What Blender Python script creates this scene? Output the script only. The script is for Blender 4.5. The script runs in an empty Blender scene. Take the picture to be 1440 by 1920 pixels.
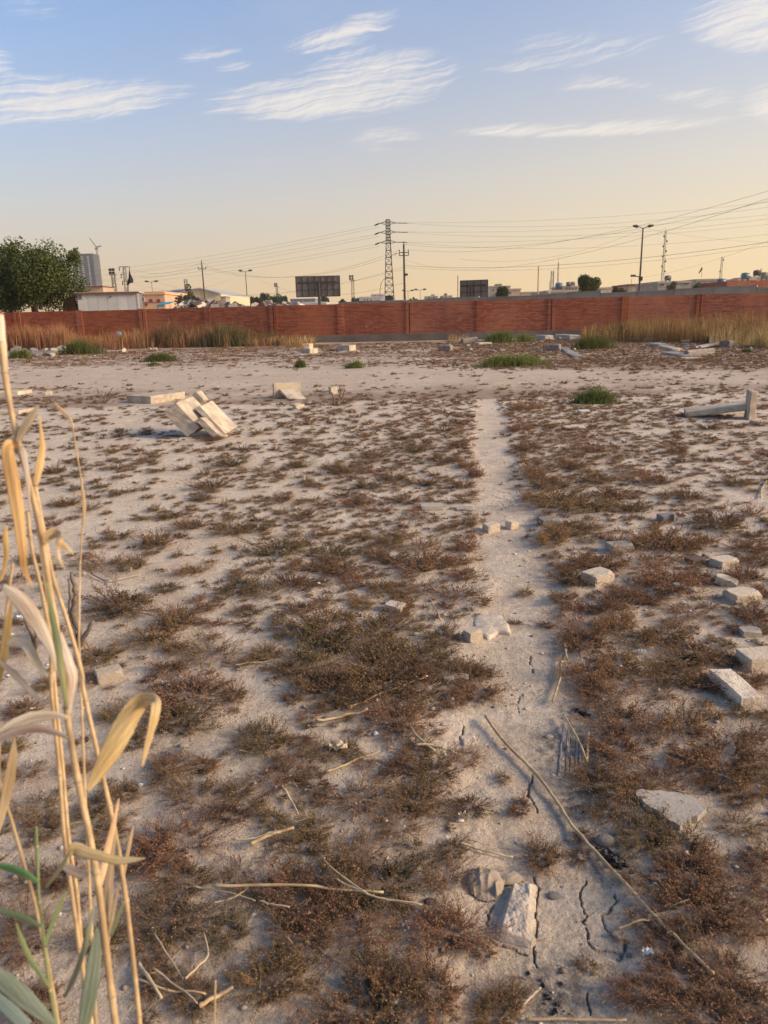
import bpy, bmesh, math, random
import numpy as np
from mathutils import Vector, Matrix, kdtree

R = math.radians
rnd = random.Random(7)
rng = np.random.default_rng(11)
scene = bpy.context.scene
COL = scene.collection

# ------------------------------------------------------------------ camera
F, PW, PH = 1390.0, 1440.0, 1920.0            # photo focal length and size in pixels
PITCH, ROLL, EYE = math.atan(374.0 / F), 0.0245, 1.6
CAM = Vector((0, 0, EYE))
FWD = Vector((0, math.cos(PITCH), -math.sin(PITCH)))
_r0, _u0 = Vector((1, 0, 0)), Vector((0, math.sin(PITCH), math.cos(PITCH)))
RIGHT = _r0 * math.cos(ROLL) - _u0 * math.sin(ROLL)
UP = _r0 * math.sin(ROLL) + _u0 * math.cos(ROLL)
cam_data = bpy.data.cameras.new('camera')
cam = bpy.data.objects.new('camera', cam_data)
COL.objects.link(cam)
M = Matrix((RIGHT, UP, -FWD)).transposed().to_4x4()
M.translation = CAM
cam.matrix_world = M
cam_data.sensor_fit = 'VERTICAL'
cam_data.sensor_height = 36.0
cam_data.lens = 36.0 * F / PH
cam_data.clip_start, cam_data.clip_end = 0.05, 9000
cam_data.dof.use_dof = True
cam_data.dof.focus_distance = 5.0
cam_data.dof.aperture_fstop = 7.0
scene.camera = cam

def ray(px, py): return FWD + RIGHT * ((px - PW / 2) / F) + UP * ((PH / 2 - py) / F)
def G(px, py, z=0.0):
    d = ray(px, py); return CAM + d * ((z - EYE) / d.z)
def P(px, py, Y):
    d = ray(px, py); return CAM + d * (Y / d.y)
def C(px, py, depth): return CAM + ray(px, py) * depth
def depth_at(px, py): return (G(px, py) - CAM).dot(FWD)
def proj(x, y, z=0.0):
    """world -> photo pixel (numpy)"""
    vx, vy, vz = x, y, z - EYE
    dz = vx * FWD.x + vy * FWD.y + vz * FWD.z
    dx = vx * RIGHT.x + vy * RIGHT.y + vz * RIGHT.z
    dy = vx * UP.x + vy * UP.y + vz * UP.z
    return PW / 2 + F * dx / dz, PH / 2 - F * dy / dz, dz

# ------------------------------------------------------------------ light
SUN_AZ, SUN_EL = R(102), R(25)                  # azimuth to the right of the view direction
sun_dir = Vector((math.sin(SUN_AZ) * math.cos(SUN_EL), math.cos(SUN_AZ) * math.cos(SUN_EL), math.sin(SUN_EL)))
sun_data = bpy.data.lights.new('sun', 'SUN')
sun_data.energy, sun_data.angle, sun_data.color = 2.1, R(20.0), (1.0, 0.78, 0.52)
sun = bpy.data.objects.new('sun', sun_data)
sun.rotation_euler = sun_dir.to_track_quat('Z', 'Y').to_euler()
COL.objects.link(sun)
vs = scene.view_settings
vs.view_transform, vs.look, vs.exposure, vs.gamma = 'Standard', 'None', 1.42, 1.0
vs.use_curve_mapping = False
scene.cycles.use_denoising = True

class NT:
    """small helper round a node tree"""
    def __init__(s, tree):
        s.t = tree; s.n = tree.nodes; s.l = tree.links; s.n.clear()
    def node(s, kind, **kw):
        nd = s.n.new(kind)
        for k, v in kw.items(): setattr(nd, k, v)
        return nd
    def put(s, sock, v):
        if isinstance(v, bpy.types.NodeSocket): s.l.new(v, sock)
        elif v is not None: sock.default_value = v
    def m(s, op, a, b=None, c=None, clamp=False):
        nd = s.node('ShaderNodeMath', operation=op, use_clamp=clamp)
        s.put(nd.inputs[0], a); s.put(nd.inputs[1], b)
        if c is not None: s.put(nd.inputs[2], c)
        return nd.outputs[0]
    def noise(s, vec, scale, detail=4, rough=.55, dist=0.0, lac=2.0):
        nd = s.node('ShaderNodeTexNoise')
        s.put(nd.inputs['Vector'], vec); nd.inputs['Scale'].default_value = scale
        nd.inputs['Detail'].default_value = detail; nd.inputs['Roughness'].default_value = rough
        nd.inputs['Distortion'].default_value = dist; nd.inputs['Lacunarity'].default_value = lac
        return nd.outputs['Fac']
    def mix(s, fac, a, b, blend='MIX'):
        nd = s.node('ShaderNodeMix', data_type='RGBA', blend_type=blend)
        s.put(nd.inputs[0], fac)
        for k, v in ((6, a), (7, b)):
            if isinstance(v, tuple) and len(v) == 3: v = (*v, 1)
            s.put(nd.inputs[k], v)
        return nd.outputs[2]
    def sstep(s, v, lo, hi, a=0.0, b=1.0):
        nd = s.node('ShaderNodeMapRange', interpolation_type='SMOOTHSTEP')
        s.put(nd.inputs[0], v)
        nd.inputs[1].default_value, nd.inputs[2].default_value, nd.inputs[3].default_value, nd.inputs[4].default_value = lo, hi, a, b
        return nd.outputs[0]
    def comb(s, x, y, z=0.0):
        nd = s.node('ShaderNodeCombineXYZ')
        for i, v in enumerate((x, y, z)): s.put(nd.inputs[i], v)
        return nd.outputs[0]

def build_world():
    w = bpy.data.worlds.new('World'); scene.world = w; w.use_nodes = True
    t = NT(w.node_tree)
    sky = t.node('ShaderNodeTexSky', sky_type='NISHITA')
    sky.sun_disc = False
    sky.sun_elevation = SUN_EL; sky.sun_rotation = SUN_AZ
    sky.air_density, sky.dust_density, sky.ozone_density = 1.0, 1.0, 1.3
    tc = t.node('ShaderNodeTexCoord')
    sep = t.node('ShaderNodeSeparateXYZ'); t.l.new(tc.outputs['Generated'], sep.inputs[0])
    az = t.m('MULTIPLY', t.m('ARCTAN2', sep.outputs[0], sep.outputs[1]), 180 / math.pi)
    el = t.m('MULTIPLY', t.m('ARCSINE', sep.outputs[2]), 180 / math.pi)
    def ang(px, py):
        d = ray(px, py).normalized()
        return math.degrees(math.atan2(d.x, d.y)), math.degrees(math.asin(d.z))
    # cirrus streaks: (x0, y0, x1, y1, half width px, strength) read as azimuth / elevation in the sky
    clouds = [(-160, 205, 410, 172, 36, 1.0, -.55, -10), (340, 214, 890, 140, 46, 1.1, .45, -14), (515, 106, 772, 20, 22, .95, .35, -8),
              (320, 118, 470, 94, 13, .6, 0, 4), (860, 138, 1285, 70, 17, .72, .2, -12), (925, 97, 1175, 70, 18, .5, 0, 3),
              (1255, 62, 1660, 0, 66, 1.15, .5, -10), (1020, 160, 1235, 158, 13, .62, -.2, 6), (1205, 178, 1405, 192, 17, .62, .3, -8),
              (1360, 204, 1680, 180, 52, 1.1, .5, 0), (815, 250, 1420, 224, 15, 1.0, .1, -6), (630, 264, 815, 254, 16, .6, 0, 3),
              (-20, 18, 125, 20, 24, .42, 0, 0), (-80, 112, 42, 132, 22, .75, .3, 0), (395, 130, 480, 122, 9, .6, 0, 0), (545, 140, 730, 100, 24, .62, .2, 0), (640, 282, 760, 278, 8, .4, 0, 0), (420, 305, 640, 298, 10, .3, 0, 0)]
    env = None
    for x0, y0, x1, y1, hw, s_, taper, bow in clouds:
        a0, e0 = ang(x0, y0); a1, e1 = ang(x1, y1)
        ca, ce = (a0 + a1) / 2, (e0 + e1) / 2
        L = math.hypot(a1 - a0, e1 - e0) / 2
        tx, ty = (a1 - a0) / 2 / L, (e1 - e0) / 2 / L
        wdt = hw * 1.0 / F * 180 / math.pi
        da, de = t.m('SUBTRACT', az, ca), t.m('SUBTRACT', el, ce)
        u = t.m('ADD', t.m('MULTIPLY', da, tx / L), t.m('MULTIPLY', de, ty / L))
        v = t.m('ADD', t.m('MULTIPLY', da, -ty / wdt), t.m('MULTIPLY', de, tx / wdt))
        u2 = t.m('MULTIPLY', u, u)
        v = t.m('ADD', v, t.m('MULTIPLY_ADD', u2, bow / hw, -.3 * bow / hw))
        v = t.m('MULTIPLY', v, t.m('MULTIPLY_ADD', t.m('GREATER_THAN', v, 0.0), -.6, 1.35))      # sharp below, combed out above
        v = t.m('DIVIDE', v, t.m('MAXIMUM', t.m('MULTIPLY_ADD', u, taper, 1.0), .15))
        e = t.m('SUBTRACT', t.m('SUBTRACT', 1.0, t.m('POWER', u2, 1.4)), t.m('MULTIPLY', v, v))
        e = t.m('MULTIPLY', t.m('MAXIMUM', e, 0.0), s_)
        env = e if env is None else t.m('MAXIMUM', env, e)
    # streaky fibres running up to the right, curling out of the streaks
    ca_, sa_ = math.cos(R(9)), math.sin(R(9))
    su = t.m('ADD', t.m('MULTIPLY', az, ca_), t.m('MULTIPLY', el, sa_))
    sv = t.m('SUBTRACT', t.m('MULTIPLY', el, ca_), t.m('MULTIPLY', az, sa_))
    warp = t.m('MULTIPLY', t.m('SUBTRACT', t.noise(t.comb(su, sv, 3.0), .22, 3, .5), .5), 2.6)
    fib = t.noise(t.comb(t.m('MULTIPLY', su, .09), t.m('ADD', t.m('MULTIPLY', sv, 1.9), warp), 1.7), 1.7, 9, .70, .3)
    # shorter hairs combed up to the right
    hu = t.m('ADD', t.m('MULTIPLY', su, .80), t.m('MULTIPLY', sv, .60)); hv = t.m('SUBTRACT', t.m('MULTIPLY', sv, .80), t.m('MULTIPLY', su, .60))
    tuft = t.noise(t.comb(t.m('MULTIPLY', hu, .35), t.m('ADD', t.m('MULTIPLY', hv, 1.7), warp), 5.0), 1.5, 8, .66, .4)
    tex = t.m('ADD', t.m('MULTIPLY', fib, .80), t.m('MULTIPLY', tuft, .20))
    dens = t.m('ADD', t.m('MULTIPLY', env, 1.2), t.m('MULTIPLY', t.m('SUBTRACT', tex, .52), 4.8))
    alpha = t.m('MULTIPLY', t.sstep(dens, .1, 1.65), t.sstep(env, 0.0, .5))
    # thin veil all round the sky so that it goes on outside the frame
    veil = t.m('MULTIPLY', t.sstep(t.noise(t.comb(t.m('MULTIPLY', su, .35), sv, 9.0), .16, 6, .6, .5), .5, .8), .08)
    veil = t.m('MULTIPLY', veil, t.sstep(el, 10, 20))
    alpha = t.m('MAXIMUM', t.m('MULTIPLY', alpha, .80), veil)
    # dusty air: a warm layer all round the horizon, deeper and much brighter towards the sun
    blue = t.mix(1.0, sky.outputs[0], (.54, .725, .89), 'MULTIPLY')
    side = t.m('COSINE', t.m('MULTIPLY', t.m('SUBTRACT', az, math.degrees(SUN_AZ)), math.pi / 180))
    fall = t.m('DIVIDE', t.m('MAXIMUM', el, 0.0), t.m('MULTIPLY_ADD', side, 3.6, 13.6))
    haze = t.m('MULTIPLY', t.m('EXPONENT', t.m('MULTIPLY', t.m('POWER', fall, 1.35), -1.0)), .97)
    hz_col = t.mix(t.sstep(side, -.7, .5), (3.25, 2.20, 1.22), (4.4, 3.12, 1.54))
    hz_col = t.mix(t.sstep(side, .35, 1.0), hz_col, (8.0, 5.3, 2.6))          # glow round the low sun, strengthened outside the frame to warm the fill light
    blue = t.mix(1.0, blue, t.comb(t.sstep(el, 4, 30, .80, 1.0), t.sstep(el, 4, 30, .86, 1.0), t.sstep(el, 4, 30, .86, 1.0)), 'MULTIPLY')
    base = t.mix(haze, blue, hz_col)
    col = t.mix(alpha, base, CLOUD_COL)
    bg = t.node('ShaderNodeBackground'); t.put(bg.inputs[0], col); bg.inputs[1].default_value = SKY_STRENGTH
    out = t.node('ShaderNodeOutputWorld'); t.l.new(bg.outputs[0], out.inputs[0])
    w.cycles.sampling_method = 'MANUAL'; w.cycles.sample_map_resolution = 512
SKY_STRENGTH = 0.1
CLOUD_COL = (3.7, 3.42, 3.1)
build_world()

# ------------------------------------------------------------------ noise in numpy, ground height
def _hash(ix, iy, seed):
    h = (ix.astype(np.int64) * 374761393 + iy.astype(np.int64) * 668265263 + seed * 974634777) & 0xFFFFFFFF
    h = ((h ^ (h >> 13)) * 1274126177) & 0xFFFFFFFF
    return ((h ^ (h >> 16)) & 0xFFFFFF) / float(0xFFFFFF)
def vnoise(x, y, seed=0):
    x, y = np.asarray(x, float), np.asarray(y, float)
    ix, iy = np.floor(x), np.floor(y)
    fx, fy = x - ix, y - iy
    fx, fy = fx * fx * (3 - 2 * fx), fy * fy * (3 - 2 * fy)
    a, b = _hash(ix, iy, seed), _hash(ix + 1, iy, seed)
    c, d = _hash(ix, iy + 1, seed), _hash(ix + 1, iy + 1, seed)
    return (a + (b - a) * fx) * (1 - fy) + (c + (d - c) * fx) * fy
def fbm(x, y, octs=4, seed=0, gain=.5):
    s, amp, tot = 0, 1.0, 0
    for o in range(octs):
        s = s + amp * vnoise(np.asarray(x) * 2 ** o, np.asarray(y) * 2 ** o, seed + o); tot += amp; amp *= gain
    return s / tot - .5

PATH = [(G(a, b).x, G(a, b).y) for a, b in ((915, 735), (925, 850), (945, 950), (968, 1100), (985, 1250), (1000, 1450), (1040, 1700), (1055, 1920))]
PATH.append((PATH[-1][0] + .05, 0.2))
PATHY = np.array([p[1] for p in PATH][::-1]); PATHX = np.array([p[0] for p in PATH][::-1])
def path_dist(x, y): return np.abs(x - np.interp(y, PATHY, PATHX))
def path_mask(x, y):
    """1 on the trodden path"""
    side_ = np.where(x > np.interp(y, PATHY, PATHX), 1.0, 9.0)
    w = .225 + .09 * (vnoise(y * 2.6, side_, 5) - .5) * 2 + .05 * (vnoise(y * 9, side_, 6) - .5) * 2
    d = path_dist(x, y)
    return np.clip((w - d) / .08 + .5, 0, 1) * np.clip((15.5 - y) / 1.5, 0, 1)
RX0, RX1, RY0, RY1, RC = -14.0, 14.0, 0.4, 24.0, 0.025
LIT = np.zeros((int((RX1 - RX0) / RC), int((RY1 - RY0) / RC)))   # where shrubs stand: dropped litter and gathered dust
def splat(x, y, r):
    rr = r * 1.35
    i0, i1 = int((x - rr - RX0) / RC), int((x + rr - RX0) / RC) + 1
    j0, j1 = int((y - rr - RY0) / RC), int((y + rr - RY0) / RC) + 1
    i0, j0, i1, j1 = max(i0, 0), max(j0, 0), min(i1, LIT.shape[0]), min(j1, LIT.shape[1])
    if i1 <= i0 or j1 <= j0: return
    gx = RX0 + (np.arange(i0, i1) + .5) * RC - x; gy = RY0 + (np.arange(j0, j1) + .5) * RC - y
    d2 = (gx[:, None] ** 2 + gy[None, :] ** 2) / (r * r)
    LIT[i0:i1, j0:j1] = np.maximum(LIT[i0:i1, j0:j1], np.exp(-d2 * 2.0))
def litter(x, y):
    x, y = np.asarray(x, float), np.asarray(y, float)
    fx, fy = (x - RX0) / RC - .5, (y - RY0) / RC - .5
    ok = (fx > 0) & (fy > 0) & (fx < LIT.shape[0] - 1) & (fy < LIT.shape[1] - 1)
    fx, fy = np.where(ok, fx, 0), np.where(ok, fy, 0)
    ix, iy = fx.astype(int), fy.astype(int); ax, ay = fx - ix, fy - iy
    ix1, iy1 = np.minimum(ix + 1, LIT.shape[0] - 1), np.minimum(iy + 1, LIT.shape[1] - 1)
    v = (LIT[ix, iy] * (1 - ax) + LIT[ix1, iy] * ax) * (1 - ay) + (LIT[ix, iy1] * (1 - ax) + LIT[ix1, iy1] * ax) * ay
    return np.where(ok, v, 0)
def ground_h(x, y, fine=True):
    x, y = np.asarray(x, float), np.asarray(y, float)
    r = np.hypot(x, y)
    near = np.clip((46 - r) / 12, 0, 1)
    h = .05 * fbm(x / 3.1, y / 3.1, 3, 1) + .012 * fbm(x / .83 + y / 2.1, y / .71 - x / 2.3, 3, 9) + .010 * fbm(x / .21 + y / .5, y / .19 - x / .55, 3, 31)
    h = h - .014 * path_mask(x, y)
    h = h + .014 * litter(x, y)
    return h * near
def gz(x, y): return float(ground_h(np.array([x]), np.array([y]))[0])
def GP(px, py):
    g = G(px, py); g.z = gz(g.x, g.y); return g

# ------------------------------------------------------------------ materials
def base_mat(name, rough=.9, spec=.2):
    m = bpy.data.materials.new(name); m.use_nodes = True
    t = NT(m.node_tree)
    b = t.node('ShaderNodeBsdfPrincipled'); b.inputs['Roughness'].default_value = rough
    b.inputs['Specular IOR Level'].default_value = spec
    o = t.node('ShaderNodeOutputMaterial'); t.l.new(b.outputs[0], o.inputs[0])
    return m, t, b
def bump(t, b, height, strength, dist):
    n = t.node('ShaderNodeBump'); n.inputs['Strength'].default_value = strength; n.inputs['Distance'].default_value = dist
    t.put(n.inputs['Height'], height); t.l.new(n.outputs[0], b.inputs['Normal'])
def mat(name, c1, c2=None, scale=3.0, rough=.9, bumpd=.004, fine=40.0, metal=0.0, lo=.35, hi=.65, spec=.2):
    """plain weathered surface: two tones in patches, fine speckle and relief"""
    m, t, b = base_mat(name, rough, spec)
    b.inputs['Metallic'].default_value = metal
    c2 = c2 or tuple(v * .7 for v in c1)
    tc = t.node('ShaderNodeTexCoord').outputs['Object']
    oi = t.node('ShaderNodeObjectInfo').outputs['Random']
    off = t.node('ShaderNodeVectorMath', operation='ADD'); t.l.new(tc, off.inputs[0])
    t.l.new(t.comb(t.m('MULTIPLY', oi, 37.0), t.m('MULTIPLY', oi, 11.0), 0.0), off.inputs[1])
    v = off.outputs[0]
    n1, n2 = t.noise(v, scale, 5, .6, .3), t.noise(v, fine, 4, .65)
    c = t.mix(t.sstep(n1, lo, hi), c1, c2)
    c = t.mix(t.sstep(n2, .3, .75, 0, .45), c, tuple(x * .62 for x in c1))
    hs = t.node('ShaderNodeHueSaturation'); t.put(hs.inputs['Color'], c)
    t.put(hs.inputs['Value'], t.m('MULTIPLY_ADD', oi, .24, .88))
    t.l.new(hs.outputs[0], b.inputs['Base Color'])
    if bumpd: bump(t, b, t.m('ADD', n2, t.m('MULTIPLY', n1, 1.2)), .8, bumpd)
    return m
def leaf_mat(name, trans=.3, rough=.75):
    """foliage: colour of each leaf stored on the leaf"""
    m = bpy.data.materials.new(name); m.use_nodes = True
    t = NT(m.node_tree)
    at = t.node('ShaderNodeAttribute', attribute_name='Col')
    oi = t.node('ShaderNodeObjectInfo').outputs['Random']
    hs = t.node('ShaderNodeHueSaturation'); t.l.new(at.outputs['Color'], hs.inputs['Color'])
    t.put(hs.inputs['Hue'], t.m('MULTIPLY_ADD', oi, .03, .485)); t.put(hs.inputs['Value'], t.m('MULTIPLY_ADD', t.m('FRACT', t.m('MULTIPLY', oi, 7.3)), .4, .8))
    b = t.node('ShaderNodeBsdfPrincipled'); b.inputs['Roughness'].default_value = rough; b.inputs['Specular IOR Level'].default_value = .15
    t.l.new(hs.outputs[0], b.inputs['Base Color'])
    tr = t.node('ShaderNodeBsdfTranslucent'); t.l.new(hs.outputs[0], tr.inputs[0])
    mx = t.node('ShaderNodeMixShader'); mx.inputs[0].default_value = trans
    t.l.new(b.outputs[0], mx.inputs[1]); t.l.new(tr.outputs[0], mx.inputs[2])
    o = t.node('ShaderNodeOutputMaterial'); t.l.new(mx.outputs[0], o.inputs[0])
    return m

def soil_material():
    m, t, b = base_mat('soil', .97, .1)
    tc = t.node('ShaderNodeTexCoord').outputs['Object']
    big = t.noise(tc, .45, 5, .6, .4); mid = t.noise(tc, 3.2, 6, .65, .3)
    fine = t.noise(tc, 34, 7, .72); peb = t.noise(tc, 14, 5, .6, .4); grit = t.noise(tc, 170, 4, .7)
    c = t.mix(t.sstep(mid, .36, .66), (.575, .44, .318), (.70, .565, .425))
    c = t.mix(t.sstep(big, .45, .7, 0, .75), c, (.73, .595, .46))
    c = t.mix(t.sstep(fine, .48, .70, 0, .65), c, (.31, .21, .155))
    c = t.mix(t.sstep(grit, .52, .68, 0, .7), c, (.80, .67, .53))
    c = t.mix(t.sstep(grit, .30, .46, .75, 0), c, (.21, .145, .105))
    c = t.mix(t.sstep(peb, .50, .66, 0, .5), c, (.47, .355, .265)); c = t.mix(t.sstep(peb, .30, .42, .5, 0), c, (.74, .61, .50))
    at = t.node('ShaderNodeAttribute', attribute_name='litter')
    sep = t.node('ShaderNodeSeparateColor'); t.l.new(at.outputs['Color'], sep.inputs[0])
    lit = t.m('MULTIPLY', sep.outputs[0], t.sstep(fine, .22, .56))
    c = t.mix(t.m('MULTIPLY', lit, .8), c, (.17, .085, .05))              # shed rust-brown leaflets
    ash = t.m('MULTIPLY', sep.outputs[1], t.sstep(t.m('ADD', fine, t.m('MULTIPLY', mid, .4)), .5, .8))
    c = t.mix(t.m('MULTIPLY', ash, .8), c, (.05, .045, .045))             # ash stains
    t.put(b.inputs['Base Color'], c)
    h = t.m('ADD', t.m('MULTIPLY', fine, 1.0), t.m('MULTIPLY', grit, .35))
    bump(t, b, t.m('ADD', h, t.m('MULTIPLY', mid, 1.2)), 1.0, .02)
    return m
def brick_material():
    m, t, b = base_mat('brick', .92, .15)
    tc = t.node('ShaderNodeTexCoord').outputs['Object']
    sep = t.node('ShaderNodeSeparateXYZ'); t.l.new(tc, sep.inputs[0])
    uv = t.comb(t.m('ADD', sep.outputs[0], sep.outputs[1]), sep.outputs[2], 0.0)
    br = t.node('ShaderNodeTexBrick'); t.l.new(uv, br.inputs['Vector'])
    for k, v in (('Scale', 1.0), ('Brick Width', .25), ('Row Height', .08), ('Mortar Size', .009), ('Mortar Smooth', .15), ('Bias', -.1)): br.inputs[k].default_value = v
    br.inputs['Color1'].default_value = (.42, .137, .078, 1); br.inputs['Color2'].default_value = (.265, .076, .045, 1)
    br.inputs['Mortar'].default_value = (.13, .055, .04, 1)
    streak = t.noise(t.comb(t.m('ADD', sep.outputs[0], sep.outputs[1]), t.m('MULTIPLY', sep.outputs[2], 9.0), 0.0), 1.6, 6, .65)
    patch = t.noise(tc, .35, 4, .55)
    c = t.mix(t.sstep(streak, .56, .72, 0, .55), br.outputs['Color'], (.53, .27, .17))
    c = t.mix(t.sstep(streak, .27, .42, .7, 0), c, (.15, .045, .03))
    c = t.mix(t.sstep(patch, .42, .66, 0, .5), c, (.50, .19, .10))
    oi = t.node('ShaderNodeObjectInfo').outputs['Random']
    dirt = t.noise(t.comb(t.m('MULTIPLY', sep.outputs[0], 1.3), sep.outputs[1], t.m('MULTIPLY', sep.outputs[2], .6)), .9, 5, .62)
    c = t.mix(t.sstep(dirt, .52, .72, 0, .55), c, (.20, .10, .07)); c = t.mix(t.sstep(dirt, .26, .40, .4, 0), c, (.46, .27, .19))
    hs = t.node('ShaderNodeHueSaturation'); t.put(hs.inputs['Color'], c); t.put(hs.inputs['Value'], t.m('MULTIPLY_ADD', oi, .18, .89)); t.put(hs.inputs['Saturation'], t.m('MULTIPLY_ADD', t.m('FRACT', t.m('MULTIPLY', oi, 9.7)), .12, .96))
    c = hs.outputs[0]
    zz = t.m('FRACT', t.m('MULTIPLY', t.m('ADD', sep.outputs[2], t.m('MULTIPLY', streak, .02)), 1 / .24))
    gap = t.m('MULTIPLY', t.m('SUBTRACT', 1.0, t.sstep(zz, .05, .16)), t.sstep(t.noise(t.comb(t.m('ADD', sep.outputs[0], sep.outputs[1]), t.m('MULTIPLY', sep.outputs[2], 12.0), 4.0), 1.1, 3, .6), .40, .62))
    c = t.mix(t.m('MULTIPLY', gap, .75), c, (.085, .03, .022))              # raked-out bed joints
    t.put(b.inputs['Base Color'], c)
    bump(t, b, t.m('SUBTRACT', t.m('ADD', t.m('SUBTRACT', 1.0, br.outputs['Fac']), streak), gap), .8, .012)
    return m
MAT = dict(
    soil=soil_material(), brick=brick_material(),
    shrub=leaf_mat('shrub_leaf', .25), grass=leaf_mat('grass_blade', .35), tree=leaf_mat('tree_leaf', .3), reed_leaf=leaf_mat('reed_leaf', .25, .5),
    crust=mat('crusted_slab', (.62, .50, .385), (.46, .365, .28), 18, bumpd=.006, fine=110),
    concrete=mat('old_concrete', (.44, .37, .30), (.36, .30, .245), 6, bumpd=.0025, fine=90),
    grey_conc=mat('grey_concrete', (.36, .305, .245), (.24, .20, .16), .5),
    foundation=mat('foundation_concrete', (.19, .155, .125), (.13, .105, .085), .8),
    stone=mat('pale_stone', (.80, .65, .49), (.58, .45, .33), 11, bumpd=.010, fine=60),
    slab=mat('cast_slab', (.60, .485, .36), (.38, .295, .22), 5, bumpd=.008, fine=45),
    white_stone=mat('chalky_stone', (.50, .425, .345), (.38, .32, .26), 8, bumpd=.005, fine=60),
    grey_stone=mat('grey_stone', (.30, .255, .225), (.21, .175, .155), 9, bumpd=.004, fine=60),
    dark_stone=mat('dark_pebble', (.075, .062, .062), (.05, .045, .047), 20, rough=.5, bumpd=.001, spec=.4),
    brown_stone=mat('brown_pebble', (.17, .115, .085), (.12, .085, .065), 20, rough=.8, bumpd=.002),
    steel=mat('dark_steel', (.055, .047, .045), (.085, .055, .042), 2, rough=.7, bumpd=0),
    steel_grey=mat('grey_steel', (.21, .19, .175), (.15, .13, .12), 2, rough=.6, bumpd=0),
    pole=mat('pole_paint', (.075, .055, .05), (.05, .04, .037), 1, rough=.7, bumpd=0),
    wire=mat('cable', (.10, .085, .075), (.07, .06, .055), 1, bumpd=0),
    straw=mat('dry_cane', (.60, .42, .225), (.36, .225, .11), 22, rough=.55, bumpd=.0006, fine=160, spec=.35),
    straw_pale=mat('dry_straw', (.55, .42, .26), (.40, .29, .17), 14, rough=.7, bumpd=.0006, fine=160),
    cane_green=mat('green_cane', (.15, .19, .085), (.20, .20, .09), 14, rough=.5, bumpd=.0004, fine=120),
    wood=mat('dead_wood', (.27, .20, .15), (.17, .125, .095), 30, bumpd=.003, fine=120),
    char=mat('charcoal', (.018, .017, .018), (.035, .033, .033), 60, rough=.85, bumpd=.004, fine=180),
    ash=mat('ashen_wood', (.50, .41, .33), (.27, .22, .18), 50, bumpd=.003, fine=160),
    cloth=mat('dusty_cloth', (.42, .325, .24), (.33, .25, .185), 25, bumpd=.0015, fine=300),
    paper=mat('paper', (.75, .74, .72), (.6, .58, .55), 20, bumpd=.0005),
    plastic_blue=mat('blue_plastic', (.16, .38, .52), (.12, .30, .43), 6, rough=.45, bumpd=0, spec=.4),
    turquoise=mat('turquoise_sheet', (.05, .38, .50), (.04, .30, .36), 2, rough=.6, bumpd=0),
    white_panel=mat('white_sandwich_panel', (.44, .425, .42), (.39, .375, .37), 1, rough=.5, bumpd=0),
    roof_brown=mat('rusty_fascia', (.20, .085, .055), (.14, .06, .045), 3, rough=.7, bumpd=0),
    dark=mat('dark_opening', (.03, .027, .027), (.04, .036, .034), 2, rough=.4, bumpd=0),
    glass=mat('window_glass', (.06, .065, .075), (.08, .08, .085), 2, rough=.12, bumpd=0, spec=.6),
    plaster=mat('beige_plaster', (.52, .38, .265), (.44, .32, .22), .6, bumpd=.004),
    plaster_pink=mat('peach_plaster', (.60, .36, .23), (.52, .31, .20), .6, bumpd=.004),
    plaster_grey=mat('grey_render', (.46, .385, .31), (.34, .28, .225), .5, bumpd=.004),
    plaster_yellow=mat('cream_cladding', (.60, .47, .30), (.54, .42, .27), .5, bumpd=0),
    plaster_white=mat('whitewash', (.56, .52, .49), (.48, .45, .42), .5, bumpd=0),
    slate=mat('blue_grey_cladding', (.20, .21, .235), (.16, .17, .19), .5, rough=.6, bumpd=0),
    tower_grey=mat('tower_render', (.045, .047, .062), (.038, .04, .052), .02, bumpd=0),
    tower_light=mat('tower_edge', (.085, .09, .105), (.07, .073, .085), .02, bumpd=0),
    tower_sky_pane=mat('tower_sky_opening', (.52, .50, .48), (.46, .45, .43), .05, bumpd=0),  # solid pale panels, bright sky seen through the openings put into the colour
    billboard=mat('billboard_back', (.19, .165, .15), (.135, .115, .105), .7, rough=.75, bumpd=0),
    billboard_frame=mat('billboard_steel', (.045, .035, .033), (.06, .045, .04), 1, rough=.7, bumpd=0),
    red_brown=mat('red_brown_trim', (.22, .06, .045), (.16, .05, .04), 2, bumpd=0),
    flag_dark=mat('dark_flag', (.03, .028, .03), (.05, .03, .03), 3, bumpd=0),
    flag_red=mat('red_flag', (.10, .03, .035), (.03, .025, .03), 3, bumpd=0),
    tank_blue=mat('blue_tank', (.10, .15, .20), (.08, .12, .165), 2, rough=.4, bumpd=0, spec=.4),
    bark=mat('bark', (.11, .08, .06), (.07, .052, .042), 8, bumpd=.01),
)

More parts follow.
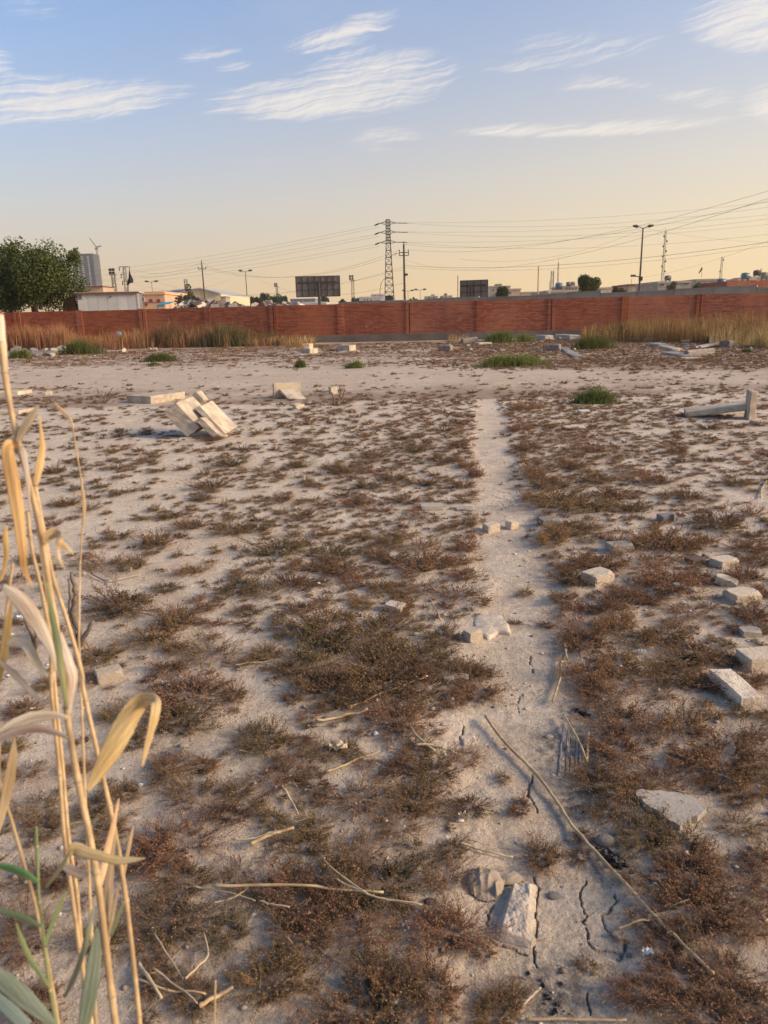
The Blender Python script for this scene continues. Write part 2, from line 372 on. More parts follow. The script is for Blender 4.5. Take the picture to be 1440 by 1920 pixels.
# ------------------------------------------------------------------ mesh helpers
class MB:
    """collects shapes in world coordinates"""
    def __init__(s): s.v, s.f = [], []
    def quad_box(s, c8):
        k = len(s.v); s.v += [Vector(p) for p in c8]
        for q in ((0, 3, 2, 1), (4, 5, 6, 7), (0, 1, 5, 4), (1, 2, 6, 5), (2, 3, 7, 6), (3, 0, 4, 7)): s.f.append([k + i for i in q])
        return s
    def box(s, x0, x1, y0, y1, z0, z1):
        return s.quad_box([(x0, y0, z0), (x1, y0, z0), (x1, y1, z0), (x0, y1, z0), (x0, y0, z1), (x1, y0, z1), (x1, y1, z1), (x0, y1, z1)])
    def obox(s, o, a, b, c):
        """box from corner o along vectors a, b, c"""
        o, a, b, c = Vector(o), Vector(a), Vector(b), Vector(c)
        return s.quad_box([o, o + a, o + a + b, o + b, o + c, o + a + c, o + a + b + c, o + b + c])
    def tube(s, pts, rad, n=6, caps=True):
        pts = [Vector(p) for p in pts]
        rad = rad if isinstance(rad, (list, tuple)) else [rad] * len(pts)
        k = len(s.v); up = Vector((0, 0, 1)); prev = None
        for i, p in enumerate(pts):
            d = (pts[min(i + 1, len(pts) - 1)] - pts[max(i - 1, 0)]).normalized()
            if prev is None:
                a = d.cross(up if abs(d.z) < .9 else Vector((1, 0, 0))).normalized()
            else:
                a = (prev - d * prev.dot(d)).normalized()
            prev = a; b = d.cross(a)
            for j in range(n):
                th = 2 * math.pi * j / n
                s.v.append(p + (a * math.cos(th) + b * math.sin(th)) * rad[i])
        for i in range(len(pts) - 1):
            for j in range(n):
                s.f.append([k + i * n + j, k + i * n + (j + 1) % n, k + (i + 1) * n + (j + 1) % n, k + (i + 1) * n + j])
        if caps:
            s.f.append([k + j for j in range(n)][::-1]); s.f.append([k + (len(pts) - 1) * n + j for j in range(n)])
        return s
    def bar(s, p, q, r, n=4): return s.tube([p, q], r, n)
    def prism(s, pts, dz):
        k = len(s.v); n = len(pts); dz = Vector(dz)
        s.v += [Vector(p) for p in pts] + [Vector(p) + dz for p in pts]
        s.f.append(list(range(k, k + n))[::-1]); s.f.append(list(range(k + n, k + 2 * n)))
        for i in range(n): s.f.append([k + i, k + (i + 1) % n, k + n + (i + 1) % n, k + n + i])
        return s
    def blob(s, c, rx, ry, rz, n=8, m=5):
        k = len(s.v); c = Vector(c)
        for i in range(m + 1):
            ph = math.pi * i / m
            for j in range(n):
                th = 2 * math.pi * j / n
                s.v.append(c + Vector((rx * math.sin(ph) * math.cos(th), ry * math.sin(ph) * math.sin(th), rz * math.cos(ph))))
        for i in range(m):
            for j in range(n):
                s.f.append([k + i * n + j, k + (i + 1) * n + j, k + (i + 1) * n + (j + 1) % n, k + i * n + (j + 1) % n])
        return s
def tag(o, label=None, cat=None, group=None, kind=None):
    for k, v in (('label', label), ('category', cat), ('group', group), ('kind', kind)):
        if v: o[k] = v
    return o
def thing(name, loc, label, cat, group=None):
    o = bpy.data.objects.new(name, None); COL.objects.link(o); o.location = loc
    o.empty_display_size = .2
    return tag(o, label, cat, group)
def obj(name, mb, material, parent=None, origin=None, label=None, cat=None, group=None, kind=None, smooth=False, bev=0.0):
    org = Vector(origin) if origin is not None else (root_loc(parent) if parent else Vector((0, 0, 0)))
    me = bpy.data.meshes.new(name)
    me.from_pydata([tuple(v - org) for v in mb.v], [], mb.f)
    if bev:
        bm = bmesh.new(); bm.from_mesh(me)
        bmesh.ops.recalc_face_normals(bm, faces=bm.faces)
        bmesh.ops.bevel(bm, geom=bm.edges[:], offset=bev, segments=1, affect='EDGES', clamp_overlap=True)
        bm.to_mesh(me); bm.free()
    else:
        bm = bmesh.new(); bm.from_mesh(me); bmesh.ops.recalc_face_normals(bm, faces=bm.faces); bm.to_mesh(me); bm.free()
    if smooth: me.polygons.foreach_set('use_smooth', [True] * len(me.polygons))
    me.materials.append(MAT[material] if isinstance(material, str) else material)
    o = bpy.data.objects.new(name, me); COL.objects.link(o)
    if parent: o.parent = parent
    else: o.location = org
    return tag(o, label, cat, group, kind)
def root_loc(o):
    l = Vector((0, 0, 0))
    while o: l = l + o.location; o = o.parent
    return l
def np_mesh(name, V, T, material, col=None, smooth=False):
    """triangle mesh from numpy arrays, optional colour for each vertex"""
    me = bpy.data.meshes.new(name)
    nV, nT = len(V), len(T); k = T.shape[1]
    me.vertices.add(nV); me.vertices.foreach_set('co', np.ascontiguousarray(V, np.float32).ravel())
    me.loops.add(nT * k); me.loops.foreach_set('vertex_index', np.ascontiguousarray(T, np.int32).ravel())
    me.polygons.add(nT); me.polygons.foreach_set('loop_start', np.arange(0, nT * k, k, dtype=np.int32))
    if smooth: me.polygons.foreach_set('use_smooth', np.ones(nT, bool))
    me.update(calc_edges=True)
    if col is not None:
        at = me.color_attributes.new('Col', 'FLOAT_COLOR', 'POINT')
        c4 = np.ones((nV, 4), np.float32); c4[:, :3] = col
        at.data.foreach_set('color', c4.ravel())
    me.materials.append(MAT[material])
    return me
def link(name, me, loc=(0, 0, 0), rotz=0.0, scale=(1, 1, 1), parent=None, **kw):
    o = bpy.data.objects.new(name, me); COL.objects.link(o)
    o.location = loc; o.rotation_euler = (0, 0, rotz); o.scale = scale
    if parent: o.parent = parent
    return tag(o, **kw)
ORD = 'first second third fourth fifth sixth seventh eighth ninth tenth eleventh twelfth thirteenth fourteenth fifteenth sixteenth seventeenth eighteenth nineteenth twentieth'.split()
def ordinal(i):
    if i < 20: return ORD[i]
    if i < 29: return 'twenty-' + ORD[i - 20]
    if i == 29: return 'thirtieth'
    if i < 39: return 'thirty-' + ORD[i - 30]
    if i == 39: return 'fortieth'
    return 'forty-' + ORD[i - 40] if i < 49 else 'fiftieth'

# ------------------------------------------------------------------ where the low shrubs stand (pixel x, y, width, o = olive / r = rust / m = mixed)
SHRUBS = '''547,1313,45,m 620,1323,60,r 500,1387,90,m 612,1410,70,o 655,1408,55,o 563,1430,100,m 520,1453,110,m 590,1467,70,o 747,1347,100,r 763,1320,90,m
630,1287,120,m 897,1290,80,m 733,1380,50,r 873,1413,70,r 747,1440,70,m 813,1447,90,m 667,1493,110,r 780,1497,110,r 880,1510,70,o 753,1533,120,r 590,1553,70,m
513,1540,70,m 680,1590,140,m 580,1580,80,r 713,1647,160,o 613,1640,130,r 830,1633,100,r 563,1680,140,r 647,1730,170,m 780,1730,160,r 847,1735,120,r 563,1750,120,m
847,1590,60,o 497,1663,70,m 513,1830,130,r 680,1880,180,m 730,1830,140,m 813,1847,120,r 930,1880,100,r 905,1773,50,r 943,1453,35,m 333,1347,120,o 383,1437,60,r
367,1480,140,m 67,1507,90,m 83,1545,80,m 333,1570,160,r 283,1597,120,m 317,1713,150,o 350,1647,100,m 283,1763,110,o 450,1485,60,m 450,1640,80,m 427,1740,90,o
300,1830,90,m 50,1730,120,m 33,1773,100,m 367,1863,90,m 467,1387,90,m 50,1447,60,m 1167,1347,110,o 1127,1300,100,r 1160,1397,120,r 1120,1460,110,r 1237,1463,130,r
1280,1350,120,r 1360,1413,150,r 1420,1463,110,r 1193,1475,90,r 1017,1597,80,m 975,1507,55,r 1203,1557,110,m 1277,1585,130,m 1293,1640,120,r 1360,1620,90,r 1303,1697,160,r
1393,1717,140,r 1420,1613,80,r 1243,1763,90,r 1100,1800,45,m 1200,1853,100,r 1277,1830,110,r 1360,1813,150,o 1320,1897,140,r 1410,1880,150,r 955,1857,70,r
523,1023,90,o 570,962,45,o 670,1003,60,r 623,1033,80,o 733,1007,60,r 790,1017,75,m 873,1020,60,m 733,1047,60,r 797,1050,100,m 862,1050,50,r 597,1057,80,m 640,1062,80,m
547,1090,70,m 493,1103,80,o 797,1097,70,m 857,1107,90,m 872,1077,55,m 713,1100,60,m 750,1113,50,r 567,1140,60,m 680,1133,50,r 720,1173,100,o 527,1173,70,m 613,1177,130,m
597,1213,120,o 830,1193,80,m 713,1213,90,m 797,1226,110,m 497,1227,70,m 547,1253,80,m 707,1247,120,m 873,1247,90,m 597,1277,110,m 713,1277,150,m 797,1277,120,m 902,1257,55,m
667,940,50,m 763,930,60,m 872,933,40,m 868,977,60,r 783,963,45,m 1043,927,120,r 1100,943,100,r 1187,950,60,m 1070,987,90,r 1033,1007,80,r 1103,983,60,r 1153,1013,50,m
1343,977,90,m 1237,1013,100,r 1280,1020,80,r 1227,1047,90,r 1410,1027,70,r 1423,1053,60,r 1070,1080,80,r 1127,1053,90,r 985,1107,40,m 1057,1123,55,m 1253,1087,110,r
1317,1083,70,m 1393,1080,70,r 1160,1127,80,m 1100,1167,120,r 1160,1163,80,r 1293,1140,80,r 1023,1167,35,m 968,1163,30,r 1093,1197,100,r 1243,1187,90,r 1193,1193,100,r
1410,1150,80,r 1313,1220,90,r 1277,1233,90,m 1360,1233,70,m 1160,1240,90,r 1103,1257,90,r 1260,1263,110,r 1160,1273,100,r 1110,1290,70,r 1327,1277,80,r 1400,1275,70,r
290,857,30,o 223,877,40,o 297,882,40,o 193,913,35,o 217,927,35,o 143,917,35,o 127,943,50,m 170,950,50,m 100,983,35,m 290,953,35,o 267,970,40,m 320,963,50,m 393,907,60,o
377,930,50,o 360,983,55,m 433,987,70,o 220,1003,50,m 290,1013,70,m 180,1023,40,m 340,1003,35,m 200,1053,100,m 250,1057,60,m 360,1067,60,r 333,1040,30,m 447,1100,80,o
233,1127,110,o 310,1103,50,o 193,1155,60,o 333,1157,90,m 293,1180,110,m 393,1220,110,m 187,1230,70,m 320,1253,60,m 350,1293,150,m 167,1267,60,r 283,1273,40,o 467,1240,40,m
430,868,55,o 40,905,40,o 20,920,45,o 60,1050,50,m 30,1085,60,m 90,1180,60,m 45,1330,70,m 215,1340,60,m 20,1400,60,m 150,1440,60,r 120,1640,80,m 200,1560,90,r 190,1760,90,m 60,1640,80,m
985,760,50,r 975,800,55,r 990,835,60,r 1010,870,80,r 1030,900,90,r 1075,870,70,r 1120,895,70,r 1060,820,60,m 1110,840,60,r 1170,880,60,m 1230,900,60,m 1150,925,60,r 1290,930,60,m 1380,905,60,m 1410,960,60,m
870,790,40,r 862,830,45,r 875,870,45,r 870,905,45,r 830,860,50,m 800,900,50,r 780,840,45,m 740,890,55,m 700,850,50,m 690,905,55,m 640,880,50,m 640,925,40,o 590,905,45,m 560,870,45,m 530,930,50,m 480,985,60,o'''
rows_y = np.array([600, 645, 685, 698, 716, 735, 760, 820, 900, 1000, 1100, 1300, 1500, 1950.])
cols_x = np.array([-300, 200, 400, 600, 800, 890, 1000, 1100, 1250, 1700.])
DENS = np.array([
    [.75, .7, .65, .6, .6, .85, .95, .95, .95, .95], [.65, .6, .6, .55, .55, .85, 1, 1, 1, 1], [.45, .42, .4, .36, .38, .6, .8, .85, .85, .85],
    [.03, .03, .03, .03, .04, .05, .1, .15, .25, .35], [.06, .05, .05, .08, .16, .25, .3, .3, .35, .4], [.4, .4, .4, .45, .5, .6, .7, .6, .6, .6],
    [.5, .45, .5, .55, .7, .75, .95, .85, .55, .5], [.5, .42, .45, .6, .75, .85, 1, .85, .6, .5], [.5, .45, .48, .6, .75, .85, 1, .85, .65, .55],
    [.5, .45, .5, .6, .75, .8, .95, .85, .7, .7], [.4, .45, .55, .7, .75, .7, .8, .8, .75, .65], [.4, .5, .55, .8, .85, .7, .85, .85, .7, .7],
    [.6, .6, .6, .8, .9, .8, .6, .7, .85, .85], [.7, .6, .6, .8, .9, .8, .5, .6, .9, .9]])
def dens_at(px, py):
    px, py = np.clip(px, cols_x[0], cols_x[-1] - .01), np.clip(py, rows_y[0], rows_y[-1] - .01)
    i = np.clip(np.searchsorted(rows_y, py, 'right') - 1, 0, len(rows_y) - 2); j = np.clip(np.searchsorted(cols_x, px, 'right') - 1, 0, len(cols_x) - 2)
    a = (py - rows_y[i]) / (rows_y[i + 1] - rows_y[i]); b = (px - cols_x[j]) / (cols_x[j + 1] - cols_x[j])
    return (DENS[i, j] * (1 - b) + DENS[i, j + 1] * b) * (1 - a) + (DENS[i + 1, j] * (1 - b) + DENS[i + 1, j + 1] * b) * a

plants = []        # x, y, diameter, rust share
for tok in SHRUBS.split():
    a, b, w, c = tok.split(','); a, b, w = float(a), float(b), float(w)
    g = G(a, b + w * .14); D = w * 1.12 * depth_at(a, b + w * .14) / F
    plants.append((g.x, g.y, D, {'o': .22, 'm': .55, 'r': .85}[c] + rnd.uniform(-.08, .08)))
n_named = len(plants)
KEEP_CLEAR = [(G(a, b).x, G(a, b).y, r) for a, b, r in ((963, 1715, .17), (920, 1650, .1), (1255, 1525, .19), (1060, 1400, .13), (920, 1178, .16), (1120, 1088, .12), (1378, 1300, .17),
              (1420, 1245, .15), (1390, 1122, .1), (375, 800, .5), (290, 745, .6), (545, 735, .5), (1350, 770, .6), (921, 985, .08), (958, 980, .07), (885, 1200, .07), (1150, 1605, .1), (1085, 1325, .06))]
def clear(x, y): return all((x - a) ** 2 + (y - b) ** 2 > r * r for a, b, r in KEEP_CLEAR)
grid = {}
def taken(x, y, D, k=.42):
    ci, cj = int(x / .3), int(y / .3)
    for i in range(ci - 1, ci + 2):
        for j in range(cj - 1, cj + 2):
            for (a, b, d) in grid.get((i, j), ()):
                if (a - x) ** 2 + (b - y) ** 2 < (k * (d + D)) ** 2: return True
    return False
def occupy(x, y, D): grid.setdefault((int(x / .3), int(y / .3)), []).append((x, y, D))
for x, y, D, t_ in plants: occupy(x, y, D)
NC = 90000
rr = np.sqrt(rng.uniform(1.05 ** 2, 41.0 ** 2, NC)); aa = rng.uniform(R(-41), R(41), NC)
extra_r = rng.uniform(1.05, 14, 11000); extra_a = rng.uniform(R(-41), R(41), 11000)
rr, aa = np.concatenate([extra_r, rr]), np.concatenate([extra_a, aa])
cx, cy = rr * np.sin(aa), rr * np.cos(aa)
cpx, cpy, _ = proj(cx, cy)
clus = fbm(cx / .75, cy / .75, 3, 77) + .5
farc = fbm(cx / 2.4, cy / 1.2, 3, 99) + .5
dd = dens_at(cpx, cpy)
wall_y = 43.7 - .12 * cx
near_w = np.clip((rr - 7) / 8, 0, 1)
cl = clus * (1 - near_w) + (.45 * clus + .55 * farc) * near_w
pr = np.clip((cl - (1 - dd) * .78 - .06) / .22, 0, 1) * (1 - path_mask(cx, cy)) * (cy < wall_y - .8)
base_p = np.where(rr > 5, np.where(rr > 13, .26, .34), .24) * dd ** 1.2 * (cy < wall_y - .8) * (1 - .96 * path_mask(cx, cy))
pr = np.maximum(pr, base_p)
PM = path_mask(cx, cy)
sel = np.nonzero(rng.uniform(0, 1, len(rr)) < pr)[0]
for i in sel:
    x, y, r = float(cx[i]), float(cy[i]), float(rr[i])
    px, py = float(cpx[i]), float(cpy[i])
    infr = -40 < px < 1480
    if r < 7: D = rnd.choice([.05, .06, .08, .10, .13, .16]) * rnd.uniform(.8, 1.2)
    else: D = min(.36, rnd.lognormvariate(math.log(.125), .45)) * (1 + max(0, r - 18) * .012)
    if PM[i] > .3: D = min(D, .08)
    if taken(x, y, D, .36) or not clear(x, y): continue
    occupy(x, y, D)
    left = min(max((900 - px) / 700, 0), 1)
    plants.append((x, y, D, min(.95, max(.08, .80 - .34 * left * (1 if py > 690 else .5) + rnd.gauss(0, .14)))))
for x, y, D, t_ in plants:
    if y < 24: splat(x, y, D * .55)

# ------------------------------------------------------------------ ground: one sheet out to the horizon, with path, relief and cracks
CRACKS = [[(1100, 1647), (1090, 1663), (1092, 1697), (1098, 1723), (1103, 1753), (1113, 1772), (1137, 1773), (1160, 1780)], [(1153, 1677), (1148, 1700), (1133, 1713), (1137, 1737), (1143, 1747)],
          [(1170, 1760), (1163, 1797)], [(1012, 1655), (1003, 1700), (1005, 1723), (1001, 1760), (1002, 1790), (1006, 1800)], [(1103, 1853), (1108, 1880), (1105, 1897)],
          [(980, 1300), (968, 1313), (973, 1333)], [(993, 1227), (1000, 1257)], [(925, 1690), (912, 1708), (915, 1727)], [(918, 1757), (945, 1768), (990, 1780)], [(1180, 1778), (1225, 1790)],
          [(870, 1360), (862, 1385)], [(1000, 1640), (1012, 1655)], [(1000, 1450), (990, 1485), (1005, 1520)]]
def build_ground():
    az = [R(-180) + R(3) * i for i in range(46)]
    az += list(np.arange(R(-42), R(3), .0042)) + list(np.arange(R(3), R(20), .0015)) + list(np.arange(R(20), R(42), .0042))
    az += [R(42) + R(3) * i for i in range(1, 46)]
    az = np.array(az)
    r = list(np.linspace(.15, 1.3, 22)); k = 1.3
    while k < 5000:
        k *= 1.0019 if k < 2.3 else 1.005 if k < 8 else 1.01 if k < 60 else 1.22
        r.append(k)
    r = np.array(r)
    Rr, A = np.meshgrid(r, az, indexing='ij')
    X, Y = Rr * np.sin(A), Rr * np.cos(A)
    Z = ground_h(X, Y)
    nearm = Rr < 6
    Z = Z + np.where(nearm, .007 * fbm(X / .05, Y / .05, 3, 55) * (1 - .3 * path_mask(X, Y)), 0)
    Z = Z + np.where(Rr < 3.2, .004 * fbm(X / .018, Y / .018, 2, 65), 0)
    m = (Rr < 4.5) & (A > R(2)) & (A < R(21))
    xs, ys = X[m], Y[m]
    jx = xs + .022 * fbm(xs / .022, ys / .022, 3, 201); jy = ys + .022 * fbm(xs / .022, ys / .022, 3, 301)
    dep = np.zeros_like(xs)
    for cr in CRACKS:
        pts = [G(*p) for p in cr]
        for p, q in zip(pts[:-1], pts[1:]):
            dx, dy = q.x - p.x, q.y - p.y; L2 = dx * dx + dy * dy
            tt = np.clip(((jx - p.x) * dx + (jy - p.y) * dy) / L2, 0, 1)
            d = np.hypot(jx - p.x - tt * dx, jy - p.y - tt * dy)
            dep = np.maximum(dep, np.clip(1 - d / (.0024 * (.6 + .8 * vnoise(jx * 60, jy * 60, 71))), 0, 1))
    zz = Z[m]; zz -= .022 * dep ** .5; Z[m] = zz
    nr, na = X.shape
    idx = np.arange(nr * na).reshape(nr, na)
    j1 = np.roll(np.arange(na), -1)
    q = np.stack([idx[:-1, :], idx[:-1, j1], idx[1:, j1], idx[1:, :]], -1).reshape(-1, 4)[:, ::-1]
    V = np.stack([X, Y, Z], -1).reshape(-1, 3)
    V = np.concatenate([V, [[0, 0, Z[0].mean()]]]); c = len(V) - 1
    me = np_mesh('ground', V, q, 'soil', smooth=True)
    at = me.color_attributes.new('litter', 'FLOAT_COLOR', 'POINT')
    lit = litter(V[:, 0], V[:, 1])
    gp = [(1145, 1605, .13), (1085, 1330, .08), (1060, 1400, .16), (1035, 1860, .12), (690, 1352, .05), (1080, 1510, .10), (330, 1418, .08), (1365, 1690, .05)]
    ash = np.zeros(len(V))
    for a, b, s_ in gp:
        g = G(a, b); ash = np.maximum(ash, np.exp(-((V[:, 0] - g.x) ** 2 + (V[:, 1] - g.y) ** 2) / (s_ * s_)))
    # the far field carries its own brown carpet of dry ground cover between the stones
    px, py, dz = proj(V[:, 0], V[:, 1])
    far = (V[:, 1] > 14) & (V[:, 1] < 46) & (np.abs(V[:, 0]) < 40)
    carpet = np.where(far, np.clip((dens_at(px, py) - .12) * 2.2, 0, 1.0) * np.clip(2.2 * fbm(V[:, 0] / 1.5, V[:, 1] / 1.0, 4, 44) + .9, .15, 1.2), 0)
    lit = np.maximum(lit, np.clip(carpet, 0, .9)); lit = np.maximum(lit, np.where(far, .30 + .25 * fbm(V[:, 0] / .9, V[:, 1] / .6, 3, 45), 0))
    c4 = np.zeros((len(V), 4), np.float32); c4[:, 0], c4[:, 1], c4[:, 3] = lit, ash, 1
    at.data.foreach_set('color', c4.ravel())
    bm = bmesh.new(); bm.from_mesh(me); bm.verts.ensure_lookup_table()
    for j in range(na): bm.faces.new((bm.verts[j], bm.verts[(j + 1) % na], bm.verts[c])).smooth = True
    bmesh.ops.recalc_face_normals(bm, faces=bm.faces)
    bm.to_mesh(me); bm.free()
    return link('ground', me, kind='structure', label='dusty pinkish tan ground with a trodden path and dry cracks')
build_ground()

# ------------------------------------------------------------------ brick boundary wall
WT = Vector((1, -.12, 0)).normalized(); WN = Vector((-WT.y * -1, -WT.x, 0)); WN = Vector((WT.y, -WT.x, 0))   # WN faces the camera
def wallp(s, off=0.0, z=0.0):
    return Vector((1.72, 43.7 - .12 * 1.72, 0)) + WT * s + WN * off + Vector((0, 0, z))
def wall_run(name, p0, p1, label, joints):
    """panels between pilasters on a concrete foundation; joints = distances of pilasters from p0"""
    d = (p1 - p0); L = d.length; d.normalize(); n = Vector((d.y, -d.x, 0))
    root = thing(name, p0, label, 'wall')
    def seg(a, b, o0, o1, z0, z1): return MB().obox(p0 + d * a + n * o0 + Vector((0, 0, z0)), d * (b - a), n * (o1 - o0), Vector((0, 0, z1 - z0)))
    obj('foundation', seg(0, L, -.2, .06, -.25, .40), 'foundation', root, bev=.01)
    ks = [0.0] + list(joints) + [L]
    for i, (a, b) in enumerate(zip(ks[:-1], ks[1:])):
        h = 2.12 + (.012 if i % 2 else 0) + rnd.uniform(-.012, .012)
        w = .155
        obj('panel', seg(a + (w if i else 0), b - (w if i < len(ks) - 2 else 0), -.12, 0, .39, h), 'brick', root)
    for i, a in enumerate(joints):
        h = 2.15 + rnd.uniform(-.012, .012)
        if i % 2 == joints_double:
            obj('pilaster', seg(a - .21, a - .025, -.14, .05, .38, h), 'brick', root); obj('pilaster', seg(a + .025, a + .21, -.14, .05, .38, h - .012), 'brick', root)
            obj('joint_filler', seg(a - .03, a + .03, -.10, -.03, .39, h - .05), 'dark', root)
        else:
            obj('pilaster', seg(a - .19, a + .19, -.14, .05, .38, h), 'brick', root)
    return root
PANEL = 3.95
pc = P(13, 640, 46.4)
s_left = (Vector((pc.x, 43.7 - .12 * pc.x, 0)) - wallp(0)).dot(WT)
A0, A1 = wallp(s_left), wallp(PANEL * 7 + 2)
js = [k * PANEL - s_left for k in range(-8, 8) if k * PANEL - s_left > .6 and k * PANEL < PANEL * 7 + 1.5]
joints_double = [i for i, j in enumerate(js) if abs(j + s_left) < .1][0] % 2
wall_run('brick_wall', A0, A1, 'long red brick boundary wall with pilasters across the back of the lot', js)
B0 = A0 + WN * 22 - WT * 2.0
wall_run('side_brick_wall', B0 + Vector((0, 0, 0)), A0 - WN * .3 - WT * .0, 'sunlit red brick side wall meeting the long wall at the left corner', [3.9 * k for k in range(1, 6)])

# ------------------------------------------------------------------ concrete wall of cast panels behind
def back_wall():
    p, q = P(640, 640, 80.0), P(1500, 600, 52.0); p.z = q.z = 0
    q = Vector((q.x, 52.0, 0))
    d = q - p; L = d.length; d.normalize(); n = Vector((d.y, -d.x, 0))
    root = thing('concrete_wall', p, 'grey cast concrete panel wall showing above the red brick wall', 'wall')
    N = 15
    for i in range(N):
        a, b = L * i / N, L * (i + 1) / N - .04
        h = 2.66 + .05 * math.sin(i * 1.7) + (.1 if i in (9, 13) else 0)
        obj('panel', MB().obox(p + d * a, d * (b - a), n * .15, Vector((0, 0, h))), 'grey_conc', root)
        obj('coping', MB().obox(p + d * (a - .02) - n * .06 + Vector((0, 0, h)), d * (b - a + .03), n * .27, Vector((0, 0, .08))), 'grey_conc', root)
back_wall()

# ------------------------------------------------------------------ buildings beyond the wall
def rect(px0, px1, pyt, Y):
    """x range and height of something standing at distance Y whose top edge is at row pyt"""
    c = (px0 + px1) / 2
    yb = 590
    return P(px0, pyt + 15, Y).x, P(px1, pyt + 15, Y).x, P(c, pyt, Y).z
def zat(px, py, Y): return P(px, py, Y).z
def house(name, px0, px1, pyt, Y, depth, material, label, windows=(), parapet=True, door=None, extra=None, cat='building', roof_mat=None):
    x0, x1, h = rect(px0, px1, pyt, Y)
    root = thing(name, ((x0 + x1) / 2, Y, 0), label, cat)
    obj('wall', MB().box(x0, x1, Y, Y + depth, -.2, h - (.3 if parapet else 0)), material, root)
    if parapet:
        pm = MB().box(x0 - .15, x1 + .15, Y - .15, Y + depth + .15, h - .3, h - .06)
        obj('roof_slab', pm, roof_mat or 'plaster_grey', root)
        obj('parapet', MB().box(x0, x1, Y, Y + .15, h - .06, h + .02).box(x0, x0 + .15, Y + .16, Y + depth, h - .06, h + .02).box(x1 - .15, x1, Y + .16, Y + depth, h - .06, h + .02), material, root)
    for (a, b, t_, bt) in windows:
        wx0, wx1 = P(a, t_, Y).x, P(b, t_, Y).x; z1, z0 = zat(a, t_, Y), zat(a, bt, Y)
        w = obj('window', MB().box(wx0, wx1, Y - .06, Y + .04, z0, z1), 'plaster_white', root)
        obj('pane', MB().box(wx0 + .1, wx1 - .1, Y - .08, Y + .02, z0 + .08, z1 - .08), 'glass', w)
    if door:
        a, b, t_, bt, dm = door
        obj('door', MB().box(P(a, t_, Y).x, P(b, t_, Y).x, Y - .05, Y + .05, zat(a, bt, Y), zat(a, t_, Y)), dm, root)
    return root
def tank(px, py, Y, r, material, label, base_mat='steel_grey'):
    """roof water tank: lying drum on a stand, its base at row py"""
    c = P(px, py, Y); r *= .68; root = thing('water_tank', c, label, 'water tank', 'water tanks on the roofs')
    mb = MB().tube([c + Vector((-r * 1.2, 0, r * 1.2)), c + Vector((-r * 1.1, 0, r * 1.2)), c + Vector((r * 1.1, 0, r * 1.2)), c + Vector((r * 1.2, 0, r * 1.2))], [r * .7, r, r, r * .7], 12)
    obj('drum', mb, material, root, smooth=True)
    obj('stand', MB().box(c.x - r, c.x - r * .8, c.y - r * .6, c.y + r * .6, c.z - 1.6, c.z + r * .5).box(c.x + r * .8, c.x + r, c.y - r * .6, c.y + r * .6, c.z - 1.6, c.z + r * .5), base_mat, root)
    obj('lid', MB().tube([c + Vector((0, 0, r * 2.1)), c + Vector((0, 0, r * 2.35))], r * .3, 8), material, root)

# far tower block and its crane
def tower():
    Y = 1300.0
    x0, x1 = P(147, 540, Y).x, P(179, 540, Y).x; h = zat(160, 477, Y)
    root = thing('tower_block', ((x0 + x1) / 2, Y, 0), 'tall grey unfinished apartment tower rising behind the green tree', 'tower')
    obj('core', MB().box(x0, x1, Y, Y + 28, -1, h), 'tower_grey', root)
    obj('corner_fin', MB().box(x0 - 5, x0 - .01, Y - 1.2, Y + 28, -1, h + 6), 'tower_light', root)
    obj('corner_fin', MB().box(x1 + .01, x1 + 2.6, Y - 1.2, Y + 28, -1, h + 1), 'tower_light', root)
    obj('roof_slab', MB().box(x0 - .5, x1 + .5, Y - .8, Y + 28.5, h, h + 1.2), 'tower_light', root)
    obj('lift_house', MB().box(x0 - 4, x0 + 3, Y + 6, Y + 14, h + 1.2, h + 7), 'tower_light', root)
    fl = 3.04; w0 = (x1 - x0)
    win = MB().box(-1.6, 1.6, -.35, .2, 0, 1.3); slab = MB().box(x0 - (x0 + x1) / 2, x1 - (x0 + x1) / 2, -.3, .1, 0, .25)
    wm = slabm = None
    for k in range(27):
        z = h - 4.4 - k * fl
        for u in (.14, .42, .78):
            if wm is None:
                o = obj('window', win, 'tower_sky_pane', None); wm = o.data; COL.objects.unlink(o); bpy.data.objects.remove(o)
            link('window', wm, (x0 + w0 * u - (x0 + x1) / 2, 0, z), parent=root)
        if slabm is None:
            o = obj('floor_slab', slab, 'tower_light', None); slabm = o.data; COL.objects.unlink(o); bpy.data.objects.remove(o)
        link('floor_slab', slabm, (0, 0, z - 1.0), parent=root)
tower()

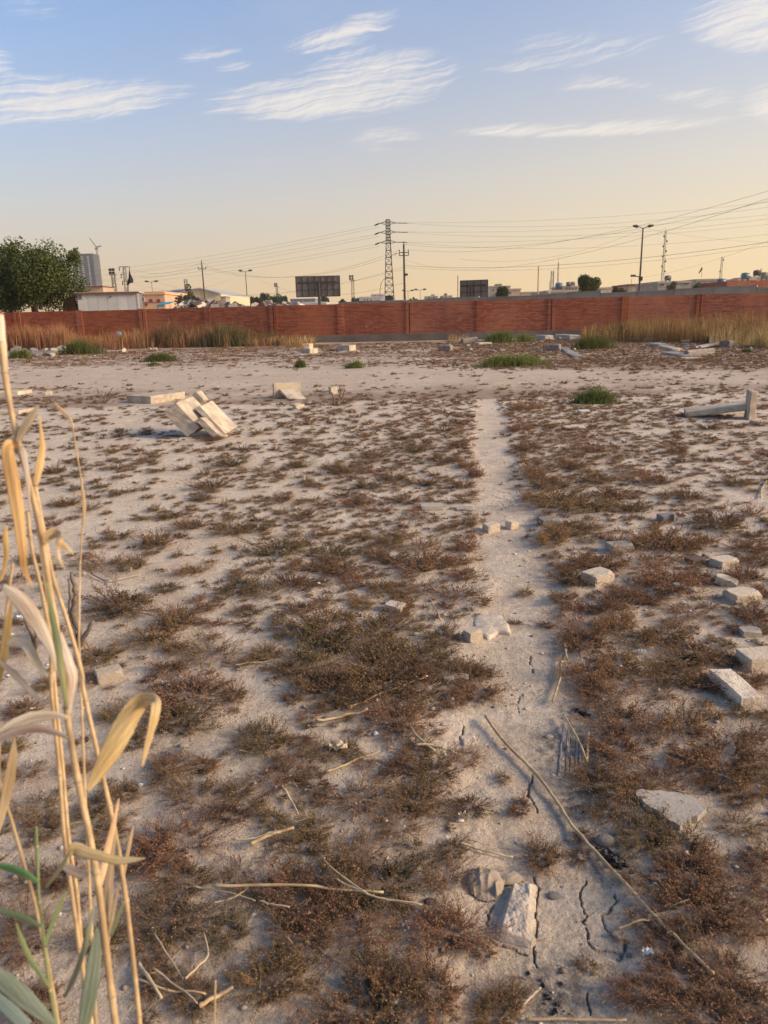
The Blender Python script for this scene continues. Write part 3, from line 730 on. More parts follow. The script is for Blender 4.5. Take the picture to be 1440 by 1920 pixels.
def lattice(mb, base, top, w0, w1, nseg, r, sides=4):
    base, top = Vector(base), Vector(top)
    def corners(t):
        c = base.lerp(top, t); w = w0 + (w1 - w0) * t
        if sides == 3: return [c + Vector((math.cos(a) * w * .6, math.sin(a) * w * .6, 0)) for a in (R(90), R(210), R(330))]
        return [c + Vector((sx * w / 2, sy * w / 2, 0)) for sx, sy in ((-1, -1), (1, -1), (1, 1), (-1, 1))]
    for i in range(nseg):
        a, b = corners(i / nseg), corners((i + 1) / nseg)
        for j in range(sides):
            k = (j + 1) % sides
            mb.bar(a[j], b[j], r * 1.25); mb.bar(b[j], b[k], r * .8)
            mb.bar(a[j] if i % 2 else a[k], b[k] if i % 2 else b[j], r * .8)
    return mb
def mast(name, px, pyt, Y, w0, w1, nseg, r, material, label, cat, dishes=0, rod=0.0, sides=4, group=None, dish_mat='steel_grey'):
    b = P(px, 560, Y); b.z = 0; h = zat(px, pyt, Y)
    b.x = P(px, pyt, Y).x
    root = thing(name, b, label, cat, group)
    obj('lattice', lattice(MB(), b, b + Vector((0, 0, h)), w0, w1, nseg, r, sides), material, root)
    if rod: obj('lightning_rod', MB().bar(b + Vector((0, 0, h)), b + Vector((0, 0, h + rod)), r), material, root)
    for k in range(dishes):
        z = h * (.5 + .44 * k / max(dishes - 1, 1)); sx = -1 if k % 2 else 1
        c = b + Vector((sx * (w0 * .3 + .15), -.4, z))
        obj('antenna', MB().tube([c, c + Vector((0, -.25, 0))], [.36, .26], 10), dish_mat, root)
    return root, b, h
# crane beside the tower
def crane():
    Y = 1240.0; b = P(185, 500, Y); h = zat(177, 468, Y); b.z = 0
    root = thing('tower_crane', b, 'thin pale tower crane beside the tall grey tower', 'crane')
    obj('mast', lattice(MB(), b, b + Vector((0, 0, h)), 1.9, 1.9, 40, .15), 'steel_grey', root)
    t = b + Vector((0, 0, h))
    obj('cab', MB().box(t.x - 2, t.x + 2, Y - 2, Y + 2, h - .2, h + 3), 'steel_grey', root)
    obj('jib', lattice(MB(), t + Vector((0, 0, 4)), t + Vector((-9, 0, 17)), 1.6, .8, 5, .18), 'steel_grey', root)
    obj('counter_jib', MB().obox(t + Vector((0, -1, 3)), Vector((8, 0, 1.5)), Vector((0, 2, 0)), Vector((0, 0, 1.6))), 'steel_grey', root)
crane()

# white prefabricated cabin behind the wall on the left
def cabin():
    Y = 50.0
    u = Vector((math.cos(R(9)), math.sin(R(9)), 0)); n = Vector((-u.y, u.x, 0))
    p0 = P(146, 570, Y); p0.z = 0; k = (260 - PW / 2) / F
    L = 4.0
    for _ in range(20):
        q = p0 + u * L; e, _a, _b = proj(np.array(q.x), np.array(q.y), 2.0); L += (260 - float(e)) * Y / F
    h = zat(200, 547, Y + .3)
    root = thing('prefab_cabin', p0 + u * L * .5, 'white prefabricated cabin with rusty roof edge behind the brick wall', 'cabin')
    def bx_(a, b, o0, o1, z0, z1): return MB().obox(p0 + u * a + n * o0 + Z0 * z0, u * (b - a), n * (o1 - o0), Z0 * (z1 - z0))
    Z0 = Vector((0, 0, 1)); N_ = 6
    for k in range(N_): obj('wall_panel', bx_(L * k / N_ + .006, L * (k + 1) / N_ - .006, 0, .08, 0, h - .12), 'white_panel', root)
    obj('frame', bx_(0, L, .05, 2.2, 0, h - .13), 'steel_grey', root)
    obj('corner_post', bx_(L - .02, L + .10, -.03, .1, 0, h - .1), 'white_panel', root)
    obj('roof', bx_(-.12, L + .15, -.12, 2.4, h - .08, h - .01), 'white_panel', root)
    obj('roof_edge', bx_(-.13, L + .16, -.16, -.125, h - .14, h - .03), 'roof_brown', root)
    a0 = (P(145, 560, Y).x - p0.x) / u.x
    w = obj('window', bx_(a0 + .06, a0 + .34, -.05, -.004, zat(150, 561, Y), zat(150, 552, Y)), 'white_panel', root)
    obj('pane', bx_(a0 + .10, a0 + .30, -.07, -.02, zat(150, 560, Y), zat(150, 553, Y)), 'glass', w)
    c = p0 + u * (P(204, 556, Y).x - p0.x) / u.x + Z0 * zat(204, 556, Y)
    obj('vent', MB().tube([c - n * .1, c + n * .02], .045, 8), 'dark', root)
    # brown sheet with a brace at its left end
    s0 = P(122, 575, Y + .6)
    sh = thing('brown_sheet', (s0.x, Y + .6, 0), 'brown sheet standing at the end of the white cabin', 'metal sheet')
    obj('sheet', MB().prism([P(118, 590, Y + .6), P(149, 590, Y + .6), P(140, 563, Y + .6), P(118, 560, Y + .6)], (0, .06, 0)), 'roof_brown', sh)
    obj('brace', MB().bar(P(149, 590, Y + .55), P(139, 562, Y + .55), .035), 'steel', sh)
cabin()
def wall_block_on_roof():
    Y = 75.0; x0, x1 = P(163, 540, Y).x, P(193, 540, Y).x
    root = thing('roof_hut', ((x0 + x1) / 2, Y, 0), 'small tan hut with dark flat roof rising behind the white cabin', 'hut')
    obj('wall', MB().box(x0, x1, Y, Y + 3, 0, zat(180, 538, Y)), 'plaster', root)
    obj('roof', MB().box(x0 - .4, x1 + .1, Y - .3, Y + 3.3, zat(180, 538, Y) + .004, zat(180, 536.5, Y)), 'roof_brown', root)
wall_block_on_roof()

def floodlight(px, pyt, Y, label, side):
    root, b, h = mast('floodlight_mast', px, pyt + 8, Y, .9, .7, 9, .05, 'steel', label, 'floodlight', group='floodlight masts beyond the wall')
    t = b + Vector((0, 0, h))
    obj('platform', MB().box(t.x - .9, t.x + .9, Y - .5, Y + .5, h, h + .1), 'steel', root)
    for i in range(2):
        for k in range(2):
            c = t + Vector((-.5 + side * .25 + i * .75, -.2, .45 + k * .75))
            o = obj('floodlight', MB().obox(c + Vector((-.3, -.2, -.28)), (.6, 0, 0), (0, .35, .12), (0, -.1, .56)), 'dark', root)
floodlight(212, 508, 190, 'lattice floodlight mast standing above the white cabin', 0)
floodlight(519, 530, 330, 'small floodlight mast above the row of trees left of the large billboard', -1)
floodlight(661, 518, 240, 'rusty floodlight mast between the large billboard and the pylon', -1)
mast('phone_mast', 348, 524, 420, 2.0, 1.4, 8, .12, 'steel_grey', 'pale telephone mast above the cream warehouse roof', 'mast', dishes=3)
mast('radio_mast', 1248, 434, 280, 1.3, .5, 26, .05, 'steel_grey', 'tall slim radio mast carrying dishes right of the tall street lamp', 'mast', dishes=8, rod=1.5, sides=3, dish_mat='steel')
mast('radio_mast', 1354, 482, 350, 1.4, .7, 14, .07, 'steel_grey', 'slim radio mast standing right of the small flag', 'mast', dishes=3, sides=3, dish_mat='steel')
mast('radio_mast', 1427, 504, 380, 1.4, .8, 9, .07, 'steel_grey', 'short radio mast at the right edge above the roof tanks', 'mast', dishes=2, sides=3, dish_mat='steel')
mast('radio_mast', 1036, 508, 300, 1.2, .9, 12, .07, 'steel_grey', 'pale lattice mast above the roofs with blue tanks', 'mast', sides=4)
mast('radio_mast', 1047, 492, 310, .9, .3, 16, .045, 'steel_grey', 'thinnest radio mast beside the roofs with blue tanks', 'mast', sides=3, rod=2)

def pylon():
    Y = 190.0; b = P(729, 560, Y); b.z = 0; h = zat(729, 412, Y); zk = zat(729, 456, Y)
    b.x = P(729, 500, Y).x
    root = thing('power_pylon', b, 'tall dark lattice power pylon with three pairs of arms', 'pylon')
    mb = MB(); lattice(mb, b, b + Vector((0, 0, zk)), 2.7, 1.05, 11, .075); obj('lower_body', mb, 'pole', root)
    mb = MB(); lattice(mb, b + Vector((0, 0, zk)), b + Vector((0, 0, h)), 1.05, .9, 8, .075); obj('upper_body', mb, 'pole', root)
    ends = []
    for py in (418, 435, 454):
        z = zat(729, py, Y)
        for s in (-1, 1):
            tip = b + Vector((s * 2.0, 0, z - .05))
            mb = MB()
            for sy in (-.35, .35):
                mb.bar(b + Vector((s * .45, sy, z + .35)), tip, .06); mb.bar(b + Vector((s * .45, sy, z - .3)), tip, .06)
            arm = obj('cross_arm', mb, 'pole', root)
            ins = tip + (Vector((-1.2, 0, -.45)) if s < 0 else Vector((2.6, -1.5, -.3)))
            obj('insulator', MB().tube([tip, tip.lerp(ins, .3), ins], [.06, .20 if s < 0 else .1, .16 if s < 0 else .07], 6), 'dark', arm)
            ends.append((s, ins))
    z = zat(729, 477, Y)
    obj('lamp_arm', MB().bar(b + Vector((.6, 0, z - .2)), b + Vector((1.6, 0, z + .1)), .05), 'pole', root)
    obj('lamp_head', MB().obox(b + Vector((1.5, -.15, z)), (.6, 0, .2), (0, .3, 0), (0, 0, .16)), 'pole', root)
    # transformer kiosk at its foot
    k = P(726, 560, Y - 3)
    bx = thing('transformer_kiosk', (k.x, Y - 3, 0), 'black transformer box at the foot of the pylon', 'kiosk')
    x0, x1, zt = P(715, 560, Y - 3).x, P(737, 560, Y - 3).x, zat(726, 555, Y - 3)
    obj('housing', MB().box(x0, x1, Y - 3, Y - 1.6, 0, zt), 'dark', bx)
    obj('roof_plate', MB().box(x0 - .15, x1 + .15, Y - 3.15, Y - 1.5, zt + .003, zt + .12), 'steel', bx)
    return ends
PY_ENDS = pylon()

def wood_pole(px, pyt, Y, lean, label, arms=1, r=.14):
    b = P(px, 560, Y); b.z = 0; top = P(px - lean, pyt, Y); b.x = P(px, 560, Y).x
    root = thing('utility_pole', b, label, 'pole', 'utility poles beyond the wall')
    obj('shaft', MB().tube([b, top], [r, r * .62], 8), 'pole', root)
    ends = []
    for k in range(arms):
        z = top - (top - b).normalized() * (1.0 + .35 * k)
        a = obj('cross_arm', MB().bar(z + Vector((-.6, 0, 0)), z + Vector((.6, 0, 0)), .05), 'pole', root)
        for s in (-.58, .58):
            obj('insulator', MB().tube([z + Vector((s, 0, .02)), z + Vector((s, 0, .34))], [.05, .07], 6), 'dark', a); ends.append(z + Vector((s, 0, .34)))
    obj('top_pin', MB().tube([top, top + Vector((0, 0, .35))], [.05, .06], 6), 'dark', root)
    return root, top, ends
POLE_A = wood_pole(378 + 6, 492, 123, 6, 'slanting wooden utility pole above the rubble heap left of centre')
POLE_B = wood_pole(759, 458, 100, 2, 'dark utility pole standing just right of the pylon', arms=2, r=.17)
obj('switch_box', MB().box(POLE_B[1].x + .1, POLE_B[1].x + .45, 99.6, 100, zat(762, 517, 100), zat(762, 513, 100)), 'dark', POLE_B[0])
def plain_pole(px, pyt, Y, r, material, label):
    b = P(px, 560, Y); b.z = 0; b.x = P(px, pyt, Y).x
    root = thing('steel_pole', b, label, 'pole')
    obj('shaft', MB().tube([b, b + Vector((0, 0, zat(px, pyt, Y)))], [r, r * .8], 6), material, root)
    obj('cap', MB().tube([b + Vector((0, 0, zat(px, pyt, Y) + .003)), b + Vector((0, 0, zat(px, pyt, Y) + .1))], r, 6), material, root)
plain_pole(858.5, 518, 140, .10, 'steel_grey', 'thin bare pole just left of the smaller billboard')
plain_pole(1010, 500, 120, .13, 'plaster', 'bare tan pole standing alone right of the low roofs')
plain_pole(1031, 529, 75, .06, 'plaster_white', 'thin whitish pipe pole behind the concrete wall')
plain_pole(1184, 524, 130, .04, 'steel_grey', 'hair-thin rod on the yellowish roof left of the tall lamp')

def street_lamp(px, pyt, Y, label, head=1.0, r=.09, box=False, single=False):
    b = P(px, 560, Y); b.z = 0; b.x = P(px, pyt, Y).x; h = zat(px, pyt, Y)
    root = thing('street_lamp', b, label, 'street lamp', 'street lamps beyond the wall')
    obj('pole', MB().tube([b, b + Vector((0, 0, h - .15))], [r * 1.25, r * .7], 8), 'pole' if r > .09 else 'steel_grey', root)
    for s in ((-1,) if single else (-1, 1)):
        p0 = b + Vector((0, 0, h - .2)); p1 = b + Vector((s * .55 * head, 0, h + .02)); p2 = b + Vector((s * 1.25 * head, 0, h + .12))
        a = obj('arm', MB().bar(p0, p1, .05 * head), 'steel_grey', root)
        obj('lamp_head', MB().tube([p1, p1.lerp(p2, .3), p2], [.07 * head, .19 * head, .1 * head], 8), 'steel', a)
    if box:
        z = zat(px, 521, Y)
        obj('junction_box', MB().box(b.x - .2, b.x + .2, Y - .4, Y - .1, z - .35, z + .15), 'dark', root)
        obj('camera_bracket', MB().bar(b + Vector((0, 0, z + .1)), b + Vector((-.75, 0, z + .25)), .06).box(b.x - 1.15, b.x - .6, Y - .2, Y + .1, z + .15, z + .4), 'steel', root)
street_lamp(1206, 425, 96, 'tall two-headed street lamp rising above the concrete wall at right', 1.0, .12, box=True)
street_lamp(460, 508, 170, 'two-headed street lamp left of the large billboard', 1.2, .1)
street_lamp(284, 528, 175, 'two-headed street lamp in front of the peach house', 1.2, .09)
street_lamp(765, 545, 260, 'faint far street lamp right of the dark utility pole', 1.6, .09)
street_lamp(788, 543, 250, 'faint far street lamp midway to the smaller billboard', 1.6, .09)
def bent_lamp():
    Y = 200.0; pts = [P(712, 566, Y), P(712.5, 545, Y), P(714.5, 532, Y), P(719, 524, Y), P(726, 520.5, Y)]
    pts[0].z = 0
    root = thing('curved_lamp_post', pts[0], 'curved thin lamp post bending towards the pylon', 'street lamp')
    obj('pole', MB().tube(pts, [.09, .08, .07, .06, .05], 6), 'steel', root)
    obj('lamp_head', MB().tube([pts[-1], pts[-1] + Vector((.7, 0, 0))], [.1, .14], 6), 'steel', root)
bent_lamp()

def hframe():
    Y = 180.0; b = P(237, 540, Y); b.z = 0; h = zat(236, 500, Y)
    root = thing('line_gantry', b, 'steel line gantry with hanging insulators behind the draped dark flag', 'gantry')
    obj('column', lattice(MB(), b, b + Vector((0, 0, h)), .9, .55, 10, .05), 'steel_grey', root)
    for k, (py, l, r_) in enumerate(((500, 1.2, 1.1), (514, .95, .3), (527, .8, .3))):
        z = zat(236, py, Y)
        a = obj('cross_arm', MB().bar(b + Vector((-l, 0, z)), b + Vector((r_, 0, z)), .07), 'steel', root)
        obj('insulator', MB().tube([b + Vector((-l + .05, 0, z)), b + Vector((-l + .05, 0, z - .9))], .1, 6), 'dark', a)
hframe()
def flag(px_pole, py_top, py_bot, Y, outline, material, label, lean=0.0):
    a, b = P(px_pole, py_top, Y), P(px_pole + lean, py_bot, Y)
    root = thing('flag', b, label, 'flag')
    obj('staff', MB().bar(b, a, .03), 'steel', root)
    pts = [P(x, y, Y) for x, y in outline]
    n = len(pts); mb = MB(); c = sum(pts, Vector()) / n
    front = [p + Vector((0, -.12 - .1 * math.sin(i * 2.1), 0)) for i, p in enumerate(pts)]
    mb.prism(front, (0, .05, 0)); obj('cloth', mb, material, root)
flag(243, 500, 560, 66, [(243, 504), (246, 514), (250, 524), (250.5, 530), (245, 531), (241, 534), (239, 535), (240, 528), (242.5, 518)], 'flag_dark', 'dark flag hanging limp above the right end of the white cabin', lean=-4)
flag(1316, 500, 521, 150, [(1316, 500), (1316.5, 505), (1312.5, 511), (1309.5, 514), (1309.5, 511), (1313, 506)], 'flag_red', 'small dark flag on a thin staff above the right-hand roofs', lean=-.5)

house('peach_house', 262, 309, 547, 90, 10, 'plaster_pink', 'peach plastered house with brown diamond ornament behind the wall', windows=((265, 271, 556, 566),), roof_mat='plaster_pink', parapet=True)
_h = [o for o in COL.objects if o.name == 'peach_house'][0]
for a, b, t_, bt in ((280, 286, 561, 566), (295, 300, 561, 566)):
    obj('ornament_panel', MB().box(P(a, t_, 90).x, P(b, t_, 90).x, 89.93, 90.03, zat(a, bt, 90), zat(a, t_, 90)), 'red_brown', _h)
_c = P(274, 571, 89.93)
obj('diamond_ornament', MB().prism([_c + Vector((-.2, 0, 0)), _c + Vector((0, 0, -.22)), _c + Vector((.2, 0, 0)), _c + Vector((0, 0, .22))], (0, .1, 0)), 'red_brown', _h)
obj('string_course', MB().box(P(262, 566, 90).x, P(309, 566, 90).x, 89.94, 90.02, zat(285, 567.6, 90), zat(285, 566.8, 90)), 'red_brown', _h)
house('slate_annex', 310, 329, 553, 97, 6, 'slate', 'small blue-grey annex between the peach house and the warehouse', windows=((321, 325, 556, 561), (312, 316, 557, 563)), roof_mat='slate')
def warehouse():
    Y = 135.0
    pts = [(329, 553), (360, 544), (376, 541.5), (402, 548), (414, 552)]
    x0, x1 = P(329, 560, Y).x, P(414, 560, Y).x
    root = thing('warehouse', ((x0 + x1) / 2, Y, 0), 'large cream clad warehouse with pale pitched roof', 'building')
    prof = [Vector((P(a, b, Y).x, Y, zat(a, b, Y))) for a, b in pts]
    obj('gable_wall', MB().prism([Vector((x0, Y, -.2))] + prof + [Vector((x1, Y, -.2))], (0, 30, 0)), 'plaster_yellow', root)
    for p, q in zip(prof[:-1], prof[1:]):
        obj('roof_sheet', MB().obox(p + Vector((0, -.5, .02)), q - p, (0, 31, 0), (0, 0, .18)), 'white_panel', root)
    # long side roof running off to the left
    l = P(308, 548, Y + 25)
    obj('lean_to_roof', MB().prism([Vector((l.x, Y + 10, l.z - 1.2)), Vector((x0 + 1, Y + 2, prof[0].z - .3)), Vector((prof[1].x, Y + 2, prof[1].z + .1)), Vector((l.x + 2, Y + 26, l.z + .3))], (0, 0, .2)), 'slate', root)
    obj('door', MB().box(P(393, 555, Y).x, P(398, 555, Y).x, Y - .08, Y + .05, zat(395, 565, Y), zat(395, 551, Y)), 'plaster_white', root)
    obj('corner_strip', MB().box(P(378, 555, Y).x, P(379, 555, Y).x, Y - .08, Y + .05, 0, zat(378, 544, Y)), 'plaster', root)
    s0, s1, st = rect(415, 424, 557, Y - 5)
    sh = thing('site_container', ((s0 + s1) / 2, Y - 5, 0), 'small grey container beside the cream warehouse', 'container')
    obj('body', MB().box(s0, s1, Y - 5, Y - 1, 0, st), 'grey_conc', sh); obj('roof_plate', MB().box(s0 - .1, s1 + .1, Y - 5.1, Y - .9, st + .003, st + .12), 'steel_grey', sh)
warehouse()
def canopy():
    Y = 80.0
    a, b = P(294, 571, Y), P(319, 571, Y)
    root = thing('canopy', ((a.x + b.x) / 2, Y, 0), 'turquoise sheet canopy peeking over the wall before the annex', 'canopy')
    obj('sheet', MB().obox((a.x, Y, a.z - .08), (b.x - a.x, 0, .1), (0, 2, .25), (0, 0, .06)), 'turquoise', root)
    obj('skirt', MB().obox((a.x, Y - .04, a.z - .26), ((b.x - a.x) * .55, 0, .06), (0, .03, 0), (0, 0, .17)), 'tank_blue', root)
    for x in (a.x + .05, b.x - .05): obj('post', MB().bar((x, Y + .1, 0), (x, Y + .1, a.z - .08), .03), 'steel', root)
canopy()
house('blue_grey_shed', 545, 591, 560, 260, 20, 'slate', 'low blue-grey shed seen under the large billboard', windows=((550, 556, 562, 565), (562, 569, 562, 565), (575, 582, 562, 565)), roof_mat='slate')
house('pale_shed', 568, 612, 566.5, 200, 12, 'plaster_white', 'long low whitish shed behind the billboard post', roof_mat='plaster_white')
house('white_clinic', 674, 716, 556, 150, 12, 'plaster_white', 'low white building with a row of windows left of the pylon', windows=((681, 685, 560, 565), (687, 691, 560, 565), (694, 698, 560, 565)), roof_mat='plaster_white')
house('white_upper_room', 697, 722, 551, 163, 8, 'plaster_white', 'open white rooftop room behind the pylon foot', windows=((700, 706, 553, 556), (709, 716, 553, 556)), roof_mat='plaster_white')
house('far_grey_house', 799, 821, 555, 380, 15, 'plaster_grey', 'far small grey house with rooftop box between the poles', windows=((803, 807, 557, 560), (812, 816, 557, 560)))
house('far_grey_house_box', 810, 815, 552, 385, 6, 'plaster_grey', 'tiny grey rooftop room above the far small grey house')
house('far_brown_house', 830, 848, 554, 360, 15, 'plaster_grey', 'far brownish house left of the smaller billboard', windows=((834, 838, 556, 559),))
house('far_red_turret', 834, 838, 550, 362, 4, 'red_brown', 'tiny reddish rooftop turret on the far brownish house')
house('grey_villa', 915, 956, 536, 170, 14, 'plaster_grey', 'two-storey grey villa right of the smaller billboard', windows=((922, 928, 541, 546), (935, 941, 541, 546)))
house('villa_stair_tower', 933, 940, 532, 178, 4, 'plaster_grey', 'square stair tower on top of the grey villa')
house('beige_villa', 951, 976, 541, 165, 12, 'plaster', 'beige house adjoining the grey villa on its right', windows=((953, 960, 547, 552),))
house('low_hall', 977, 1002, 547, 185, 10, 'plaster_grey', 'low grey hall left of the bare tan pole')
house('grey_hut', 1012, 1026, 547, 150, 8, 'slate', 'small bluish grey hut right of the bare tan pole')
house('tan_terrace', 1026, 1084, 544, 130, 12, 'plaster', 'long tan house with terrace behind the thin white pipe', windows=((1060, 1066, 540 + 8, 553), (1072, 1078, 548, 553)))
house('tan_upper_storey', 1052, 1086, 536, 150, 8, 'plaster', 'tan upper storey with dark openings left of the round tree', windows=((1072, 1076, 539, 545), (1078, 1082, 539, 545)))
house('grey_row_house', 1120, 1140, 539, 170, 8, 'plaster_grey', 'grey house just right of the round tree', windows=((1124, 1128, 542, 546),))
house('low_grey_row', 1138, 1178, 538, 190, 8, 'plaster_grey', 'low dark grey row of roofs behind small bushes')
house('yellow_house', 1179, 1230, 532, 140, 10, 'plaster', 'sandy house with yellow side wall behind the tall lamp', roof_mat='roof_brown', windows=((1217, 1221, 535, 541),))
house('render_house', 1233, 1296, 527, 120, 10, 'plaster_grey', 'grey rendered house with two large windows behind the concrete wall', windows=((1237, 1247, 530, 537), (1280, 1293, 527.5, 535)))
house('block_house', 1305, 1347, 523, 125, 10, 'plaster_grey', 'grey block house with white door under the small flag', door=(1324, 1329, 528, 537, 'plaster_white'), windows=((1312, 1316, 527, 533),))
house('red_brick_row', 1362, 1475, 526, 110, 10, 'brick', 'low row of red brick roofs at the right edge', roof_mat='red_brown', parapet=False)
house('far_brick_house', 1383, 1416, 522, 135, 8, 'plaster_grey', 'grey house behind the red brick row at the right edge', windows=((1388, 1393, 524, 528), (1405, 1410, 524, 528)))
house('corner_block', 1408, 1450, 518, 150, 8, 'plaster_grey', 'flat-roofed block with tanks at the far right edge', windows=((1428, 1434, 521, 525),))
tank(1048, 543, 130.5, .72, 'tank_blue', 'blue drum tank on the long tan house')
tank(1066, 537, 150, .55, 'steel_grey', 'pale drum tank on the tan upper storey')
tank(1074, 536, 151, .5, 'steel_grey', 'small grey tank beside the pale drum left of the round tree')
tank(1252, 527, 121, .55, 'steel_grey', 'whitish round tank on the grey rendered house')
tank(1352, 536, 119, .7, 'tank_blue', 'blue drum tank beside the grey block house')
tank(1397, 525, 128, .75, 'tank_blue', 'dark blue drum tank on the far right roofs')
tank(1419, 518, 151, .75, 'steel', 'dark drum tank highest on the far right roofs')
tank(1433, 522, 140, .7, 'steel_grey', 'pale tank at the right border of the roofs')

# ------------------------------------------------------------------ billboards seen from behind
def billboard(px0, px1, pyt, pyb, Y, cols, rows, post_px, label, skew=0.0):
    a, b = P(px0, pyb, Y), P(px1, pyb, Y); zt, zb = zat((px0 + px1) / 2, pyt, Y), zat((px0 + px1) / 2, pyb, Y)
    u = Vector((b.x - a.x, skew, 0)); W_ = u.length; u.normalize(); n = Vector((u.y, -u.x, 0))
    o = Vector((a.x, Y, 0))
    root = thing('billboard', P(post_px, 570, Y) * 1.0, label, 'billboard'); root.location.z = 0
    cw, ch = W_ / cols, (zt - zb) / rows
    for i in range(cols):
        for j in range(rows):
            obj('back_panel', MB().obox(o + u * (i * cw + .02) + n * rnd.uniform(-.03, .02) + Vector((0, 0, zb + j * ch + .02)), u * (cw - .04), n * -.05, Vector((0, 0, ch - .04))), 'billboard', root)
    for i in range(cols + 1):
        obj('upright', MB().obox(o + u * (i * cw - .05) + n * .1 + Vector((0, 0, zb)), u * .1, n * -.09, Vector((0, 0, zt - zb))), 'billboard_frame', root)
    for j in range(rows + 1):
        obj('rail', MB().obox(o + n * .2 + Vector((0, 0, zb + j * ch - .05)), u * W_, n * -.09, Vector((0, 0, .1))), 'billboard_frame', root)
    obj('front_sheet', MB().obox(o - n * .2 + Vector((0, 0, zb - .05)), u * W_, n * -.06, Vector((0, 0, zt - zb + .1))), 'plaster_white', root)
    pp = o + u * (u.dot(P(post_px, pyb, Y) - o)); pp.z = 0
    obj('post', MB().tube([pp + n * .45, pp + n * .45 + Vector((0, 0, zt - (zt - zb) * .3))], .22, 10), 'billboard_frame', root)
    obj('back_beam', MB().obox(o + u * W_ * .05 + n * .34 + Vector((0, 0, zt - (zt - zb) * .33)), u * W_ * .88, n * -.12, Vector((0, 0, .22))), 'billboard_frame', root)
billboard(556, 638, 518, 556, 118, 7, 3, 599, 'large dark billboard seen from behind on a single post')
billboard(863, 912, 526, 559, 128, 4, 3, 886, 'smaller tilted dark billboard seen from behind near the grey villa', skew=-1.6)

# ------------------------------------------------------------------ cables
def cable(a, b, sag, label, r=.03, n=18):
    a, b = Vector(a), Vector(b)
    pts = [a.lerp(b, i / n) - Vector((0, 0, 4 * sag * (i / n) * (1 - i / n))) for i in range(n + 1)]
    o = obj('power_cable', MB().tube(pts, r * .38, 4), 'wire', None, origin=a, label=label, cat='cable', group='overhead cables beyond the wall')
rows = ['top', 'middle', 'lowest']
lf = [e for s, e in PY_ENDS if s < 0]; rt = [e for s, e in PY_ENDS if s > 0]
for k in range(3):
    cable(lf[k], P(-60, 520 + 7 * k, 330), 3.2, 'cable falling left from the %s left arm of the pylon' % rows[k], .045)
    cable(lf[k] + Vector((1.0, 1.2, -.3)), P(-60, 527 + 7 * k, 340), 3.6, 'rear cable falling left from the %s arm of the pylon' % rows[k], .045)
    cable(rt[k], P(1500, (380, 402, 432)[k], 150), 2.2, 'cable running right from the %s right arm of the pylon' % rows[k], .04)
    cable(rt[k] + Vector((-1.2, .8, .25)), P(1500, (372, 396, 414)[k], 170), 1.4, 'rear cable running right from the %s arm of the pylon' % rows[k], .04)
eb, ea = POLE_B[2], POLE_A[2]
cable(eb[1], P(1500, 340, 48), 1.6, 'cable climbing steeply right from the dark utility pole', .022)
cable(POLE_B[1], P(1500, 362, 50), 1.5, 'topmost cable climbing right from the dark utility pole', .022)
cable(P(759, 498, 100), P(1500, 445, 60), 1.0, 'heavy low cable from the dark utility pole to the right edge', .035)
cable(P(759, 502, 100), P(1500, 452, 62), 1.1, 'thinner low cable just under the heavy low cable at right', .022)
cable(P(741, 479, 190), P(1500, 352, 54), 4.2, 'sagging cable from the pylon lamp arm climbing to the right', .03)
cable(P(1206, 428, 96), P(1500, 455, 110), .5, 'cable leaving the tall street lamp to the right', .022)
cable(P(1206, 430, 96), P(860, 485, 105), 1.6, 'cable leaving the tall street lamp to the left', .022)
cable(P(1206, 520, 96), P(1500, 428, 60), .5, 'cable rising right from low on the tall street lamp', .018)
for k in range(2):
    cable(ea[k], eb[k], 2.4, ('near', 'far')[k] + ' cable between the slanting wooden pole and the dark utility pole', .028)
cable(POLE_A[1], P(460, 509, 170), .8, 'cable from the slanting pole top to the street lamp on its right', .03)
cable(P(460, 509, 170), P(300, 545, 120), 1.2, 'cable from the street lamp left of the billboard down to the warehouse', .028)
cable(P(460, 509, 170), P(759, 530, 100), 3.0, 'cable from that street lamp passing behind the large billboard', .026)
cable(ea[0], P(240, 515, 178), 1.0, 'cable from the slanting pole towards the line gantry', .03)
cable(POLE_A[1], P(236, 500, 180), 1.6, 'upper cable from the slanting pole top to the line gantry', .03)
cable(P(243, 507, 180), P(759, 500, 100), 4.5, 'long sagging cable crossing from the gantry to the dark pole', .028)
cable(P(240, 528, 180), P(759, 505, 101), 3.2, 'lower long cable from the gantry to the dark pole', .028)
cable(P(284, 529, 175), P(230, 560, 120), .5, 'short cable dropping left from the peach house lamp', .026)

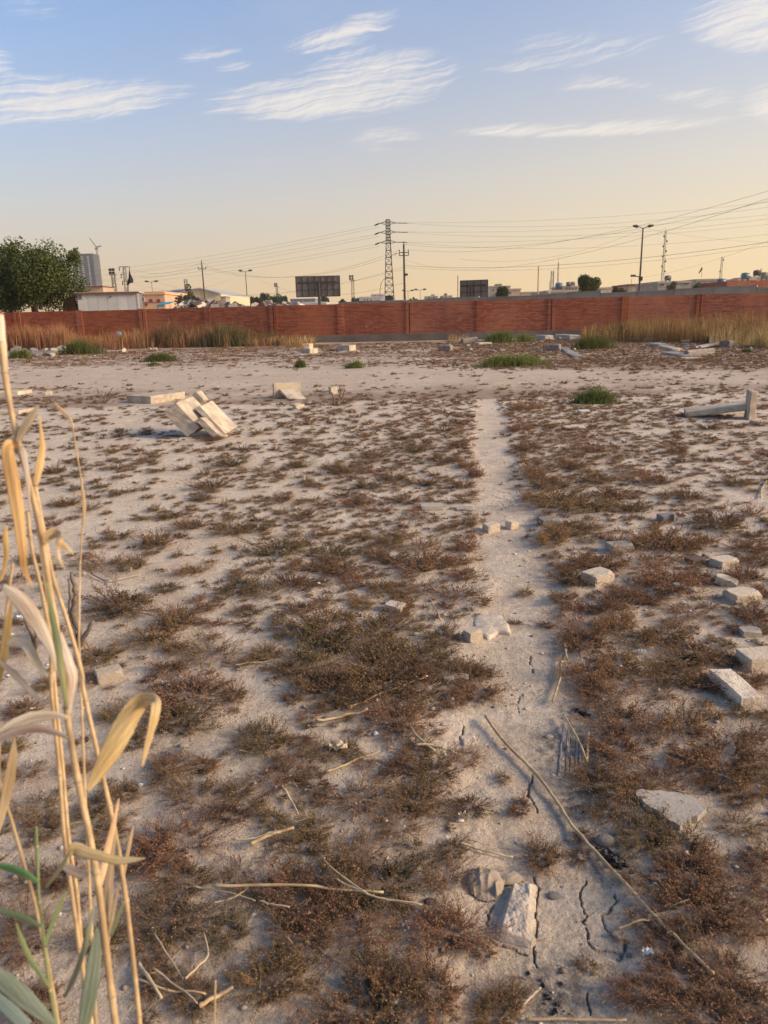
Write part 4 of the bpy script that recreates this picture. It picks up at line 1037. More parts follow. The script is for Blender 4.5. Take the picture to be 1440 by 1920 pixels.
# ------------------------------------------------------------------ stones and slabs
STONE_CACHE = {}
def stone_mesh(kind, seed, material):
    """kind: block (broken brick) or pebble; unit size, sits on z = 0"""
    key = (kind, seed, material)
    if key in STONE_CACHE: return STONE_CACHE[key]
    r = random.Random(seed * 31 + len(kind)); bm = bmesh.new()
    if kind == 'pebble':
        bmesh.ops.create_icosphere(bm, subdivisions=2, radius=.5)
        ph = [r.uniform(0, 6) for _ in range(6)]
        for v in bm.verts:
            k = 1 + .09 * math.sin(v.co.x * 5 + ph[0]) + .09 * math.sin(v.co.y * 5 + ph[1]) + .08 * math.sin(v.co.z * 6 + ph[2])
            v.co *= k
            v.co.z += .35
    else:
        bmesh.ops.create_cube(bm, size=1.0)
        # knock off corners and edges, then roughen
        for _ in range(5):
            n = Vector((r.choice((-1, 1)) * r.uniform(.3, 1), r.choice((-1, 1)) * r.uniform(.3, 1), r.choice((-.6, 1, 1)) * r.uniform(.2, 1))).normalized()
            d = max(abs(v.co.dot(n)) for v in bm.verts) * r.uniform(.74, .93)
            res = bmesh.ops.bisect_plane(bm, geom=bm.verts[:] + bm.edges[:] + bm.faces[:], plane_co=n * d, plane_no=n, clear_outer=True)
            ed = [e for e in res['geom_cut'] if isinstance(e, bmesh.types.BMEdge)]
            if ed: bmesh.ops.contextual_create(bm, geom=ed)
        bmesh.ops.bevel(bm, geom=bm.edges[:], offset=.035, segments=1, affect='EDGES', clamp_overlap=True)
        bmesh.ops.triangulate(bm, faces=bm.faces[:])
        bmesh.ops.subdivide_edges(bm, edges=[e for e in bm.edges if e.calc_length() > .3], cuts=2)
        bmesh.ops.triangulate(bm, faces=bm.faces[:])
        for v in bm.verts: v.co += Vector((r.uniform(-1, 1), r.uniform(-1, 1), r.uniform(-1, 1))) * .021
        z0 = min(v.co.z for v in bm.verts)
        for v in bm.verts: v.co.z -= z0
    me = bpy.data.meshes.new('stone'); bmesh.ops.recalc_face_normals(bm, faces=bm.faces); bm.to_mesh(me); bm.free()
    if kind == 'pebble': me.polygons.foreach_set('use_smooth', [True] * len(me.polygons))
    me.materials.append(MAT[material]); STONE_CACHE[key] = me
    return me
LANDMARKS = []       # short phrase, pixel x, y
def stone(name, px, py, w, d, h, kind, material, seed, label, cat='stone', rot=0.0, tilt=(0, 0), group=None, sink=.12, mark=None):
    """px, py: where its foot shows; w (metres across), d deep, h high"""
    g = G(px, py); g = G(px, py - 0); y = g.y + d * .5; x = g.x * y / g.y
    o = bpy.data.objects.new(name, stone_mesh(kind, seed, material)); COL.objects.link(o)
    o.location = (x, y, gz(x, y) - h * sink); o.scale = (w, d, h); o.rotation_euler = (R(tilt[0]), R(tilt[1]), R(rot))
    if mark: LANDMARKS.append((mark, px, py))
    return tag(o, label, cat, group)
def S(px, py, wpx, hpx, kind, material, label, deep=None, rot=0.0, tilt=(0, 0), name=None, mark=None, seed=None, cat='stone', group=None):
    k = depth_at(px, py) / F
    w = wpx * k; h = hpx * k * .60; d = deep or w * .72
    return stone(name or ('pebble' if kind == 'pebble' else 'stone_block'), px, py, w, d, h, kind, material, seed if seed is not None else int(px * 7 + py) % 9, label, cat, rot, tilt, group, mark=mark)
# broken bricks and stones near the path and on the right
S(886, 1206, 32, 38, 'block', 'stone', 'upright yellowish half brick beside the flat grey stone on the path', rot=35, mark='the upright half brick', name='half_brick')
S(921, 994, 28, 30, 'block', 'stone', 'larger of two pale cubes standing side by side on the path', rot=30, mark='the pair of pale cubes', name='half_brick')
S(959, 988, 22, 24, 'block', 'stone', 'smaller right-hand one of two pale cubes on the path', rot=38, tilt=(0, 10), name='half_brick')
S(1028, 986, 36, 22, 'block', 'grey_stone', 'flat greyish stone right of the two pale cubes', rot=15)
S(1120, 1100, 52, 40, 'block', 'stone', 'big pale block at the left end of the right-hand stones', rot=32, mark='the big pale block', name='half_brick')
S(1161, 1040, 44, 28, 'block', 'white_stone', 'chalky white block half hidden in shrubs above the big pale block', rot=10, mark='the chalky white block')
S(1302, 1062, 32, 18, 'block', 'brown_stone', 'pinkish low stone beside a leaning chip right of centre', rot=20)
S(1356, 1070, 44, 26, 'block', 'stone', 'pale flat-topped block behind two others near the right edge', rot=22, mark='the pale flat-topped block')
S(1358, 1104, 38, 24, 'block', 'stone', 'sloping wedge-shaped pale stone between two larger pale blocks', rot=-25, tilt=(0, 14))
S(1390, 1134, 56, 34, 'block', 'stone', 'rounded pale block in front of the wedge-shaped stone', rot=12, mark='the rounded pale block')
S(1420, 1262, 68, 52, 'block', 'stone', 'largest pale boulder cut by the right edge', rot=8, mark='the large boulder at the right edge')
S(1250, 982, 32, 22, 'block', 'grey_stone', 'grey stone with a pointed chip among shrubs at upper right', rot=10, mark='the grey stone at upper right')
S(1262, 982, 10, 26, 'block', 'grey_stone', 'thin pointed chip standing beside the grey stone at upper right', rot=40, name='stone_chip')
S(1404, 1198, 36, 24, 'block', 'white_stone', 'whitish crumbly stone above the large boulder at right', rot=0)
S(1320, 1052, 12, 14, 'block', 'grey_stone', 'little leaning chip right of the pinkish low stone', tilt=(0, 25), name='stone_chip')
S(1270, 1108, 20, 12, 'block', 'white_stone', 'small white rubble bit in shrubs left of the rounded block', rot=20, name='stone_chip')
S(1292, 1114, 22, 12, 'block', 'stone', 'small tan rubble bit beside the small white one', rot=-20, name='stone_chip')
S(741, 1152, 36, 26, 'block', 'stone', 'pinkish brick piece lying on a shrub left of the path', rot=-30, mark='the pinkish brick piece', name='half_brick')
S(841, 1282, 20, 20, 'block', 'white_stone', 'left one of two small grey-white stones touching each other', rot=10, mark='the two touching stones')
S(863, 1280, 30, 20, 'block', 'white_stone', 'right one of two small grey-white stones touching each other', rot=-10)
S(836, 1319, 26, 20, 'pebble', 'dark_stone', 'smooth dark slate-coloured pebble at the left border of the path', mark='the dark pebble')
S(781, 1197, 16, 14, 'pebble', 'white_stone', 'round pale pebble near the upright half brick')
S(653, 1262, 14, 13, 'pebble', 'white_stone', 'pale pebble between shrubs above the long straws')
S(613, 1355, 14, 11, 'pebble', 'grey_stone', 'grey pebble at the left tip of the long straws')
S(207, 1284, 46, 38, 'block', 'stone', 'tan broken rock right of the dead stump', rot=30, mark='the tan broken rock')
S(330, 1427, 30, 16, 'block', 'grey_stone', 'grey flat stone near the folded reed leaf', rot=10, mark='the grey flat stone')
S(346, 1408, 18, 14, 'pebble', 'white_stone', 'pale egg-shaped pebble just above the grey flat stone')
S(241, 1075, 14, 14, 'block', 'white_stone', 'small white stone in a shrub above the dead stump', name='stone_chip')
S(153, 1085, 16, 14, 'block', 'white_stone', 'white stone chip at the tip of the dead stump', name='stone_chip')
S(774, 1714, 18, 16, 'pebble', 'brown_stone', 'round brown pebble in the large shrub mass at the bottom', mark='the round brown pebble')
S(806, 1702, 24, 20, 'pebble', 'brown_stone', 'larger dull brown stone beside the round brown pebble')
S(1040, 1680, 26, 16, 'pebble', 'grey_stone', 'smooth grey pebble right of the half-buried slab')
S(1152, 1757, 18, 16, 'pebble', 'grey_stone', 'small grey pebble at the end of the short straw by the cracks')
S(1134, 1592, 40, 34, 'pebble', 'grey_stone', 'rounded grey stone with burnt ash in front', mark='the ash-stained grey stone')
S(1168, 1612, 20, 16, 'pebble', 'grey_stone', 'small grey pebble right of the burnt ash')
S(1232, 1645, 16, 14, 'pebble', 'brown_stone', 'upper one of two small stones right of the long cane')
S(1233, 1663, 26, 18, 'block', 'grey_stone', 'lower one of two small stones right of the long cane', mark='the two small stones right of the cane')
S(1383, 1678, 18, 17, 'pebble', 'grey_stone', 'round pale pebble near the right edge above the lower shrubs', mark='the round pebble near the right edge')
S(1371, 1697, 14, 11, 'block', 'grey_stone', 'angular grey chip below the round pebble near the right edge', name='stone_chip')
S(1030, 1382, 16, 10, 'pebble', 'white_stone', 'pale pebble at the head of the burnt plank')
S(1326, 1822, 36, 18, 'pebble', 'grey_stone', 'low grey stone under the lower end of the long cane', mark='the low grey stone at the cane end')
S(810, 954, 42, 14, 'block', 'white_stone', 'flat whitish slab fragment sunk in soil left of the path', rot=5, name='stone_flake')
S(871, 955, 32, 9, 'block', 'white_stone', 'thin pale flake beside the path left of the two cubes', rot=0, name='stone_flake')
S(1075, 808, 40, 9, 'block', 'stone', 'flat pale tile lying among shrubs below the green clump', rot=0, name='stone_flake', mark='the flat pale tile')
S(1094, 773, 20, 9, 'block', 'paper', 'crushed white carton just below the green clump', rot=10, name='crushed_carton', cat='carton')
S(560, 769, 18, 16, 'block', 'stone', 'small sunlit stone cube in front of the lying slab pair', rot=38, name='half_brick', mark='the small sunlit cube')
S(625, 739, 14, 24, 'block', 'stone', 'pointed pale stone standing behind the dry stump', rot=30)
S(1240, 1193, 18, 10, 'block', 'white_stone', 'small bluish white chip in the soil right of centre', name='stone_chip')

def poly_slab(name, outline, thick, material, label, cat, tilt=0.0, mark=None, lift=0.0, jag=.004):
    pts = [G(*p) for p in outline]; c = sum(pts, Vector()) / len(pts)
    z = gz(c.x, c.y) + lift
    fine = []
    for a, b in zip(pts, pts[1:] + pts[:1]):
        n = max(2, int((b - a).length / .02))
        for i in range(n):
            p = a.lerp(b, i / n); fine.append(Vector((p.x + rnd.uniform(-jag, jag), p.y + rnd.uniform(-jag, jag), z + (p.y - c.y) * tilt)))
    mb = MB().prism(fine, (0, 0, thick))
    if mark: LANDMARKS.append((mark, *[sum(q[i] for q in outline) / len(outline) for i in (0, 1)]))
    return obj(name, mb, material, origin=(c.x, c.y, z), label=label, cat=cat)
poly_slab('concrete_shard', [(1187, 1506), (1203, 1497), (1262, 1502), (1306, 1512), (1324, 1530), (1308, 1543), (1274, 1560), (1250, 1551), (1228, 1535)], .022, 'concrete', 'flat grey concrete shard with a jagged edge on the right', 'shard', .06, 'the concrete shard', .006, .007)
# flat grey stone set in the path
def mound_stone(name, outline, h, material, label, cat, mark=None, rough=.012, sink=.01, tiltx=0.0):
    pts = [G(*p) for p in outline]; c = sum(pts, Vector()) / len(pts); n = 40
    ring = []
    for k in range(n):
        f = k / n * len(pts); i = int(f); p = pts[i].lerp(pts[(i + 1) % len(pts)], f - i); ring.append(p)
    V, T = [], []; z0 = gz(c.x, c.y)
    levels = [(1.0, -.03), (1.0, h * .45), (.95, h * .85), (.8, h), (.5, h), (.22, h)]
    for t_, z in levels:
        for k, p in enumerate(ring):
            q = c.lerp(p, t_ * (1 + .012 * math.sin(k * 1.9) + .01 * math.sin(k * .7)))
            zz = z0 + z + (rough * (float(vnoise(q.x * 45, q.y * 45, 3)) - .5) * 2 if z > 0 else 0) + (q.x - c.x) * tiltx
            V.append((q.x, q.y, zz - sink))
    V.append((c.x, c.y, z0 + h - sink)); m = len(V) - 1
    mb = MB(); mb.v = [Vector(v) for v in V]
    for l in range(len(levels) - 1):
        for k in range(n): mb.f.append([l * n + k, l * n + (k + 1) % n, (l + 1) * n + (k + 1) % n, (l + 1) * n + k])
    for k in range(n): mb.f.append([(len(levels) - 1) * n + k, (len(levels) - 1) * n + (k + 1) % n, m])
    if mark: LANDMARKS.append((mark, *[sum(q[i] for q in outline) / len(outline) for i in (0, 1)]))
    return obj(name, mb, material, origin=(c.x, c.y, z0), label=label, cat=cat, smooth=True)
mound_stone('flat_stone', [(885, 1168), (895, 1152), (940, 1155), (955, 1172), (958, 1188), (935, 1186), (915, 1198), (893, 1190)], .026, 'crust', 'broad flat grey stone set in the path beside the upright half brick', 'stone', 'the flat grey stone', .004)
def buried_slab():
    A, B, C_, D_ = G(955, 1655), G(1005, 1656), G(1001, 1773), G(918, 1756); nu, nv = 30, 56; mb = MB()
    c = (A + B + C_ + D_) / 4; z0 = gz(c.x, c.y)
    for i in range(nu + 1):
        for j in range(nv + 1):
            u, v = i / nu, j / nv
            p = A.lerp(B, u).lerp(D_.lerp(C_, u), v)
            e = min(1, u / .22) * min(1, v / .05) * min(1, (1 - v) / .06)
            edge = .006 * math.sin(v * 23) + .004 * math.sin(v * 51)
            n1 = float(fbm(np.array([p.x / .05]), np.array([p.y / .05]), 4, 17)[0]); n2 = float(fbm(np.array([p.x / .012]), np.array([p.y / .012]), 2, 18)[0])
            z = z0 - .02 + .046 * (max(e, 0) ** .5) + n1 * .014 + n2 * .006
            if u > .80: p = p + Vector((edge, 0, 0)) * (u - .8) * 5; z -= .010 * (u - .8) * 5
            if i == nu: z = z0 - .05
            mb.v.append(Vector((p.x, p.y, z)))
    for i in range(nu):
        for j in range(nv): k = i * (nv + 1) + j; mb.f.append([k, k + nv + 1, k + nv + 2, k + 1])
    k = len(mb.v)
    LANDMARKS.append(('the half-buried slab', 965, 1710))
    obj('buried_slab', mb, 'crust', origin=(c.x, c.y, z0), label='half-buried rough pale slab at the bottom of the path', cat='stone')
buried_slab()
mound_stone('sunk_brick', [(862, 1378), (890, 1375), (896, 1392), (868, 1396)], .016, 'stone', 'tan brick face flush with the soil left of the path', 'stone', None, .004)

# ------------------------------------------------------------------ cast slabs and blocks lying about (old kerb and marker slabs)
def roughen(o, amt, cuts=3):
    """break up the straight edges of a cast block"""
    me = o.data; bm = bmesh.new(); bm.from_mesh(me)
    bmesh.ops.subdivide_edges(bm, edges=[e for e in bm.edges if e.calc_length() > .09], cuts=cuts, use_grid_fill=True)
    r = random.Random(len(bm.verts))
    for v in bm.verts: v.co += Vector((r.uniform(-1, 1), r.uniform(-1, 1), r.uniform(-1, 1))) * amt
    bm.to_mesh(me); bm.free(); return o
def slab_obj(name, o, a, b, c, material, label, cat='slab', mark=None, bev=.008, amt=.004, group=None):
    o, a, b, c = Vector(o), Vector(a), Vector(b), Vector(c)
    if mark:
        q = o + (a + b + c) * .5; px, py, _ = proj(q.x, q.y, q.z); LANDMARKS.append((mark, px, py))
    ob = obj(name, MB().obox(o, a, b, c), material, origin=o + (a + b) * .5, label=label, cat=cat, group=group, bev=bev)
    return roughen(ob, amt)
Z = Vector((0, 0, 1))
def on_ground(px, py, dz=-.02): g = GP(px, py); return g + Z * dz
p0 = GP(1386, 1332); slab_obj('long_brick', p0 - Z * .02, GP(1430, 1330) - p0 + Z * 0, GP(1326, 1280) - p0, Z * .075, 'stone', 'long flat pale brick slab lying askew near the right edge', mark='the long brick slab', amt=.003, bev=.005)
# lying thick slab left
p0 = on_ground(283, 757); slab_obj('cast_slab', p0, G(238, 755) - G(283, 757), (.47, .80, 0), Z * .17, 'slab', 'thick pale slab lying flat with its sunlit side to the right', mark='the thick lying slab')
# tumbled group
def tumbled(name, quad, off, label, mark=None, amt=.005):
    """quad: four corners (pixel x, y, distance) of the face towards us; off: from the first corner to the one behind it"""
    q = [P(*p) for p in quad]; d = P(*off[1]) - P(*off[0])
    if mark: LANDMARKS.append((mark, 375, 785))
    c = sum(q, Vector()) / 4 + d * .5
    ob = obj(name, MB().quad_box(q + [p + d for p in q]), 'slab', origin=(c.x, c.y, 0), label=label, cat='slab', bev=.007)
    roughen(ob, amt)
tumbled('tumbled_block', [(307, 773, 10.1), (330, 755, 10.1), (374, 802, 9.98), (350, 820, 9.98)], ((330, 755, 10.1), (362, 742, 10.55)), 'large tilted block of the tumbled group, shaded face to the left', 'the tumbled blocks', .006)
tumbled('tumbled_slab', [(366, 789, 9.95), (375, 782, 9.95), (416, 819, 9.86), (406, 827, 9.86)], ((375, 782, 9.95), (388, 782, 10.15)), 'front narrow slab leaning on the tumbled block')
tumbled('tumbled_slab', [(365, 767, 10.2), (374, 761, 10.2), (424, 813, 9.97), (415, 819, 9.97)], ((374, 761, 10.2), (398, 751, 10.75)), 'wide sunlit slab leaning on the tumbled block', None, .006)
tumbled('tumbled_slab', [(359, 742, 10.6), (368, 733, 10.6), (382, 751, 10.55), (372, 761, 10.55)], ((368, 733, 10.6), (378, 732, 10.85)), 'short piece on top of the tumbled group')
g = on_ground(335, 826); slab_obj('stone_flake', g, (.16, .02, 0), (0, .12, 0), Z * .035, 'slab', 'flat flake on the soil in front of the tumbled group', cat='stone')
# upright slab with another leaning on it
p0 = on_ground(513, 746, -.03); u = Vector((.52, .16, 0)); n_ = Vector((.16, -.52, 0)).normalized()
slab_obj('upright_slab', p0, u, n_ * -.10, Vector((.02, -.02, .33)), 'slab', 'upright slab with a second slab leaning on its front', mark='the leaning slab pair')
p1 = p0 + u * .22 + n_ * .03 + Z * .21
slab_obj('leaning_slab', p1, u * .62, n_ * .42 + Vector((.12, 0, -.17)), Vector((0, .01, -.06)), 'slab', 'thin slab leaning down from the upright slab')
# fallen beam with upright end block on the right
p0 = GP(1284, 783); p0.z -= .01; q0 = G(1400, 785)
d_ = (q0 - G(1284, 783)); L_ = d_.length
slab_obj('fallen_beam', p0, d_.normalized() * (L_ + .02) + Z * .12, Vector((.16, .44, 0)), Vector((0, 0, .085)), 'slab', 'long pale beam lying with its right end propped on an upright block', cat='beam', mark='the fallen beam')
p0 = on_ground(1403, 789); slab_obj('end_block', p0, (.10, .012, 0), (.10, .34, 0), Z * .42, 'slab', 'upright square block propping the right end of the fallen beam', mark=None)
p0 = on_ground(1418, 797); slab_obj('stone_flake', p0, (.30, 0, 0), (0, .2, 0), Z * .05, 'slab', 'flat pale piece right in front of the upright end block', cat='stone')
# slabs at the left border
p0 = on_ground(-20, 743); slab_obj('cast_slab', p0, (.62, .05, 0), (.1, .5, 0), Z * .09, 'slab', 'flat pale slab at the left edge behind the reed tops')
p0 = on_ground(-30, 779); slab_obj('cast_slab', p0, (.62, .02, 0), (.1, .45, 0), Z * .08, 'slab', 'nearer flat slab cut by the left edge')
p0 = on_ground(85, 741); slab_obj('stone_flake', p0, (.13, .04, 0), (-.03, .1, 0), Z * .09, 'stone', 'small pinkish lump right of the left-edge slabs', cat='stone')
# two block things in the back middle
p0 = on_ground(581, 663); slab_obj('kerb_block', p0, G(567, 662) - G(581, 663), (.32, .5, 0), Z * .22, 'slab', 'lower block of the stepped pair in the back middle')
p0 = on_ground(581, 663) + Vector((-.28, .12, .205)); slab_obj('kerb_block', p0, (.26, 0, 0), (.14, .32, 0), Z * .21, 'slab', 'upper block of the stepped pair in the back middle')
p0 = on_ground(655, 658); slab_obj('kerb_block', p0, G(632, 657) - G(655, 658), (.28, .6, 0), Z * .27, 'slab', 'single pale block right of the stepped pair')
p0 = on_ground(655, 660, .0); slab_obj('stone_flake', p0 + Vector((-.4, -.05, 0)), (.75, 0, 0), (.1, .3, 0), Z * .05, 'slab', 'thin footing under the single pale block', cat='stone')
# slabs and rubble along the back right
def far_slab(px0, py0, px1, py1, h, deep, label, material='white_stone', name='broken_slab', rise=0.0, cat='slab'):
    a, b = G(px0, py0), G(px1, py1)
    slab_obj(name, a - Z * .03, (b - a) + Z * rise, (b - a).normalized().cross(Z) * -deep, Z * h * .68, material, label, cat=cat, amt=.016, bev=.02)
far_slab(822, 658, 844, 658, .36, .4, 'greyish cube left of the green weeds at the back', 'grey_stone')
far_slab(846, 657, 863, 655, .22, .4, 'brown broken lump beside the greyish cube at the back', 'brown_stone', 'broken_lump', cat='stone')
far_slab(868, 644, 896, 643, .34, .4, 'grey leaning slab left of the green weeds below the wall', 'grey_stone', rise=.1)
far_slab(898, 646, 922, 645, .16, .5, 'low grey slab at the edge of the green weeds')
far_slab(920, 641, 938, 640, .26, .4, 'grey lump at the foot of the green weeds', 'grey_stone', 'broken_lump', cat='stone')
far_slab(968, 633, 1002, 634, .34, .7, 'large pale slab tilted on the rubble right of the green weeds', rise=.02)
far_slab(1003, 636, 1022, 637, .36, .5, 'whitish block beside the large tilted slab')
far_slab(1040, 635, 1068, 637, .38, .6, 'chunky white block right of the tilted slab under the wall')
far_slab(1022, 657, 1048, 657, .37, .4, 'square grey block standing alone in the brown cover', 'grey_stone')
far_slab(1050, 653, 1060, 662, .12, .3, 'upper piece of the crumbled kerb line', name='kerb_fragment')
far_slab(1061, 663, 1074, 670, .12, .35, 'lower piece of the crumbled kerb line', name='kerb_fragment')
far_slab(1224, 641, 1256, 637, .22, .5, 'pale slab at the back left of the ring of slabs', rise=.08)
far_slab(1235, 634, 1262, 633, .22, .5, 'grey slab behind the ring of slabs', 'grey_stone')
far_slab(1266, 634, 1298, 635, .36, .35, 'standing plank-like slab at the back of the ring')
far_slab(1289, 642, 1308, 637, .16, .3, 'thin slab in the middle back of the ring', rise=.05)
far_slab(1215, 647, 1234, 650, .18, .4, 'pale slab at the left end of the ring')
far_slab(1236, 655, 1262, 657, .24, .4, 'long slab on the left side of the ring, lying askew', rise=-.08)
far_slab(1240, 663, 1277, 670, .14, .4, 'crumbled kerb at the front left of the ring', name='kerb_fragment')
far_slab(1290, 668, 1341, 663, .30, .16, 'long upright kerb slab at the front of the ring', 'grey_stone')
far_slab(1283, 674, 1318, 673, .10, .35, 'flat pale kerb piece before the long upright kerb slab')
far_slab(1315, 652, 1368, 648, .12, .3, 'long narrow slab on the right side of the ring, one end raised', rise=.12)
far_slab(1367, 651, 1376, 650, .40, .4, 'upright end slab at the right of the ring', 'grey_stone')
far_slab(1345, 644, 1358, 643, .50, .4, 'grey heap block behind the right side of the ring', 'grey_stone', 'broken_lump', cat='stone')

# ------------------------------------------------------------------ rubble heaps
def rubble(n, xr, yr, label, group, mats, smin, smax):
    for i in range(n):
        px, py = rnd.uniform(*xr), rnd.uniform(*yr)
        k = depth_at(px, py) / F; s = rnd.uniform(smin, smax)
        stone('rubble_stone', px, py, s * rnd.uniform(.8, 1.4), s, s * rnd.uniform(.5, .9), 'block', rnd.choice(mats), rnd.randrange(9), label, 'stone', rnd.uniform(0, 360), (rnd.uniform(-30, 30), rnd.uniform(-30, 30)), group)
rubble(42, (28, 118), (645, 668), 'broken grey-white stone in the rubble heap below the brown grass at left', 'rubble heap at left', ('white_stone', 'grey_stone', 'grey_stone', 'white_stone'), .14, .42)
rubble(26, (180, 330), (640, 662), 'small pale stone strewn in the line below the brown grass at left', 'stones below the grass at left', ('stone', 'white_stone', 'brown_stone'), .10, .24)
rubble(30, (830, 1110), (636, 664), 'small rubble stone scattered below the green weeds at the back', 'rubble at the back', ('white_stone', 'grey_stone', 'grey_stone'), .08, .18)
rubble(22, (1180, 1420), (640, 690), 'small rubble stone scattered around the ring of slabs', 'rubble round the ring of slabs', ('white_stone', 'grey_stone', 'grey_stone'), .06, .15)
def back_heap(px0, px1, top, Y, n, label, seed):
    """heap of rubble showing above the wall: a mound with chunks on it"""
    r = random.Random(seed)
    x0, x1 = P(px0, 570, Y).x, P(px1, 570, Y).x; h = max(zat(a, b, Y) for a, b in top)
    root = thing('rubble_heap', ((x0 + x1) / 2, Y, 0), label, 'rubble heap')
    tx = [P(a, b, Y).x for a, b in top]; tz = [zat(a, b, Y) for a, b in top]
    nx, ny = 40, 14; mb = MB()
    def hz(x, y):
        t = abs(y - Y) / 4.0
        return float(np.interp(x, tx, tz)) * max(0, 1 - t ** 1.5) + .2 * (float(fbm(np.array([x / .6]), np.array([y / .6]), 3, seed)[0])) - .15
    for i in range(nx + 1):
        for j in range(ny + 1):
            x, y = x0 + (x1 - x0) * i / nx, Y - 4 + 8 * j / ny
            mb.v.append(Vector((x, y, hz(x, y))))
    for i in range(nx):
        for j in range(ny): mb.f.append([i * (ny + 1) + j, (i + 1) * (ny + 1) + j, (i + 1) * (ny + 1) + j + 1, i * (ny + 1) + j + 1])
    obj('mound', mb, 'brown_stone', root)
    mats = ('grey_stone', 'brown_stone', 'stone', 'white_stone', 'red_brown', 'dark_stone')
    for k in range(n):
        x, y = r.uniform(x0, x1), Y + r.uniform(-2.6, .4); s = r.uniform(.16, .55)
        o = link('chunk', stone_mesh('block', r.randrange(9), mats[min(5, int(abs(r.gauss(0, 1.6))))]), (x - root.location.x, y - Y, hz(x, y) - s * .2), r.uniform(0, 6), (s * r.uniform(.7, 1.8), s, s * r.uniform(.4, 1)), parent=root)
        o.rotation_euler = (r.uniform(-.7, .7), r.uniform(-.7, .7), r.uniform(0, 6))
back_heap(333, 398, [(333, 578), (345, 567), (360, 564), (378, 560), (388, 566), (398, 572)], 56, 130, 'brown rubble heap rising behind the wall below the slanting pole', 3)
back_heap(392, 560, [(392, 571), (405, 566), (420, 569), (440, 568), (465, 569), (500, 570), (530, 569), (560, 571)], 55, 120, 'long low ridge of broken concrete behind the wall left of the billboard', 5)

# ------------------------------------------------------------------ dry stumps
def stump(px, py, branches, label, mark, material='wood'):
    g = GP(px, py); root = thing('dead_stump', g, label, 'stump')
    k = depth_at(px, py) / F
    for br in branches:
        pts = []; dy = rnd.uniform(-.03, .03)
        raw = [(x, y) for x, y in br[1]]
        fine = []
        for (a, b), (c, d) in zip(raw[:-1], raw[1:]):
            for i in range(5): fine.append((a + (c - a) * i / 5 + rnd.uniform(-.22, .22) * br[0], b + (d - b) * i / 5))
        fine.append(raw[-1])
        n = len(fine)
        for i, (a, b) in enumerate(fine):
            q = P(a, b, g.y + dy * i / n * 2 + rnd.uniform(-.004, .004)); pts.append(q)
        rad = [br[0] * k * (.8 - .5 * i / n) * rnd.uniform(.65, 1.35) for i in range(n)]
        obj('branch', MB().tube(pts, rad, 7), material, root, smooth=True)
    if mark: LANDMARKS.append((mark, px, py))
stump(150, 1215, [(9, [(150, 1215), (146, 1175), (138, 1140), (143, 1115), (133, 1072)]), (7, [(148, 1212), (128, 1165), (133, 1120), (128, 1085)]), (8, [(150, 1215), (160, 1190), (175, 1165)]),
                   (7, [(155, 1222), (185, 1225), (210, 1210)]), (10, [(150, 1220), (120, 1215), (95, 1235), (60, 1228)]), (5, [(190, 1222), (205, 1217), (212, 1205)])], 'twisted dead grey stump behind the reed stems', 'the dead grey stump')
stump(64, 1222, [(7, [(64, 1222), (60, 1190), (48, 1160), (40, 1150)]), (6, [(66, 1222), (70, 1190), (62, 1165)]), (5, [(64, 1224), (50, 1210), (35, 1212)])], 'smaller dead stump at the left hidden behind reed leaves', None)
stump(195, 757, [(2.2, [(193, 757), (186, 742), (183, 728)]), (2.0, [(195, 757), (197, 744), (199, 735)]), (2.6, [(197, 756), (208, 745), (223, 736)]), (1.5, [(195, 757), (205, 742), (210, 728), (214, 727)]), (1.6, [(194, 757), (188, 748), (190, 738)])], 'thorny dry stub left of the thick lying slab', 'the dry stub by the lying slab')
stump(628, 762, [(4, [(628, 762), (626, 748), (622, 735)]), (4, [(632, 760), (638, 744), (640, 728)]), (3, [(634, 760), (645, 742), (646, 728)]), (2.6, [(624, 768), (605, 757), (585, 751)]), (2.0, [(622, 766), (610, 760), (598, 752)]), (1.6, [(636, 762), (640, 740), (636, 722)]), (1.6, [(626, 760), (612, 752), (606, 742)])], 'grey dry stump right of the leaning slab pair', 'the grey dry stump')
stump(428, 876, [(3, [(430, 876), (424, 866), (420, 858)]), (2.2, [(432, 876), (440, 868), (456, 866)]), (2, [(428, 876), (432, 862), (434, 854)])], 'low broken stub half covered by a shrub below the tumbled blocks', 'the low broken stub')

# ------------------------------------------------------------------ straws and canes on the ground
def straw(pts, wpx, label, material='straw_pale', lift=.012, name='straw', mark=None, cat='straw', ends=0.0):
    w = []
    fine = []
    for k in range(len(pts) - 1):
        q0, q1, q2, q3 = (np.array(pts[max(0, min(len(pts) - 1, k + j))], float) for j in (-1, 0, 1, 2))
        for i in range(5):
            t = i / 5; v = .5 * (2 * q1 + (q2 - q0) * t + (2 * q0 - 5 * q1 + 4 * q2 - q3) * t * t + (3 * q1 - q0 - 3 * q2 + q3) * t ** 3); fine.append((float(v[0]), float(v[1])))
    fine.append(pts[-1]); n = len(fine)
    for i, (a, b) in enumerate(fine):
        g = GP(a, b); g.z += lift + ends * (abs(2 * i / (n - 1) - 1) ** 2) + rnd.uniform(-.002, .002); w.append(g)
    mx, my = pts[len(pts) // 2]
    r0 = wpx * .5 * depth_at(mx, my) / F
    rad = [r0 * (1.12 if i % 5 == 0 else 1.0) * (1 - .35 * i / n) for i in range(n)]
    o = obj(name, MB().tube(w, rad, 6), material, origin=w[0], label=label, cat=cat, smooth=True)
    if mark: LANDMARKS.append((mark, mx, my))
straw([(593, 1366), (640, 1354), (690, 1345)], 6, 'thick straw lying below the longer straw in the middle', 'straw', mark='the pair of long straws', ends=.01)
straw([(655, 1340), (720, 1311), (802, 1283)], 5, 'long straw slanting up to the right in the middle', 'straw', ends=.012)
